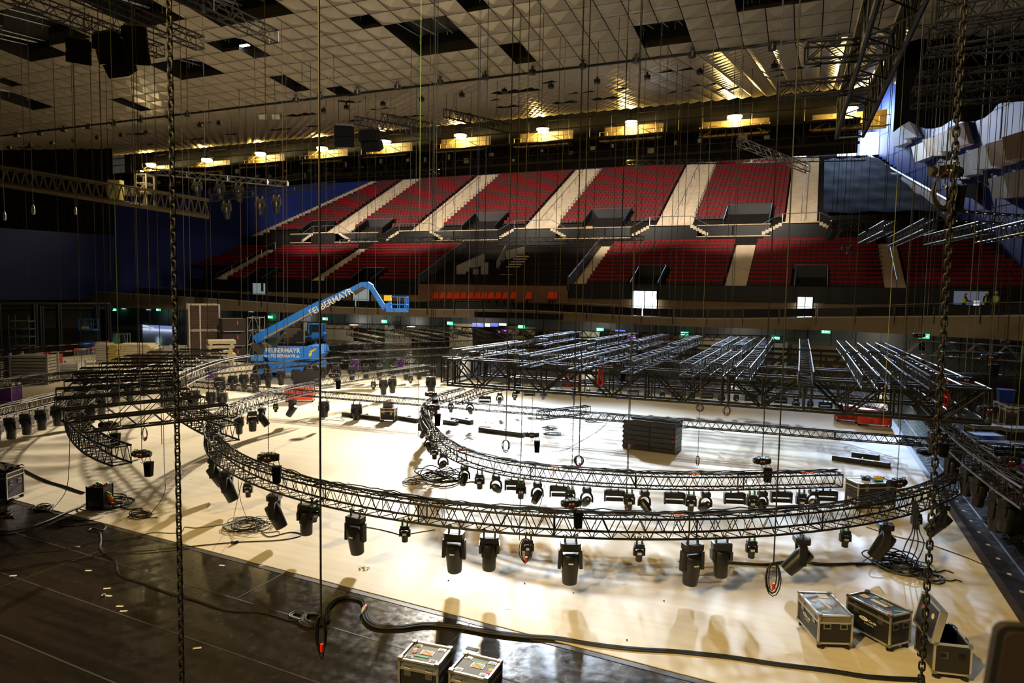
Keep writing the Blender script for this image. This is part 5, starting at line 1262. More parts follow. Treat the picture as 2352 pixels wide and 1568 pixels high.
HS = [(733/2.94+0, 460/2.94+820, 21.5, 'hoist with long bag over the cut end of the heavy left truss', True, 0, 1.2), (326, 1042, 18, 'free hanging hoist with black bag over the cream floor at left', True, 0, 1), (617, 1050, 15.5, 'hoist on a beaded chain above the left part of the foreground truss', True, 10, 1),
 (1312, 1155, 13.6, 'hoist with tall black bag above the middle of the foreground truss', True, 10, .85), (1222, 998, 23, 'hoist with black bag hanging over the floor inside the inner ring', True, 0, 1), (1750, 1058, 19, 'hoist with black bag above the free end of the inner ring truss', True, 0, 1), (2060, 1108, 17.3, 'hoist beside the loaded black flight case at right', False, 15, 1.1),
 (990, 905, 27, 'hoist above the left bend of the inner ring, upper one', True, 0, 1), (993, 935, 24, 'hoist above the left bend of the inner ring, lower one', True, 0, 1.1), (428, 905, 28, 'hoist sitting between the ladder trusses and the heavy curved truss', True, 0, 1), (188, 862, 33, 'hoist above the far left ring truss', True, 0, 1.3), (2268, 938+2, 20, 'wide hoist on the dark truss at the right end of the grid', False, 0, 1.2),
 (2216, 872, 22, 'hoist at the right end of the black grid, in front of the dark wall', False, 0, 1.1), (2272, 820, 25, 'hoist with glowing red label hanging before the dark wall at right', True, 0, 1.2), (2312, 785, 28, 'small hoist with red label, highest before the dark wall', False, 0, 1), (1090, 812, 27, 'hoist with red label on the left end of the bright trusses', False, 0, 1.0), (1420, 835, 24, 'hoist in the middle of the black grid beside the red slings', True, 0, 1.0),
 (1945, 570, 30, 'hoist with hook hanging in front of the right hand red seats', False, 0, 1), (2172, 395, 9.5, 'coiled hoist hanging from the thick chain in front of the faceted wall', True, 0, 1.1), (2318, 1058, 17, 'hoist with tall black bag beside the purple case at right', True, 0, 1.1), (2155, 1000, 19, 'hoist at the end of the black grid over the descending truss', True, 0, 1.0), (768, 862, 33, 'hoist with red label over the bright straight truss', True, 0, 1.1),
 (2110, 770, 30, 'hoist in front of the green lit exit at right', True, 0, 1.1), (843, 800, 48, 'dark hoist on the far truss beyond the boom lift', True, 0, 1.2), (1180, 920-50, 28, 'hoist with white marks inside the left part of the black grid', True, 0, 1)]
for (px, py, dep, lb, bag, rz, s) in HS: hoist(px, py, dep, 'black '+lb, bag, rz, scale=s*(.58 if 'faceted wall' in lb else .70))
# ================================================================= chains and ropes
def chainmesh(n, pitch, r, w, seg=10, tube=5):
    b = MB()
    for i in range(n):
        pts = []; L = pitch*1.42
        for k in range(seg):
            a = 2*math.pi*k/seg; x = w*math.cos(a); z = (L/2-w)*(1 if math.sin(a) > 0 else -1)*(abs(math.sin(a)) > .01) + w*math.sin(a)
            q = Vector((x, 0, z)); 
            if i % 2: q = Vector((0, q.x, q.z))
            pts.append(q+Vector((0, 0, i*pitch)))
        b.tube(pts, r, tube, closed=True)
    return b
def bigchain(px, py, dep, ztop, zbot, label, pitch=.052):
    p = ond(px, py, dep); n = int((ztop-zbot)/pitch)
    o = chainmesh(n, pitch, .0075, .019, 16, 6).build('hoist_chain', mat('chain_dark', (.012, .011, .010), .5, .3), None, True); o.location = (p.x, p.y, zbot); tag(o, label, 'chain')
bigchain(407, 1000, 5.2, 12, .3, 'thick black link chain hanging very close to the camera at left')
bigchain(2158, 900, 5.0, 11, .3, 'thick black link chain hanging very close to the camera at right')
# beaded chain shared by the hoists: one 3 m length of small links repeated
seg_ = chainmesh(100, .04, .006, .013, 6, 3).build('load_chain', mat('chain_grey', (.03, .027, .024), .5, .4))
segm = seg_.data; bpy.data.objects.remove(seg_)
for (t, zt) in LNK:
    z0 = t.location.z; H = (zt-z0-.12)/t.scale.z
    dist = (t.location-CAM).length
    if dist < 24:
        b = chainmesh(int(H/.05), .05, .007, .015, 6, 3)
    else: b = MB().tube([(0, 0, 0), (0, 0, H)], .014, 4)
    c = b.build('load_chain', mat('chain_grey', (.06, .055, .05)), t); c.location = (0, 0, .12)
mr = {'k': mat('rope_black', (.012, .012, .012), .6), 'b': mat('rope_brown', (.045, .028, .014), .8), 'g': mat('rope_grey', (.09, .085, .075), .6), 'y': mat('rope_yellow', (.22, .22, .03), .6), 'n': mat('rope_green', (.08, .14, .02), .6), 'u': mat('rope_blue', (.012, .015, .05), .6)}
cn = {'k': 'black', 'b': 'brown', 'g': 'grey', 'y': 'yellow', 'n': 'green', 'u': 'dark blue'}
# px at the bottom, py bottom, depth, colour, radius
RP = [(76, 470, 24, 'g', .010), (10, 485, 26, 'g', .012), (173, 475, 30, 'g', .012), (66, 650, 30, 'b', .010), (139, 690, 32, 'k', .012), (222, 700, 30, 'b', .012), (183, 640, 30, 'b', .010), (248, 900, 20, 'b', .011), (277, 985, 17, 'n', .009), (255, 640, 34, 'k', .012), (326, 1030, 20, 'b', .006),
 (319, 900, 28, 'k', .012), (345, 760, 30, 'b', .010), (372, 1020, 16, 'k', .008), (428, 890, 27, 'b', .013), (441, 860, 30, 'k', .013), (480, 960, 24, 'b', .010), (487, 760, 40, 'k', .012), (556, 800, 38, 'b', .013), (571, 780, 40, 'k', .013), (592, 850, 33, 'b', .012), (636, 830, 36, 'k', .013), (653, 860, 30, 'b', .011),
 (661, 800, 36, 'b', .012), (697, 820, 34, 'k', .012), (716, 800, 34, 'k', .012), (750, 835, 40, 'b', .014), (768, 850, 33, 'k', .013), (823, 800, 44, 'b', .014), (862, 790, 44, 'g', .012), (905, 790, 46, 'b', .015), (940, 870, 32, 'k', .012), (953, 800, 36, 'b', .013), (960, 1010, 24, 'n', .009), (983, 830, 30, 'b', .012), (998, 905, 27, 'k', .012),
 (1020, 790, 40, 'b', .014), (1041, 810, 40, 'b', .014), (1075, 790, 40, 'g', .012), (1094, 810, 27, 'u', .012), (1109, 900, 26, 'k', .011), (1162, 990, 21, 'k', .010), (1183, 830, 28, 'y', .009), (1193, 1240, 14.5, 'k', .009), (1232, 860, 28, 'b', .012), (1270, 860, 30, 'b', .012), (1282, 830, 30, 'y', .008), (1319, 930, 24, 'b', .010), (1330, 1035, 19, 'k', .010),
 (1355, 850, 30, 'b', .012), (1400, 850, 28, 'b', .012), (1418, 860, 30, 'k', .012), (1426, 840, 34, 'g', .010), (1443, 1080, 18, 'k', .009), (1462, 830, 30, 'b', .012), (1494, 840, 28, 'b', .013), (1510, 850, 30, 'b', .012), (1532, 850, 34, 'k', .014), (1545, 840, 36, 'b', .013), (1560, 850, 30, 'b', .012), (1591, 830, 34, 'k', .012), (1603, 1050, 19, 'g', .006),
 (1660, 845, 30, 'b', .011), (1678, 845, 32, 'k', .012), (1752, 1040, 19, 'b', .009), (1926, 560, 30, 'b', .010), (1950, 620, 33, 'b', .011), (1958, 780, 30, 'k', .012), (2064, 980, 17, 'b', .009), (2028, 980, 16, 'y', .007), (2095, 780, 26, 'b', .010), (2115, 830, 24, 'g', .008), (2124, 820, 26, 'g', .008), (2140, 700, 28, 'b', .011), (2155, 760, 24, 'b', .010), (2216, 860, 22, 'g', .008), (2232, 850, 24, 'g', .009),
 (2272, 810, 25, 'b', .010), (2245, 720, 30, 'b', .012), (2292, 760, 28, 'k', .012), (2307, 780, 28, 'b', .009), (2330, 1050, 17, 'n', .007), (2343, 700, 24, 'k', .011)]
zone = lambda px, py: ('over the left part of the hall' if px < 420 else 'in front of the red blocks near the boom lift' if px < 800 else 'left of the black grid, in front of the red seats' if px < 1060 else 'above the left half of the black grid' if px < 1450 else 'above the right half of the black grid' if px < 1900 else 'in front of the dark right hand side')
for (px, py, dep, c, r) in RP:
    p = ond(px, py, dep); zt = (cz(p.y)+(.9 if (math.floor(p.x), math.floor(p.y)) in cells else .0)) if p.y < VE else 29.7
    o = MB().tube([(0, 0, 0), (0, 0, zt-p.z)], r, 5).build('hanging_line', mr[c]); o.location = p
    hk = MB()
    if py < 500: MB().lathe([(.02, -.35), (.06, -.3), (.06, -.12), (.02, 0)], 8).build('end_weight', 'steel', o)
    lb = 'thin %s line hanging %s' % (cn[c], zone(px, py))
    if py < 500: lb = 'short %s line with pale end weight ending high before the black wall' % cn[c]
    tag(o, lb, 'rope', 'thin lines, ' + lb)
def loopbundle(px, py, dep, label, H, wd, n=5, m='cable', plug=True, seed=0, r=.009, rope=True):
    p = ond(px, py, dep); t = empty('hanging_cable', p); rn = random.Random(seed)
    tag(t, label, 'cable'); b = MB()
    for k in range(n):
        a = rn.uniform(.5, 1)*wd; hh = rn.uniform(.75, 1)*H; o = rn.uniform(-.02, .02); th = rn.uniform(-.5, .5)
        pts = [Vector((a*math.sin(i/12*2*math.pi)*.5, o+th*a*math.sin(i/12*2*math.pi)*.5, -hh*(1-math.cos(i/12*2*math.pi))/2)) for i in range(12)]
        pts = [Matrix.Rotation(YAW, 3, 'Z') @ q for q in pts]
        b.tube(pts, r, 5, closed=True)
    b.build('cable_loops', m, t, True)
    if plug: MB().tube([(.02, 0, -H*.62), (.02, 0, -H*.62-.10)], .028, 8).build('plug', 'red', t)
    if not rope: MB().tube([(0, 0, 0), (0, 0, .55)], r, 5).build('riser', m, t)
    if rope:
        zt = cz(p.y); MB().tube([(0, 0, 0), (0, 0, zt-p.z)], r*1.3, 5).build('riser', m, t)
loopbundle(737, 1412, 8.9, 'thick black cable falling straight down to a knotted loop above the dark floor', .62, .16, 6, seed=1, r=.011)
loopbundle(1777, 1290, 12.0, 'thick black cable ending in open loops before the foreground truss', .62, .24, 4, seed=2, r=.010)
loopbundle(332, 982, 20, 'small loop of cable with red plug hanging beside the free hoist', .45, .2, 4, seed=3, r=.007)
loopbundle(1208, 1235, 13.6, 'black cable loops hanging left of the small light', .62, .3, 4, seed=4, rope=False)
loopbundle(1603, 1046, 19, 'thin grey line ending in a narrow wire loop over the cream floor', .3, .1, 5, plug=False, seed=5, r=.006)
loopbundle(1608, 928, 22, 'coil of thin cable hanging under the black grid, left one', .25, .28, 6, plug=False, seed=6, r=.006)
loopbundle(1670, 934, 21.5, 'coil of thin cable with red plug hanging under the black grid', .30, .26, 6, plug=True, seed=7, r=.006)
loopbundle(1162, 1010, 20, 'black cable ring hanging on a rope above the inner ring truss', .38, .3, 4, plug=False, seed=8, r=.012)
loopbundle(1330, 1046, 18.6, 'black cable ring on a rope at the middle of the inner ring truss', .32, .3, 4, plug=True, seed=9, r=.012)
loopbundle(1445, 1000, 19, 'large loose cable loops hanging in front of the black stack', .42, .35, 5, plug=True, seed=10, r=.006)
loopbundle(2172, 400, 9.4, 'black cable coils slung round the hoist on the right chain', .50, .36, 5, plug=False, seed=11, r=.012, rope=False)
loopbundle(1438, 1155, 16.5, 'short black cable with red plug dangling between the two rings', .2, .06, 3, plug=True, seed=12, r=.008)
def drop(pts, label, r=.009, m='cable', name='falling_cable'):
    P = cr([Vector(p) for p in pts], 8); o = P[0].copy(); x = MB().tube([q-o for q in P], r, 6).build(name, m, None, True); x.location = o; tag(x, label, 'cable'); return x
# cables dropping from the trusses to the floor
drop([ond(160, 1010, 18.5), ond(158, 1080, 18.3), ond(150, 1130, 18.6), onz(120, 1170, .03)], 'black cable falling from the heavy left truss to the floor coil below')
drop([ond(374, 880, 22), ond(377, 1060, 19.5), ond(378, 1130, 18.4), onz(345, 1182, .03)], 'black cable falling to the floor coil with the red plug')
drop([ond(546, 1095, 15.3), ond(553, 1150, 15.6), onz(567, 1190, .05)], 'thin cable dropping to the large cable pile, left strand', .007)
drop([ond(556, 1105, 15.2), ond(545, 1150, 15.6), onz(535, 1196, .05)], 'thin cable dropping to the large cable pile, crossing strand', .007)
drop([ond(1256, 1090, 18), ond(1250, 1120, 17), ond(1240, 1160, 16.4), onz(1226, 1182, .03)], 'thin black cable falling inside the inner ring to the floor', .007)
for i in range(4):
    drop([ond(2098+i*3, 1150, 15.0), ond(2096+i*5, 1215, 14.6), ond(2080+i*14, 1250, 14.4), onz(2068+i*12, 1285+i*3, .06)], 'black cable in the bundle falling from the right end of the foreground truss', .013).__setitem__('group', 'falling cables at the right end')
drop([onz(1030, 1088, .8), onz(1028, 1082, .3), onz(1015, 1095, .05)], 'short cables dropping from the inner ring to the big cable pile', .018)
# ================================================================= boom lift
s_ = 49/1568.0
bp = onz(668, 868, 0); bl = empty('boom_lift', bp, YAW); tag(bl, 'large blue telescopic boom lift with its arm raised to the right and an empty basket', 'boom lift')
LX = lambda px: (px-668)*s_
LZ_ = lambda py: (868-py)*s_
RXM = Matrix.Rotation(R(90), 4, 'X')
def side(pts, y0, y1): return MB().prism([(LX(a), LZ_(b)) for a, b in reversed(pts)], -y1, -y0, RXM)
side([(622, 797), (700, 797), (715, 791), (744, 790), (748, 808), (736, 822), (730, 824), (632, 826), (618, 812)], -1.1, 1.1).build('turret_body', 'blue', bl)
side([(590, 787), (604, 790), (614, 797), (622, 798), (629, 812), (610, 814), (592, 802)], -.9, .9).build('counterweight', mat('lift_dark', (.05, .045, .035), .5), bl)
side([(588, 814), (614, 812), (616, 826), (589, 826)], -1.0, 1.0).build('engine_cover', mat('lift_blue_light', (.08, .30, .72), .35), bl)
side([(600, 828), (742, 828), (742, 846), (735, 852), (605, 852), (598, 846)], -1.0, 1.0).build('chassis', 'blue', bl)
for px in (615, 728):
    for y in (-1.2, 1.2):
        MB().lathe([(.40, -.18), (.60, -.16), (.62, 0), (.60, .16), (.40, .18)], 20, TR((LX(px), y, .62), 0, R(90))).build('tyre', 'black', bl, True)
        MB().lathe([(.05, -.19), (.38, -.17), (.38, .17), (.05, .19)], 16, TR((LX(px), y, .62), 0, R(90))).build('wheel_rim', 'blue', bl, True)
def beam(px0, py0, px1, py1, h0, h1, w, m_, name, y=0):
    a = Vector((LX(px0), LZ_(py0))); b = Vector((LX(px1), LZ_(py1))); d = (b-a).normalized(); n = Vector((-d.y, d.x))
    q = [a-n*h0/2, b-n*h1/2, b+n*h1/2, a+n*h0/2]
    return MB().prism([(v.x, v.y) for v in q], -w/2-y, w/2-y, RXM).build(name, m_, bl)
beam(589, 781, 740, 697, .62, .56, .62, 'blue', 'main_boom'); beam(735, 700, 800, 668, .46, .42, .48, 'blue', 'mid_boom'); beam(795, 671, 833, 650, .34, .30, .38, 'blue', 'inner_boom')
beam(600, 778, 725, 710, .12, .12, .02, 'yellow', 'hose_track', -.34) if False else beam(612, 776, 718, 718, .10, .10, .04, mat('hose_yellow', (.45, .30, .05), .5), 'hose_track', -.34)
beam(628, 800, 655, 765, .22, .18, .3, 'lift_dark' if 'lift_dark' in M else MATS['lift_dark'], 'lift_cylinder')
beam(812, 668, 842, 651, .5, .4, .3, MATS['lift_dark'], 'jib_cylinder')
side([(830, 646), (846, 645), (857, 652), (853, 662), (845, 662), (836, 656)], -.25, .25).build('jib_knuckle', 'blue', bl)
beam(850, 652, 884, 704, .26, .24, .26, 'blue', 'jib'); beam(846, 655, 880, 708, .10, .10, .12, 'blue', 'jib_link')
side([(884, 694), (897, 690), (900, 712), (888, 712)], -.25, .25).build('basket_mount', 'blue', bl)
bk_ = MB(); 
x0, x1 = LX(895), LX(934); zb_, zt_ = LZ_(712), LZ_(678)
bk_.box(x0, x1, -.45, .45, zb_, zb_+.12); bk_.build('basket_floor', 'blue', bl)
MB().box(x0, x1, -.48, -.44, zb_, zb_+.28).build('basket_kickplate', 'blue', bl)
r = MB()
for x in (x0, (x0+x1)/2, x1-.1, x1):
    for y in (-.45, .45): r.tube([(x, y, zb_), (x, y, zt_)], .035, 5)
for z in (zt_, (zb_+zt_)/2):
    for y in (-.45, .45): r.tube([(x0, y, z), (x1, y, z)], .035, 5)
    for x in (x0, x1): r.tube([(x, -.45, z), (x, .45, z)], .035, 5)
r.build('basket_rail', 'blue', bl)
MB().box(LX(884), LX(899), -.5, -.1, LZ_(687), LZ_(675)).build('control_cover', 'yellow', bl)
m_txt = mat('letter_white', (.82, .78, .68), .5)
ang = math.atan2(697-781, 740-589)
text('boom_lettering', 'FELBERMAYR', .60, m_txt, bl, Matrix.Translation((LX(763), -.33, LZ_(694)+.28-.22)) @ Matrix.Rotation(ang, 4, 'Y') @ RXM)
text('body_lettering', 'FELBERMAYR', .42, m_txt, bl, Matrix.Translation((LX(662), -1.12, LZ_(802))) @ RXM)
text('small_lettering', 'rent.FELBERMAYR.at', .30, m_txt, bl, Matrix.Translation((LX(658), -1.12, LZ_(814))) @ RXM)
q = MB()
for pts in (((720, 808), (727, 802), (727, 810), (721, 815)), ((722, 802), (734, 797), (734, 800), (724, 806)), ((725, 800), (737, 795), (737, 797), (729, 801))):
    q.prism([(LX(a), LZ_(b)) for a, b in reversed(pts)], 1.10, 1.115, RXM)
q.build('yellow_stripes', 'yellow', bl)
# ================================================================= flight cases
m_cream = mat('case_top_olive', (.16, .145, .11), .35); m_grey = mat('case_grey', (.09, .105, .12), .5)
def case(loc, rz, L, W, H, label, body='case', top=None, wheels=True, base=.14, name='flight_case', open_=False, edge='alu', cat='flight case'):
    t = empty(name, loc, rz); tag(t, label, cat); z0 = base if wheels else 0; z1 = z0+H; hl, hw = L/2, W/2
    lid = z1-.14 if not open_ else z1
    if open_:
        b = MB(); b.box(-hl, hl, -hw, hw, z0, z0+.02)
        for s in (-1, 1): b.box(-hl, hl, s*hw-.012, s*hw+.012, z0, z1); b.box(s*hl-.012, s*hl+.012, -hw, hw, z0, z1)
        b.build('body', body, t)
    else:
        MB().box(-hl+.004, hl-.004, -hw+.004, hw-.004, z0, lid).build('body', body, t); MB().box(-hl+.004, hl-.004, -hw+.004, hw-.004, lid+.012, z1-.002).build('lid', top or body, t)
    e = MB(); r = .016
    for sx in (-1, 1):
        for sy in (-1, 1): e.box(sx*hl-r, sx*hl+r, sy*hw-r, sy*hw+r, z0, z1)
    for z in (z0, z1) + (() if open_ else (lid+.006,)):
        for s in (-1, 1): e.box(-hl, hl, s*hw-r, s*hw+r, z-r, z+r); e.box(s*hl-r, s*hl+r, -hw, hw, z-r, z+r)
    e.build('edging', edge, t)
    c = MB()
    for sx in (-1, 1):
        for sy in (-1, 1):
            for z in (z0, z1): c.cbox((sx*(hl-.015), sy*(hw-.015), z), .07, .07, .06)
    c.build('corners', 'steel', t)
    for sx in (-1, 1):      # recessed handles on the short faces and latches on the long faces
        for yy in ((-hw*.5, hw*.5) if W > .45 else (0,)):
            h = MB(); h.box(sx*hl-.006*sx-.006, sx*hl+.006*sx+.006, yy-.07, yy+.07, z0+H*.5, z0+H*.5+.12); h.build('handle_plate', 'steel', t)
            h = MB(); h.box(sx*hl+.006*sx-.006, sx*hl+.012*sx+.006, yy-.045, yy+.045, z0+H*.5+.03, z0+H*.5+.09); h.build('handle', 'black', t)
    for sy in (-1, 1):
        for xx in (-hl*.55, hl*.55):
            h = MB(); h.box(xx-.055, xx+.055, sy*hw-.008, sy*hw+.008, lid-.10, lid+.06); h.box(xx-.03, xx+.03, sy*hw-.014, sy*hw+.014, lid-.05, lid+.01); h.build('latch', 'steel', t)
    if wheels:
        for sx in (-1, 1):
            for sy in (-1, 1):
                w = MB(); w.lathe([(.035, -.022), (.06, -.02), (.06, .02), (.035, .022)], 14, TR((sx*(hl-.04), sy*(hw-.06), .06), R(50*sx), R(90))); w.box(sx*(hl-.06)-.03, sx*(hl-.06)+.03, sy*(hw-.06)-.03, sy*(hw-.06)+.03, .10, base); w.build('caster', 'black', t)
    return t, z0, z1
def disc(t, x, y, z, r, m_, name='round_sticker'): MB().lathe([(r, 0), (r, .003)], 16, Matrix.Translation((x, y, z))).build(name, m_, t)
def sticker(t, x, y, z, w, h, m_, name='sticker', rz=0): MB().box(-w/2, w/2, -h/2, h/2, 0, .003, Matrix.Translation((x, y, z)) @ Matrix.Rotation(rz, 4, 'Z')).build(name, m_, t)
m_gt = mat('tape_green', (.06, .55, .32), .5); m_lime = mat('lime', (.45, .55, .12), .5); m_redst = mat('red_sticker', (.65, .05, .05), .5); m_paper = mat('paper', (.70, .52, .32), .6); m_pap2 = mat('paper_white', (.75, .73, .66), .6); m_purp = mat('lilac', (.35, .25, .45), .6)
def topdress(t, z, gx, gy, sx1, sy1, sx2, sy2):
    sticker(t, gx, gy, z+.002, .24, .035, m_gt, 'green_tape', R(0)); disc(t, sx1, sy1, z+.002, .04, m_lime); disc(t, sx2, sy2, z+.003, .04, m_redst)
    sticker(t, .02, .02, z+.001, .20, .12, 'alu', 'card_holder'); sticker(t, .02, .02, z+.004, .18, .10, m_paper, 'card'); sticker(t, .02, .02, z+.008, .15, .008, m_purp, 'card_mark', R(-35))
    for x in (-.2, .2):
        for y in (-.17, .17): sticker(t, x, y, z+.001, .12, .07, 'alu', 'wheel_dish_rim'); sticker(t, x, y, z+.005, .09, .045, m_gray_d, 'wheel_dish')
m_gray_d = mat('dish', (.18, .22, .27), .2, .5)
t, z0, z1 = case(Vector((-5.14, 8.76, 0)), R(6), .63, .53, .80, 'tall square black case with grey lid at the bottom edge, the left one of two', top=m_grey); topdress(t, z1, -.03, -.10, -.2, .06, -.18, -.01)
t, z0, z1 = case(Vector((-4.30, 8.80, 0)), R(2), .60, .53, .78, 'tall square black case with grey lid at the bottom edge, the right one of two', top=m_grey); topdress(t, z1, 0, .11, .24, -.0, .24, -.08)
def ads(t, M0, s=.10, label='script_lettering'):
    # oval emblem with lettering, as painted on the case
    o = MB(); pts = [(math.cos(a*math.pi/10)*s*1.15-s*.5, math.sin(a*math.pi/10)*s*.42) for a in range(20)]
    o.prism(pts, 0, .002); x = o.build('oval_emblem', m_label, t); x.matrix_local = M0
    text(label, 'NEO', s*.62, 'case', t, M0 @ Matrix.Translation((-s*.55, 0, .003)), .001)
    text(label, 'Cardis', s*.75, m_label, t, M0 @ Matrix.Translation((s*1.75, -s*.05, .001)), .001)
    text('small_lettering', 'L I G H T S', s*.5, m_label, t, M0 @ Matrix.Translation((s*.9, -s*.85, .001)), .001)
t, z0, z1 = case(Vector((.54, 13.98, 0)), R(-68), .96, .60, .52, 'black case with sun-yellow lid, left one of the three cases at lower right', top=m_cream)
ads(t, Matrix.Translation((-.1, -.305, z0+.24)) @ RXM, .075); sticker(t, .0, .0, z1+.001, .42, .06, m_pap2, 'label_strip', R(10)); sticker(t, -.33, .10, z1+.001, .18, .18, m_pap2, 'paper_label'); disc(t, .32, -.14, z1+.001, .05, m_lime); disc(t, -.12, -.15, z1+.001, .05, m_pap2)
t, z0, z1 = case(Vector((1.48, 14.36, 0)), R(-44), .94, .52, .56, 'black case with dark stickered lid, middle one of the three cases at lower right')
ads(t, Matrix.Translation((-.05, -.265, z0+.27)) @ RXM, .085); sticker(t, .0, .02, z1+.001, .34, .09, m_pap2, 'label_strip'); sticker(t, -.32, .02, z1+.001, .16, .14, m_paper, 'paper_label'); disc(t, -.2, .18, z1+.001, .05, mat('green_dot', (.2, .5, .05), .5)); disc(t, .33, -.12, z1+.001, .04, m_redst)
sticker(t, .38, .08, z1+.001, .20, .04, m_gt, 'green_tape', R(60)); text('lid_lettering', 'RIGGI', .10, m_label, t, Matrix.Translation((.05, .15, z1+.001)) @ Matrix.Rotation(R(180), 4, 'Z'), .001); text('lid_lettering', 'NEO Cardis', .09, m_label, t, Matrix.Translation((.22, -.17, z1+.001)) @ Matrix.Rotation(R(180), 4, 'Z'), .001)
t, z0, z1 = case(Vector((2.43, 13.66, 0)), R(-78), .80, .56, .50, 'open empty black case with lid leaning upright, rightmost of three at lower right', open_=True)
ld = empty('hinged_lid', (0, -.29, z1)); ld.parent = t; ld.rotation_euler = (R(78), 0, 0); ld.name = 'hinged_lid'
MB().box(-.40, .40, 0, .56, -.05, .05).build('lid_panel', 'case', ld)
e = MB()
for s in (-1, 1): e.box(s*.40-.018, s*.40+.018, 0, .56, -.06, .06)
for y in (0, .56): e.box(-.4, .4, y-.018, y+.018, -.06, .06)
e.build('lid_edging', 'alu', ld)
for x, y, m_ in ((-.2, .35, m_redst), (.0, .3, m_lime), (.2, .38, m_paper)): MB().lathe([(.05, 0), (.05, .003)], 14, Matrix.Translation((x, y, .052))).build('round_sticker', m_, ld)
p = Vector((2.02, 23.5, 0))
t, z0, z1 = case(p, R(31), 1.25, .62, .70, 'black case lettered ROBE with cable coils on its lid, right of the inner ring', wheels=True)
text('case_lettering', 'ROBE', .17, m_label, t, Matrix.Translation((-.626, .0, z0+.12)) @ Matrix.Rotation(R(-90), 4, 'Z') @ RXM, .002)
sticker(t, -.35, .0, z1+.001, .5, .5, m_pap2, 'paper_sheet')
def coil(loc, r, label, n=4, m_='cable', rc=.014, seed=0, flat=.03, squash=1.0, name='cable_coil', spread=.25, plug=None, ends=True):
    t = empty(name, loc); tag(t, label, 'cable'); rn = random.Random(seed); b = MB()
    for k in range(n):
        pts = []; rr = r*rn.uniform(.65, 1.05); ox, oy = rn.uniform(-1, 1)*r*spread, rn.uniform(-1, 1)*r*spread*squash; ph = rn.uniform(0, 6)
        for i in range(22):
            a = i/22*2*math.pi; q = rr*(1+.10*math.sin(2*a+ph)+.05*math.sin(5*a+ph*2)); pts.append((ox+q*math.cos(a), oy+q*math.sin(a)*squash, rc+flat*k/n*3*(.5+.5*math.sin(a*2+ph))+rc*k*.5))
        b.tube(pts, rc, 5, closed=True)
    b.build('cable_loops', m_, t, True)
    if ends:
        pts = cr([(r*.8, 0, rc), (r*1.5, -.1*r, rc), (r*1.9, r*.3, rc), (r*2.2, r*.1, rc)], 6); MB().tube(pts, rc, 5).build('loose_end', m_, t, True)
    if plug: MB().tube([(r*.6, -r*.5, rc*2), (r*.6+.12, -r*.5, rc*2)], .035, 8).build('plug', plug, t)
    return t
ct = case  # keep name
c1 = coil(p+Vector((-.12, -.02, z1+.01)), .17, 'black cable coil lying on the lid of the case lettered ROBE', 6, seed=31, rc=.012, ends=False)
c2 = coil(p+Vector((.22, .22, z1+.01)), .12, 'yellow tape and cable roll on the lid of the case lettered ROBE', 4, m_='yellow', seed=32, rc=.015, ends=False)
c3 = coil(p+Vector((.12, .10, z1+.01)), .10, 'green wire loop on the lid of the case lettered ROBE', 3, m_=m_gt, seed=33, rc=.006)
# other boxes
def boxat(px, py, L, W, H, rz, label, **k): return case(onz(px, py, 0), rz, L, W, H, label, **k)
q = onz(215, 1172, 0)
t = empty('distribution_box', q+Vector((0, .2, 0)), YAW+R(-4)); tag(t, 'upright black power box with red plugs on top and tangled cables beside it', 'power box')
MB().cbox((0, 0, .36), .50, .42, .62, ch=.02).build('body', 'plastic', t)
e = MB()
for sx in (-1, 1):
    for sy in (-1, 1): e.box(sx*.25-.015, sx*.25+.015, sy*.21-.015, sy*.21+.015, 0, .70)
e.build('corner_rails', 'black', t)
for k, (x, y, m_) in enumerate(((-.12, -.1, 'red'), (.08, -.08, 'red'), (-.15, .08, m_green), (.12, .08, m_pap2), (0, .0, 'steel'))): MB().tube([(x, y, .67), (x+.05, y+.03, .74)], .035, 6).build('top_plug', m_, t)
for k, (z, m_) in enumerate(((.50, m_lime), (.42, 'yellow'), (.30, m_org), (.22, m_org), (.36, 'yellow'))): MB().tube([(.25, -.05+k*.03, z), (.40, -.08+k*.02, z-.05)], .035, 6).build('side_plug', m_, t)
boxat(690, 922, 1.5, .7, .75, YAW+R(8), 'bright red case with white edging behind the ring truss', body='orange' if False else mat('case_red', (.70, .05, .02), .45))
q = onz(690, 922, 0); o = MB().box(-.75, .75, -.02, .02, 0, .85).build('black_lid_board', 'plastic'); o.location = q+Vector((.0, .55, .86)); o.rotation_euler = (R(-5), 0, YAW+R(8)); tag(o, 'black board standing upright on the bright red case', 'board')
t, z0, z1 = boxat(893, 968, .70, .5, .55, YAW-R(5), 'small black rolling cart with red and green round stickers inside the hall floor')
for (x, z, m_) in ((-.2, .45, 'red'), (.12, .45, 'red'), (-.28, .38, m_lime), (.18, .28, m_lime)):
    MB().lathe([(.05, 0), (.05, .01)], 14, Matrix.Translation((x, -.255, z0+z)) @ RXM).build('round_sticker', m_, t)
MB().box(-.25, .2, -.15, .15, z1+.02, z1+.28).build('wire_tray', mat('tray', (.10, .10, .10), .4, .5), t)
for k, (px, py, lb) in enumerate(((1955, 968, 'red case under the grid, left part'), (2005, 978, 'red case under the grid, right part'))):
    boxat(px, py, 1.5, .7, .72, YAW-R(14), 'bright '+lb+', by the edge of the cream floor', body=MATS['case_red'])
boxat(1307, 885, 1.1, .6, .6, YAW, 'distant red case seen through the left part of the black grid', body=MATS['case_red'], wheels=False)
for k, (px, py) in enumerate(((817, 853), (862+60, 852), (692, 862), (486, 872))):
    boxat(px, py, .6, .6, 1.0 if k < 2 else .6, YAW, 'purple case in the distance, %s' % ['below the cable covered truss', 'right of the other one below the cable covered truss', 'below the boom lift', 'behind the bright curved truss'][k], body='purple')
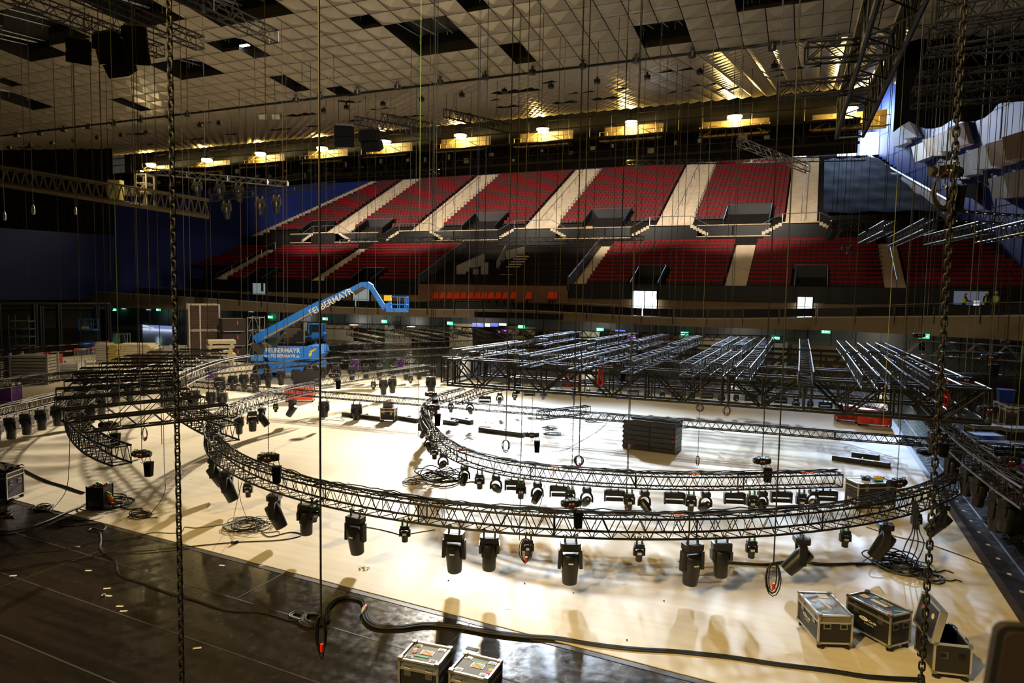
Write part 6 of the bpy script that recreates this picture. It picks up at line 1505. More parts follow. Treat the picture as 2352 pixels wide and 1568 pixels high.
# purple and other cases at right
boxat(2345, 1120, 1.2, .7, .8, R(10), 'purple case cut off by the right picture edge', body='purple', edge='alu')
t, z0, z1 = boxat(2330, 1088, 2.0, 1.0, .95, R(14), 'wide dark brown case with pale edging at the right edge', body=mat('case_brown', (.03, .017, .010), .6))
for k, (px, py) in enumerate(((2262, 1030), (2300, 1052))):
    o = boxat(px, py, 1.1, .8, .5, R(20+k*6), ['blue sided case with blue cover before the wide brown case', 'second blue covered case beside the wide brown case'][k], body=mat('case_blue', (.03, .10, .35), .4), top=mat('cover_blue', (.05, .16, .55), .5))
for k, (px, py) in enumerate(((2255, 1008), (2330, 1015))): boxat(px, py, 1.2, .8, .55, R(18), ['low grey topped case behind the blue covered ones, left', 'low grey topped case behind the blue covered ones, right'][k], top=m_grey)
for k in range(3): boxat(2293+k*14, 963+k*7, .55, .8, .95, R(-8), 'black upright flight case with pale edges in the row at right, %s from the left' % ['first', 'second', 'third'][k], wheels=False)
boxat(2352, 975, 1.6, 1.0, .95, R(-5), 'wide black case at the right end of the row of upright cases', wheels=False)
o = empty('waste_bin', onz(2306, 962, 0)+Vector((0, 0, .965))); tag(o, 'blue plastic bin on top of the row of black cases', 'bin'); MB().prism([(-.32, -.28), (.32, -.28), (.32, .28), (-.32, .28)], 0, .62, None, [(-.38, -.34), (.38, -.34), (.38, .34), (-.38, .34)]).build('tub', mat('bin_blue', (.01, .04, .35), .4), o); MB().box(-.4, .4, -.36, .36, .62, .67).build('rim', MATS['bin_blue'], o)
for k, lc in enumerate((onz(2330, 1222, 0),)):
    o = empty('waste_bin', lc); tag(o, 'large black waste bin at the right edge on the dark floor', 'bin'); MB().lathe([(.24, 0), (.26, .05), (.32, .75), (.34, .78), (.34, .82), (.30, .82)], 20).build('tub', 'plastic', o, True)
    MB().tube([(-.36, 0, .70), (-.40, 0, .62), (-.34, 0, .55)], .02, 5).build('handle', 'plastic', o)
# left edge case with cloth
t, z0, z1 = boxat(2, 1148, .9, .7, .75, YAW, 'dark purple case cut off by the left edge with a crumpled brown cloth on top', body=mat('case_dpurple', (.05, .035, .08), .5))
rn = random.Random(4); b = MB(); N = 12; 
for i in range(N):
    for j in range(N): b.v.append((-.5+i/(N-1)*1.0, -.35+j/(N-1)*.7, .05+.14*abs(math.sin(i*1.3+j*.7))*rn.uniform(.4, 1)))
for i in range(N-1):
    for j in range(N-1): b.f.append((i*N+j, (i+1)*N+j, (i+1)*N+j+1, i*N+j+1))
n0 = len(b.v)
for i in range(N): b.v += [(-.5+i/(N-1), -.35, 0)]
o = b.build('crumpled_cloth', mat('brown_cloth', (.05, .03, .02), .85), None, True); o.location = onz(2, 1148, 0)+Vector((0, 0, z1)); o.rotation_euler = (0, 0, YAW); tag(o, 'crumpled brown cloth lying on the purple case at the left edge', 'cloth')
boxat(12, 925, 1.3, .8, .95, YAW, 'purple case with white label panel behind the left edge lights', body='purple', top=m_pap2)
# black stack of folded decks
q = onz(1495, 1036, 0); ang0 = math.atan2((onz(1545, 1038, 0)-onz(1437, 1024, 0)).y, (onz(1545, 1038, 0)-onz(1437, 1024, 0)).x)
for k in range(6):
    t = empty('deck_panel', q+Vector((0, .3, .03+k*.205)), ang0); tag(t, 'long black deck panel in the stack inside the rings, %s from the floor' % ['lowest', 'second', 'third', 'fourth', 'fifth', 'topmost'][k], 'deck panel')
    b = MB().box(-1.12, 1.08, -.5, .5, 0, .185); b.build('panel', 'plastic', t); b = MB(); b.box(-1.16, -1.10, -.48, .48, .05, .14); b.box(-.02, .04, -.515, -.5, .02, .17); b.build('end_rib', 'black', t)
    if k in (2, 3): MB().lathe([(.03, 0), (.03, .04)], 8, Matrix.Translation((.98, -.5, .1)) @ RXM).build('red_knob', 'red', t)
for k in range(3):
    o = MB().box(-1.0, 1.0, -.03, .03, 0, .09).build('black_batten', 'plastic'); o.location = q+Vector((.12, .0+.25*k, 1.27)); o.rotation_euler = (0, 0, ang0); tag(o, 'thin black batten on top of the deck panel stack, %s' % ['front', 'middle', 'rear'][k], 'batten')
# black beams on the floor
bm = [((790, 955), (880, 966), 'left of the small cart'), ((900, 960), (962, 970), 'right of the small cart'), ((1022, 972), (1050, 976), 'behind the left bend of the inner ring, front'), ((1040, 966), (1084, 974), 'behind the left bend of the inner ring, rear'), ((1103, 990), (1204, 1003), 'alone in the inner ring'),
 ((1912, 1056), (2045, 1074), 'at right, the longest'), ((1956, 1048), (2020, 1056), 'at right, the shorter pair lying behind')]
for (a, b, lb) in bm:
    p, q2 = onz(*a, 0), onz(*b, 0); d = q2-p; L = d.length; t = empty('floor_beam', p, math.atan2(d.y, d.x)); tag(t, 'black beam lying on the cream floor '+lb, 'beam')
    f = MB(); f.box(0, L, -.18, -.14, 0, .20); f.box(0, L, -.20, .10, 0, .03); f.box(0, L, -.18, .0, .18, .20); f.box(L-.04, L, -.18, .12, 0, .2); f.build('profile', 'plastic', t)
    MB().box(L*.5, L*.5+.05, -.1, .35, .12, .2).build('bracket', 'plastic', t)
# ================================================================= cables on the floor
def fcable(pts, label, r=.016, m_='cable', n=10, name='floor_cable', z=.02, wob=0, strands=1, seed=0, grp=None):
    P = [onz(x, y, z+r) for x, y in pts]; Q = cr(P, n); rn = random.Random(seed); o = Q[0].copy(); t = None
    t = empty(name, o); tag(t, label, 'cable', grp)
    for s in range(strands):
        ph = rn.uniform(0, 6); W = []
        for i, q in enumerate(Q):
            a = Q[min(i+1, len(Q)-1)]-Q[max(i-1, 0)]; sd = Vector((-a.y, a.x, 0)); sd = sd.normalized() if sd.length > 1e-6 else sd
            W.append(q-o+sd*((s-(strands-1)/2)*r*1.9+wob*math.sin(i*.5+ph))+Vector((0, 0, r*.5*(s % 2))))
        MB().tube(W, r, 7).build('strand', m_, t, True)
    return t
fcable([(0, 1062), (40, 1072), (90, 1098), (140, 1115), (193, 1132)], 'twisted black cable running from the left edge to the distribution box', .022, strands=2, wob=.012)
fcable([(195, 1160), (150, 1178), (100, 1200), (40, 1218), (-5, 1222)], 'pair of black cables running from the distribution box down to the left edge', .020, strands=2)
fcable([(255, 1150), (240, 1185), (200, 1195), (150, 1192), (130, 1200), (150, 1207), (220, 1202), (242, 1208), (235, 1218), (215, 1212), (205, 1218), (228, 1222), (232, 1240), (232, 1262), (265, 1290), (275, 1320), (330, 1340), (390, 1362), (440, 1375), (520, 1400), (600, 1405), (660, 1422), (690, 1425)], 'long black cable winding across the dark floor to the knotted loops', .011, strands=2, z=.004)
fcable([(690, 1424), (667, 1415), (680, 1406), (698, 1412), (690, 1428), (715, 1438), (745, 1430), (735, 1412), (705, 1412), (700, 1425), (725, 1436), (752, 1424), (752, 1400), (770, 1380), (800, 1372), (830, 1378), (838, 1392)], 'thick black cable loops on the dark floor leading to the red connector', .022, strands=2, z=.004)
fcable([(838, 1405), (845, 1425), (870, 1438), (920, 1440), (980, 1433), (1050, 1438), (1120, 1450), (1200, 1460), (1280, 1466), (1350, 1478), (1450, 1490), (1560, 1497), (1680, 1510), (1780, 1525), (1900, 1540), (2000, 1555), (2120, 1562)], 'thick double black cable sweeping across the dark floor below the foreground lights', .024, strands=3, z=.004)
q = onz(838, 1398, .04); t = empty('power_connector', q, R(-70)); tag(t, 'red and white round power connector on the dark floor joining the thick cables', 'connector')
MB().tube([(-.09, 0, .02), (-.03, 0, .02), (-.03, 0, .02), (.04, 0, .02)], [.035, .045, .055, .055], 12).build('red_socket', 'red', t, True); MB().tube([(.04, 0, .02), (.06, 0, .02), (.14, 0, .02), (.2, 0, .02)], [.05, .048, .035, .02], 12).build('white_plug', m_pap2, t, True)
fcable([(0, 1275), (80, 1265), (160, 1258), (230, 1240), (300, 1235), (350, 1223), (395, 1224), (418, 1220), (425, 1210), (450, 1212), (490, 1208), (520, 1202)], 'thin black cable crossing the floor edge to the large cable pile', .010)
fcable([(0, 1308), (60, 1300), (110, 1290), (200, 1280), (260, 1268), (330, 1265), (430, 1255), (540, 1245), (640, 1240), (685, 1232), (690, 1225), (665, 1222), (620, 1232), (600, 1222)], 'black cable with a loop running right across the dark floor edge', .013)
fcable([(1670, 1292), (1720, 1295), (1760, 1297), (1810, 1290), (1850, 1292), (1900, 1296), (1960, 1295), (2020, 1296), (2060, 1300)], 'thick black cable behind the tilted light leading to the pile at right', .022, strands=2, z=.02)
fcable([(2160, 1258), (2220, 1280), (2290, 1310), (2352, 1335)], 'black cable running diagonally across the right floor edge', .012)
fcable([(1990, 1210), (2060, 1232), (2120, 1245), (2165, 1260)], 'black cable passing behind the tilted lights at right', .012)
fcable([(842, 1210), (870, 1215), (900, 1222), (925, 1228), (960, 1222), (1000, 1216)], 'thin black cable on the cream floor behind the foreground lights', .010)
fcable([(1265, 1038), (1300, 1032), (1330, 1015), (1370, 992), (1390, 975), (1396, 960)], 'thin black cable curving over the floor of the inner ring', .010)
fcable([(1555, 985), (1590, 982), (1620, 984), (1645, 990), (1662, 993)], 'thin cable with red end right of the deck panel stack', .010)
fcable([(670, 970), (700, 962), (740, 963), (790, 966), (775, 958), (760, 963), (720, 972), (690, 968)], 'thin tangled cables behind the ring left of the black beams', .010)
fcable([(2170, 985), (2210, 1000), (2190, 1015), (2225, 1010), (2160, 1000), (2130, 1005)], 'black cable tangle on the blue grey floor at right', .02)
coil(onz(95, 1170, 0), .33, 'flat black cable coil half on the dark floor at far left', 5, seed=1, rc=.013, squash=.8)
coil(onz(322, 1184, .02), .28, 'black cable coil with red plug on the cream floor at left', 6, seed=2, rc=.013, squash=.9, plug='red')
coil(onz(255, 1160, .02), .55, 'tangle of thick black cables beside the distribution box', 6, seed=3, rc=.018, squash=.9, spread=.45)
coil(onz(566, 1212, .02), .50, 'large messy pile of thin black cable left of the tilted lights', 16, seed=4, rc=.009, spread=.5)
coil(onz(1010, 1100, .02), .62, 'big heap of thick black cable inside the rings', 12, seed=5, rc=.020, spread=.5, flat=.08)
coil(onz(942, 1108, .02), .28, 'small coil with orange connectors left of the big cable heap', 4, seed=6, rc=.012, plug=m_org)
coil(onz(2068, 1300, .02), .50, 'large pile of black cable on the cream floor at lower right', 12, seed=7, rc=.017, spread=.55, flat=.05)
coil(onz(2125, 1325, .02), .33, 'outer loops of cable at the right end of the large pile', 5, seed=8, rc=.017, spread=.4)
coil(onz(1263, 984, .02), .38, 'flat black cable coil in the inner ring, left of two', 6, seed=9, rc=.010, ends=False)
coil(onz(1270, 997, .02), .42, 'flat black cable coil in the inner ring, right of two', 6, seed=10, rc=.010, ends=False)
coil(onz(1356, 968, .02), .30, 'small dark cable coil below the long thin truss', 5, seed=11, rc=.012)
coil(onz(1125, 970, .02), .30, 'thin yellow green line lying in loose loops', 3, m_=mr['y'], seed=12, rc=.008)
coil(onz(2090, 1018, 0), .45, 'black cable coil on the blue grey floor, left', 6, seed=13, rc=.02); coil(onz(2125, 1040, 0), .35, 'black cable coil on the blue grey floor, right', 6, seed=14, rc=.02)
coil(onz(2290, 1200, 0), .28, 'brown cable coil on the dark floor beside the black bin', 5, seed=15, rc=.013); coil(onz(2330, 1240, 0), .28, 'cable coil with orange glint below the black bin', 5, seed=16, rc=.015, plug=m_org)
coil(onz(3, 1185, 0), .22, 'dark cable bundle with red plug at the left edge', 5, seed=17, rc=.014, plug='red')
# paper labels, litter
lb0 = None
for k, (px, py) in enumerate(((174, 1206), (178, 1255), (203, 1310), (30, 1322), (246, 1351), (250, 1368), (275, 1392), (284, 1403), (453, 1488), (510, 1298), (557, 1268), (575, 1284), (603, 1298), (524, 1270), (437, 1235))):
    if lb0 is None: lb0 = MB().box(-.07, .07, -.028, .028, 0, .004).build('paper_label', m_pap2); o = lb0
    else: o = lb0.copy(); C.objects.link(o)
    o.location = onz(px, py, .006); o.rotation_euler = (0, 0, YAW+R((k*37) % 30-12)); tag(o, 'small white paper label lying on the dark floor', 'paper label', 'paper labels on the dark floor')
lw = None
for k, (px, py) in enumerate(((1810, 1500), (2008, 1506), (1976, 1487), (2100, 1340), (415, 1180), (388, 1145), (350, 1162), (400, 1125), (300, 1100), (250, 1170), (440, 1100), (100, 1080), (490, 1060), (1167, 1397), (1036, 1370))):
    if lw is None: lw = MB().box(-.055, .055, -.04, .04, 0, .003).build('paper_scrap', mat('scrap', (.82, .78, .70), .6)); o = lw
    else: o = lw.copy(); C.objects.link(o)
    o.location = onz(px, py, .022); o.rotation_euler = (0, 0, YAW+R((k*53) % 40-20)); tag(o, 'small pale paper scrap lying on the cream floor', 'paper scrap', 'paper scraps on the cream floor')
q = onz(833, 1305, .025); t = empty('crumpled_wrapper', q); tag(t, 'crumpled green and brown wrapper litter on the cream floor', 'litter')
b = MB(); rn = random.Random(2)
for k in range(7): x, y = rn.uniform(-.12, .1), rn.uniform(-.06, .06); b.tri((x, y, .0), (x+rn.uniform(.03, .1), y+rn.uniform(-.05, .05), rn.uniform(.01, .05)), (x+rn.uniform(0, .05), y+rn.uniform(.03, .08), .01))
b.build('foil', m_green, t); b = MB()
for k in range(4): x, y = rn.uniform(0, .08), rn.uniform(-.12, -.04); b.tri((x, y, .0), (x+.05, y+rn.uniform(-.03, .03), .03), (x+.02, y+.05, .01))
b.build('paper', m_org, t)
q = onz(238, 1368, .005); o = MB().lathe([(.02, 0), (.05, .02), (.03, .05)], 7).build('crumpled_foil', 'alu'); o.location = q; tag(o, 'small crumpled silver foil on the dark floor beside the paper labels', 'litter')
o = MB().tube([onz(545, 1243, .03)-onz(545, 1243, 0), onz(533, 1246, .05)-onz(545, 1243, 0)], .05, 8).build('cable_joint', 'plastic'); o.location = onz(545, 1243, .02); tag(o, 'round black cable joint on the floor edge cable', 'connector')
for k in range(9):
    px, py = [(1030, 1333), (1205, 1340), (1317, 1362), (1525, 1380), (1560, 1290), (1685, 1312), (1655, 1325), (1440, 1470), (1865, 1150)][k]
    o = MB().lathe([(.015, 0), (.02, .01), (.01, .02)], 6).build('debris_crumb', 'black'); o.location = onz(px, py, .021); tag(o, 'tiny dark crumb of debris on the cream floor', 'debris', 'dark crumbs on the cream floor')
# tape plates on the dark floor along the edge
pm = MB()
for (px, py) in ((895, 1347), (1040, 1438), (1085, 1490), (1365, 1443), (1520, 1470), (1390, 1485)):
    q = onz(px, py, 0); pm.box(q.x-.12, q.x+.12, q.y-.05, q.y+.05, 0, .006)
tag(pm.build('floor_plate', mat('floor_plate', (.012, .010, .008), .6)), 'small dark floor plates let into the dark floor', kind='structure')
# ================================================================= three workers on the balcony
m_skin = mat('skin', (.55, .33, .24), .6); m_hel = mat('helmet_white', (.80, .82, .84), .35); m_vis = mat('hi_vis', (.62, .85, .05), .6, emit=None); m_cloth = mat('work_clothes', (.015, .016, .02), .85); m_cloth2 = mat('grey_shirt', (.10, .12, .12), .85); m_hair = mat('hair_dark', (.03, .02, .015), .8)
def skin_chain(name, verts, edges, radii, m_, parent, root=0, sub=2):
    me = bpy.data.meshes.new(name); me.from_pydata(verts, edges, []); o = bpy.data.objects.new(name, me); C.objects.link(o); o.parent = parent
    md = o.modifiers.new('skin', 'SKIN'); md.use_smooth_shade = True
    for i, r in enumerate(radii):
        sv = me.skin_vertices[0].data[i]; sv.radius = (r, r) if not isinstance(r, tuple) else r; sv.use_root = (i == root)
    s = o.modifiers.new('sub', 'SUBSURF'); s.levels = s.render_levels = sub
    me.materials.append(m_); return o
def person(loc, rz, label, armL, armR, head_tilt=0, shirt=m_cloth, open_vest=False, nod=0, lean=0):
    t = empty('person', loc, rz); tag(t, label, 'person')
    # facing -Y ; heights for a 1.78 m person
    V = [(0, 0, .96), (0, .0, 1.14), (0, .01-lean*.5, 1.32), (0, .01-lean, 1.45), (0, 0-lean, 1.54),
         (-.10, 0, .90), (-.11, -.01, .50), (-.12, .02, .10), (-.13, -.14, .05), (.10, 0, .90), (.11, -.01, .50), (.12, .02, .10), (.13, -.14, .05),
         (-.19, .01-lean, 1.42), armL[0], armL[1], (.19, .01-lean, 1.42), armR[0], armR[1]]
    E = [(0, 1), (1, 2), (2, 3), (3, 4), (0, 5), (5, 6), (6, 7), (7, 8), (0, 9), (9, 10), (10, 11), (11, 12), (3, 13), (13, 14), (14, 15), (3, 16), (16, 17), (17, 18)]
    Rr = [(.16, .115), (.145, .10), (.17, .115), (.15, .10), .055, (.10, .10), .070, .052, .045, (.10, .10), .070, .052, .045, .068, .050, .038, .068, .050, .038]
    skin_chain('body', V, E, Rr, shirt, t)
    hz = 1.66
    h = MB().lathe([(.03, -.125), (.055, -.11), (.075, -.06), (.083, 0), (.080, .05), (.06, .10), (.02, .118)], 16); ho = h.build('head', m_skin, t, True); ho.location = (0, -.015-lean, hz); ho.rotation_euler = (R(nod), 0, R(head_tilt))
    MB().tube([(0, -.078, .015), (0, -.105, -.02), (0, -.08, -.03)], .014, 6).build('nose', m_skin, ho, True)
    for s in (-1, 1):
        MB().lathe([(.002, -.006), (.010, 0), (.002, .006)], 8, TR((s*.03, -.077, .02), 0, R(90))).build('eye', 'black', ho); MB().lathe([(.008, -.02), (.02, 0), (.008, .02)], 8, Matrix.Translation((s*.083, 0, 0))).build('ear', m_skin, ho, True)
    MB().tube([(-.025, -.074, -.055), (0, -.08, -.058), (.025, -.074, -.055)], .006, 5).build('mouth', mat('lip', (.4, .15, .12), .6), ho)
    MB().lathe([(.086, -.04), (.090, .02), (.088, .05)], 14, TR((0, .012, 0))).build('hair', m_hair, ho, True)
    hm = MB().lathe([(.118, .025), (.112, .03), (.106, .07), (.085, .125), (.045, .155), (.01, .162)], 18); hm.build('helmet', m_hel, ho, True)
    MB().prism([(-.09, -.09), (.09, -.09), (.06, -.155), (-.06, -.155)], .028, .036).build('helmet_peak', m_hel, ho)
    v = MB(); prof = [(1.0, .205, .145), (1.15, .190, .135), (1.30, .205, .145), (1.42, .19, .13), (1.47, .13, .10)]
    n = 20; base = 0
    for (z, rx, ry) in prof:
        for k in range(n):
            a = 2*math.pi*k/n; v.v.append((rx*math.cos(a), ry*math.sin(a)-lean*(max(0, z-1.0)/.45), z))
    for i in range(len(prof)-1):
        for k in range(n):
            m = (k+1) % n
            if open_vest and k in (13, 14, 15, 16): continue
            v.f.append((i*n+k, i*n+m, (i+1)*n+m, (i+1)*n+k))
    v.build('hi_vis_vest', m_vis, t, True)
    sv = MB()
    for z in (1.08,):
        pts = [(.205*math.cos(2*math.pi*k/20), .150*math.sin(2*math.pi*k/20), z) for k in range(20) if not (open_vest and k in (14, 15, 16))]
        sv.tube(pts, .012, 4, closed=not open_vest)
    sv.build('reflective_band', mat('reflective', (.7, .7, .68), .3), t)
    for nm, (e, w) in (('L', armL), ('R', armR)):
        e, w = Vector(e), Vector(w); d = (w-e).normalized(); sd = d.orthogonal().normalized(); s2 = d.cross(sd)
        hv = [w, w+d*.05]; 
        vv = [tuple(w), tuple(w+d*.075)]; ee = [(0, 1)]; rr = [.030, .030]
        hnd = skin_chain('hand', vv, ee, rr, m_skin, t, sub=1)
        fb_ = MB()
        for i in range(4): o_ = sd*((i-1.5)*.017); fb_.tube([w+d*.08+o_, w+d*(.115+.008*(1.5-abs(i-1.5)))+o_+s2*.01, w+d*(.145+.01*(1.5-abs(i-1.5)))+o_+s2*.028], .0085, 5)
        fb_.tube([w+d*.03+sd*.028, w+d*.06+sd*.05+s2*.015, w+d*.09+sd*.052+s2*.02], .0095, 5)
        fb_.build('fingers', m_skin, hnd, True)
    return t
def bal_loc(px, off=1.0):
    # place on the balcony floor just behind the balustrade at this picture column
    best = None
    for i in range(400):
        dep = 20+i*.12; p = ond(px, 725, dep); y, z = ringtop(p.x)
        if p.y > y+off: best = Vector((p.x, p.y, z+.01)); break
    return best or ond(px, 725, 44)
pa = bal_loc(2212, .5); pb = bal_loc(2264, .9); pc = bal_loc(2285, .5)
person(pa, YAW+R(75), 'person in white helmet and closed yellow vest leaning on the balcony rail', ((-.24, -.12, 1.20), (-.15, -.42, 1.14)), ((.24, -.14, 1.18), (.14, -.42, 1.12)), lean=.06, nod=8)
person(pb, YAW+R(5), 'person in white helmet, open yellow vest over black clothes, middle of three', ((-.27, .0, 1.17), (-.25, -.08, .93)), ((.27, .0, 1.17), (.25, -.08, .93)), open_vest=True)
person(pc, YAW-R(60), 'person in white helmet, grey shirt and yellow vest, rightmost of three', ((-.26, -.02, 1.16), (-.20, -.18, .98)), ((.26, -.02, 1.16), (.20, -.2, 1.0)), shirt=m_cloth2, nod=5)
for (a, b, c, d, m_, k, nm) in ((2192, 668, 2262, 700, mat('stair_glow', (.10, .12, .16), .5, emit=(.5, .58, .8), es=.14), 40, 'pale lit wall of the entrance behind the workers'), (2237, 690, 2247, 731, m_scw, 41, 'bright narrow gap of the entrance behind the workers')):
    A = ony(a, b, bal_loc(2240).y+5); B = ony(c, d, bal_loc(2240).y+5)
    o = MB().box(A.x, B.x, A.y, A.y+.1, B.z, A.z).build('door_%d' % k, m_); tag(o, nm, kind='structure')
# ================================================================= pale faceted panels on the blue wall
m_facA = mat('facet_white', (.78, .79, .80), .55, noise=.06, nscale=.6); m_facB = mat('facet_wood', (.66, .48, .30), .55, noise=.1, nscale=.8)
Z4 = 472/1948.0
F4 = lambda x, y: (1880+x*Z4, 240+y*Z4)
FAC = [([(755, 237), (845, 180), (885, 365), (800, 410)], 0), ([(845, 180), (895, 150), (985, 310), (875, 335)], 0), ([(962, 400), (1070, 330), (1115, 495), (1000, 555)], 0), ([(1070, 330), (1185, 285), (1222, 490), (1118, 495)], 1), ([(1185, 285), (1315, 218), (1345, 440), (1222, 455)], 0), ([(1315, 218), (1415, 160), (1480, 375), (1345, 420)], 1),
 ([(1268, 545), (1410, 480), (1440, 710), (1340, 720)], 0), ([(1410, 480), (1525, 430), (1562, 665), (1440, 690)], 0), ([(1525, 430), (1680, 370), (1735, 608), (1562, 625)], 0), ([(1680, 370), (1845, 305), (1895, 550), (1740, 590)], 1), ([(1845, 305), (1990, 240), (2040, 500), (1895, 540)], 1), ([(1708, 700), (1860, 650), (1915, 890), (1760, 900)], 0), ([(1860, 650), (2000, 600), (2060, 880), (1915, 890)], 0), ([(1430, 770), (1535, 735), (1575, 900), (1440, 880)], 2)]
names_f = ['white, top left of the wall', 'white, joined right of the top left one', 'white, left end of the second row', 'wood toned, second in the second row', 'white, third in the second row', 'wood toned, right end of the second row', 'white, left end of the long third row', 'white, second in the long third row', 'white, third in the long third row', 'wood toned, fourth in the long third row', 'wood toned, at the edge in the long third row', 'white, lowest row left', 'white, lowest row at the picture edge', 'dark, single small one below the third row']
for k, (poly, c) in enumerate(FAC):
    W = [onwall(*F4(x, y), wr, .02) for x, y in poly]; cen = sum(W, Vector())/len(W)
    t = empty('wall_panel', cen); tag(t, 'large faceted acoustic panel, '+names_f[k], 'acoustic panel')
    out = Vector((-1, -.32, 0)).normalized()
    b = MB(); n = len(W); base_ = [w-cen for w in W]; topv = [(w-cen)*.93+out*(1.0 if i in (0, 3) else .45) for i, w in enumerate(W)]
    b.v = [tuple(q) for q in base_]+[tuple(q) for q in topv]; b.f = [tuple(range(n, 2*n))]+[(i, (i+1) % n, n+(i+1) % n, n+i) for i in range(n)]
    b.build('facet', (m_facA, m_facB, MATS['conc'] if 'conc' in MATS else M['conc'])[c], t)
# black scalloped drape in the upper right
m_dr = M['fabric']
pts = [(2000, 330), (2052, 303), (2070, 288), (2089, 277), (2110, 288), (2127, 294), (2146, 294), (2164, 289), (2180, 279), (2191, 272), (2205, 277), (2219, 279), (2242, 277), (2263, 269), (2280, 255), (2293, 238), (2320, 228), (2352, 231), (2420, 235)]
D = 30.0; lo = [ond(x, y, D+.3*math.sin(i)) for i, (x, y) in enumerate(pts)]
b = MB()
for i in range(len(lo)-1):
    p, q = lo[i], lo[i+1]
    if pts[i][0] < 2052: continue
    b.hexa([p, q, q+Vector((0, .12, 0)), p+Vector((0, .12, 0)), Vector((p.x, p.y, 19)), Vector((q.x, q.y, 19)), Vector((q.x, q.y+.12, 19)), Vector((p.x, p.y+.12, 19))])
tag(b.build('stage_drape', m_dr), 'black drape with a scalloped lower edge hanging in the upper right corner', 'drape')
tag(MB().box(6, 24, 33, 33.3, 12.5, 24).build('overhead_masking', m_dr), 'high black masking cloth behind the overhead trusses', 'drape') if False else None
# black cloth over the seats of the upper stand at right
b = MB(); nx, ny = 16, 18; x0, x1 = US[5][1]+.6, 13.2
for j in range(ny):
    for i in range(nx):
        v = UV+1.2+j*.98; x = x0+(wr(v)-1.2-x0)*i/(nx-1); z = UZ+1.2+(j*.98)/UP_*UH+.10*math.sin(j*2.1)+.10*math.sin(i*1.3+j)
        b.v.append((x, v, z))
for j in range(ny-1):
    for i in range(nx-1): b.f.append((j*nx+i, j*nx+i+1, (j+1)*nx+i+1, (j+1)*nx+i))
tag(b.build('seat_cover_sheet', mat('black_sheet', (.006, .0055, .006), .9, spec=.1), None, True), 'black sheet draped over the seats of the upper stand at right', 'sheet')
b = MB(); A = ony(1985, 362, 101); B = ony(2185, 478, UV+.5)
b.tube([A+Vector((0, 0, .6)), B+Vector((0, 0, .6))], .14, 6); tag(b.build('wall_rail', 'rail'), 'sloping pale rail along the foot of the faceted blue wall', 'handrail')
b = MB().hexa([(A.x-.6, A.y, A.z-1), (A.x, A.y, A.z-1), (B.x, B.y, B.z-1), (B.x-.6, B.y, B.z-1), (A.x-.6, A.y, A.z+.4), (A.x, A.y, A.z+.4), (B.x, B.y, B.z+.4), (B.x-.6, B.y, B.z+.4)]); tag(b.build('wall_kerb', mat('kerb_pale', (.45, .40, .35), .6)), 'pale sloping kerb beside the draped seats', 'kerb')
# black hanging cloth at the far left wall
A = ond(-20, 350, 62); B = ond(256, 350, 70); zb = ond(256, 540, 70).z
b = MB(); n = 30
for i in range(n):
    p = A.lerp(B, i/n); q = A.lerp(B, (i+1)/n); wv = .25*(i % 2); wv2 = .25*((i+1) % 2)
    b.hexa([(p.x, p.y+wv, zb), (q.x, q.y+wv2, zb), (q.x, q.y+wv2+.1, zb), (p.x, p.y+wv+.1, zb), (p.x, p.y+wv, 24), (q.x, q.y+wv2, 24), (q.x, q.y+wv2+.1, 24), (p.x, p.y+wv+.1, 24)])
tag(b.build('black_backdrop', m_dr), 'large black cloth hanging before the blue wall at far left', 'drape')
# yellow gantry of the lift platform at upper left
g = empty('gantry_bridge', ond(240, 430, 45)); tag(g, 'long yellow lit truss gantry reaching in from the left edge', 'gantry'); o = g.location
m_gan = mat('gantry_paint', (.06, .045, .02), .5, .3)
P = lambda x, y, d: ond(x, y, d)-o
for nm, a, b in (('top_chord', (P(-20, 378, 40), P(480, 458, 47)), .08), ('top_chord', (P(-20, 384, 41.5), P(480, 462, 48.5)), .06)): MB().tube(list(a), b, 6).build(nm, m_gan, g)
MB().tube([P(-20, 418, 40), P(480, 497, 47)], .16, 4).build('bottom_chord', m_gan, g); MB().tube([P(-20, 422, 41.5), P(480, 500, 48.5)], .10, 4).build('bottom_chord', m_gan, g)
b = MB(); n = 26
for i in range(n):
    t0 = i/n; t1 = (i+.5)/n; t2 = (i+1)/n
    for (A1, A2, B1, B2) in ((P(-20, 378, 40), P(480, 458, 47), P(-20, 418, 40), P(480, 497, 47)), (P(-20, 384, 41.5), P(480, 462, 48.5), P(-20, 422, 41.5), P(480, 500, 48.5))):
        b.tube([B1.lerp(B2, t0), A1.lerp(A2, t1)], .035, 4); b.tube([A1.lerp(A2, t1), B1.lerp(B2, t2)], .035, 4)
b.build('bracing', m_gan, g)
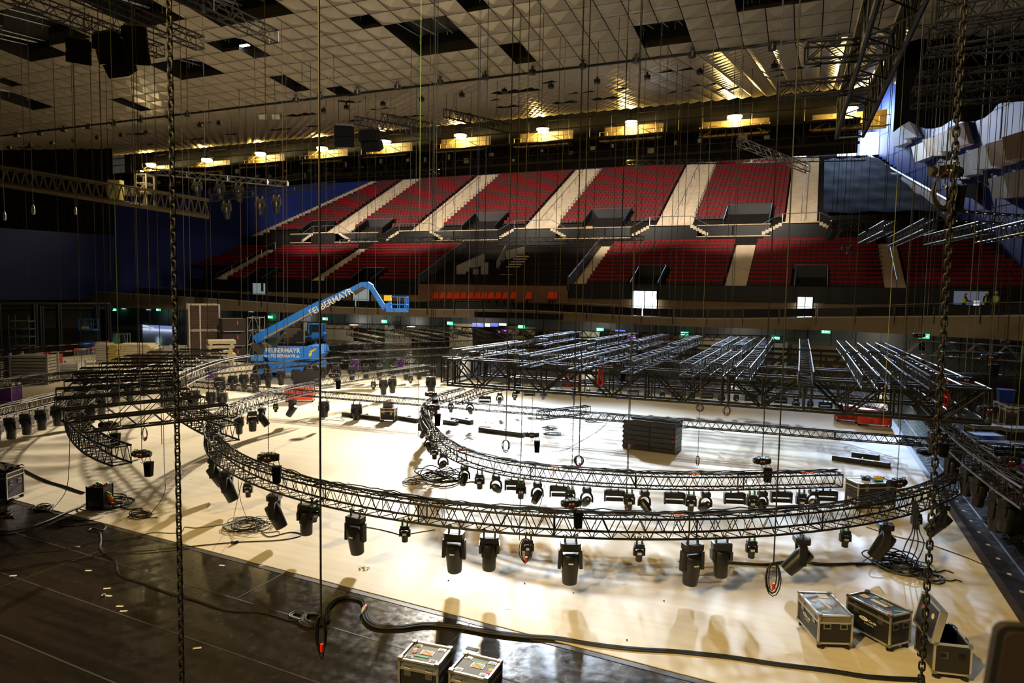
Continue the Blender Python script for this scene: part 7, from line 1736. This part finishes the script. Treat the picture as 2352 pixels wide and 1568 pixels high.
# lift cage with motor on the gantry
c = empty('lift_cage', ond(312, 440, 46)); tag(c, 'bright steel lift cage with machinery standing on the yellow gantry', 'lift cage'); c.rotation_euler = (0, 0, YAW)
f = MB(); k_ = 46/1568
for x in (0, 24*k_):
    for y in (0, 1): f.tube([(x, y, -.9), (x, y, 40*k_)], .06, 5)
for z in (0, 20*k_, 40*k_):
    for y in (0, 1): f.tube([(0, y, z), (24*k_, y, z)], .05, 5)
    for x in (0, 24*k_): f.tube([(x, 0, z), (x, 1, z)], .05, 5)
f.tube([(0, 0, 0), (24*k_, 0, 20*k_)], .04, 4); f.build('cage_frame', mat('cage_steel', (.5, .45, .35), .45, .4), c)
MB().cbox((-.5, .5, .1), .9, .7, .6, ch=.1).build('machinery', mat('machine', (.25, .22, .16), .5), c)
wl_ = empty('added_cage_lamp', ond(326, 392, 45)); tag(wl_, 'small lit work lamp over the lift cage at upper left', 'lamp'); MB().lathe([(.02, .2), (.12, .05), (.14, 0)], 10).build('shade', 'black', wl_, True); MB().lathe([(.12, -.01), (.08, -.05), (0, -.07)], 10).build('bulb', m_sod, wl_, True); MB().tube([(0, 0, .2), (0, 0, 9)], .02, 4).build('cord', 'black', wl_)  # lamp head added to go with the extra light on the cage
light('added_cage_light', 'POINT', ond(326, 397, 44.8), 80, (1, .78, .4), .15)  # point light added to brighten the lift cage
d = MB().cbox((0, 0, 0), .9, .5, 1.35, ch=.06).build('control_cabinet', mat('cabinet_cream', (.42, .36, .14), .5)); d.location = ond(266, 438, 45); d.rotation_euler = (0, 0, YAW); tag(d, 'cream control cabinet hanging on the gantry left of the lift cage', 'cabinet')
# loudspeaker arrays
def array(px, py, dep, n, label, tiltx, rz, s=1.0):
    t = empty('line_array_loudspeaker', ond(px, py, dep), YAW+R(rz)); tag(t, label, 'loudspeaker'); t.scale = (s,)*3
    z = 0; y = 0; a = 0
    MB().box(-.45, .45, -.1, .5, .02, .10).build('flying_frame', 'black', t)
    zc = (cz(t.location.y) if t.location.y < VE else 29)-t.location.z
    for xx in (-.3, .3): MB().tube([(xx, .2, .1), (xx, .2, zc/s)], .015, 4).build('suspension_line', 'black', t)
    for k in range(n):
        c = MB(); c.hexa([(-.55, -.1, -.55), (.55, -.1, -.55), (.38, .65, -.50), (-.38, .65, -.50), (-.55, -.1, 0), (.55, -.1, 0), (.38, .65, -.05), (-.38, .65, -.05)])
        x = c.build('cabinet', 'fabric', t); x.location = (0, y, z); x.rotation_euler = (R(a), 0, 0); a += tiltx; z -= .56*math.cos(R(a)); y += .56*math.sin(R(a))
    return t
array(180, 92, 21, 2, 'black loudspeaker array at upper left, leftmost of the three', 14, 35, .62); array(238, 78, 20, 3, 'black loudspeaker array at upper left, middle and largest of the three', 16, -20, .72); array(308, 62, 20, 3, 'black loudspeaker array at upper left, rightmost of the three', 10, 10, .62)
array(790, 290, 38, 2, 'dark loudspeaker hanging before the catwalk, left of two', 6, 10, 1.0); array(846, 300, 37, 2, 'dark tilted loudspeaker hanging before the catwalk, right of two', 20, -20, 1.0)
# small white box fittings under the ceiling
for k, (px, py) in enumerate(((603, 257), (633, 257))):
    p = onceil(px, py); t = empty('ceiling_antenna', Vector((p.x, p.y, cz(p.y)-.3))); tag(t, ['pale box fitting with cables below the ceiling fold, left', 'white box fitting with cables below the ceiling fold, right'][k], 'ceiling fitting'); MB().cbox((0, 0, 0), .45, .15, .3, TR((0, 0, 0), R(20), R(25))).build('box', 'white', t); MB().tube([(0, 0, .1), (.05, 0, .4)], .02, 5).build('bracket', 'black', t)
# ================================================================= out of focus device at the lower right corner
q = ond(2340, 1500, .95); t = empty('handheld_device', q, YAW+R(-6)); tag(t, 'blurred dark device with rounded corner very close at the lower right corner', 'device')
k_ = .95/1568.0; pts = []
W_, H_, rr = 60*k_, 75*k_, 24*k_
for (cx, cy, a0) in ((W_-rr, H_-rr, 0), (-W_+rr, H_-rr, 90), (-W_+rr, -H_*1.6, 180), (W_-rr, -H_*1.6, 270)):
    for i in range(7): a = R(a0+i*15); pts.append((cx+rr*math.cos(a), cy+rr*math.sin(a)))
MB().prism(pts, -.006, .006, Matrix.Rotation(R(90+8), 4, 'X')).build('housing', mat('device_black', (.025, .022, .022), .5), t)
inner = [(x*.72, y*.80) for x, y in pts]; MB().prism(inner, .0062, .0075, Matrix.Rotation(R(90+8), 4, 'X')).build('screen', mat('device_screen', (.06, .04, .035), .3), t)
cd.dof.use_dof = True; cd.dof.focus_distance = 15.0; cd.dof.aperture_fstop = 4.0
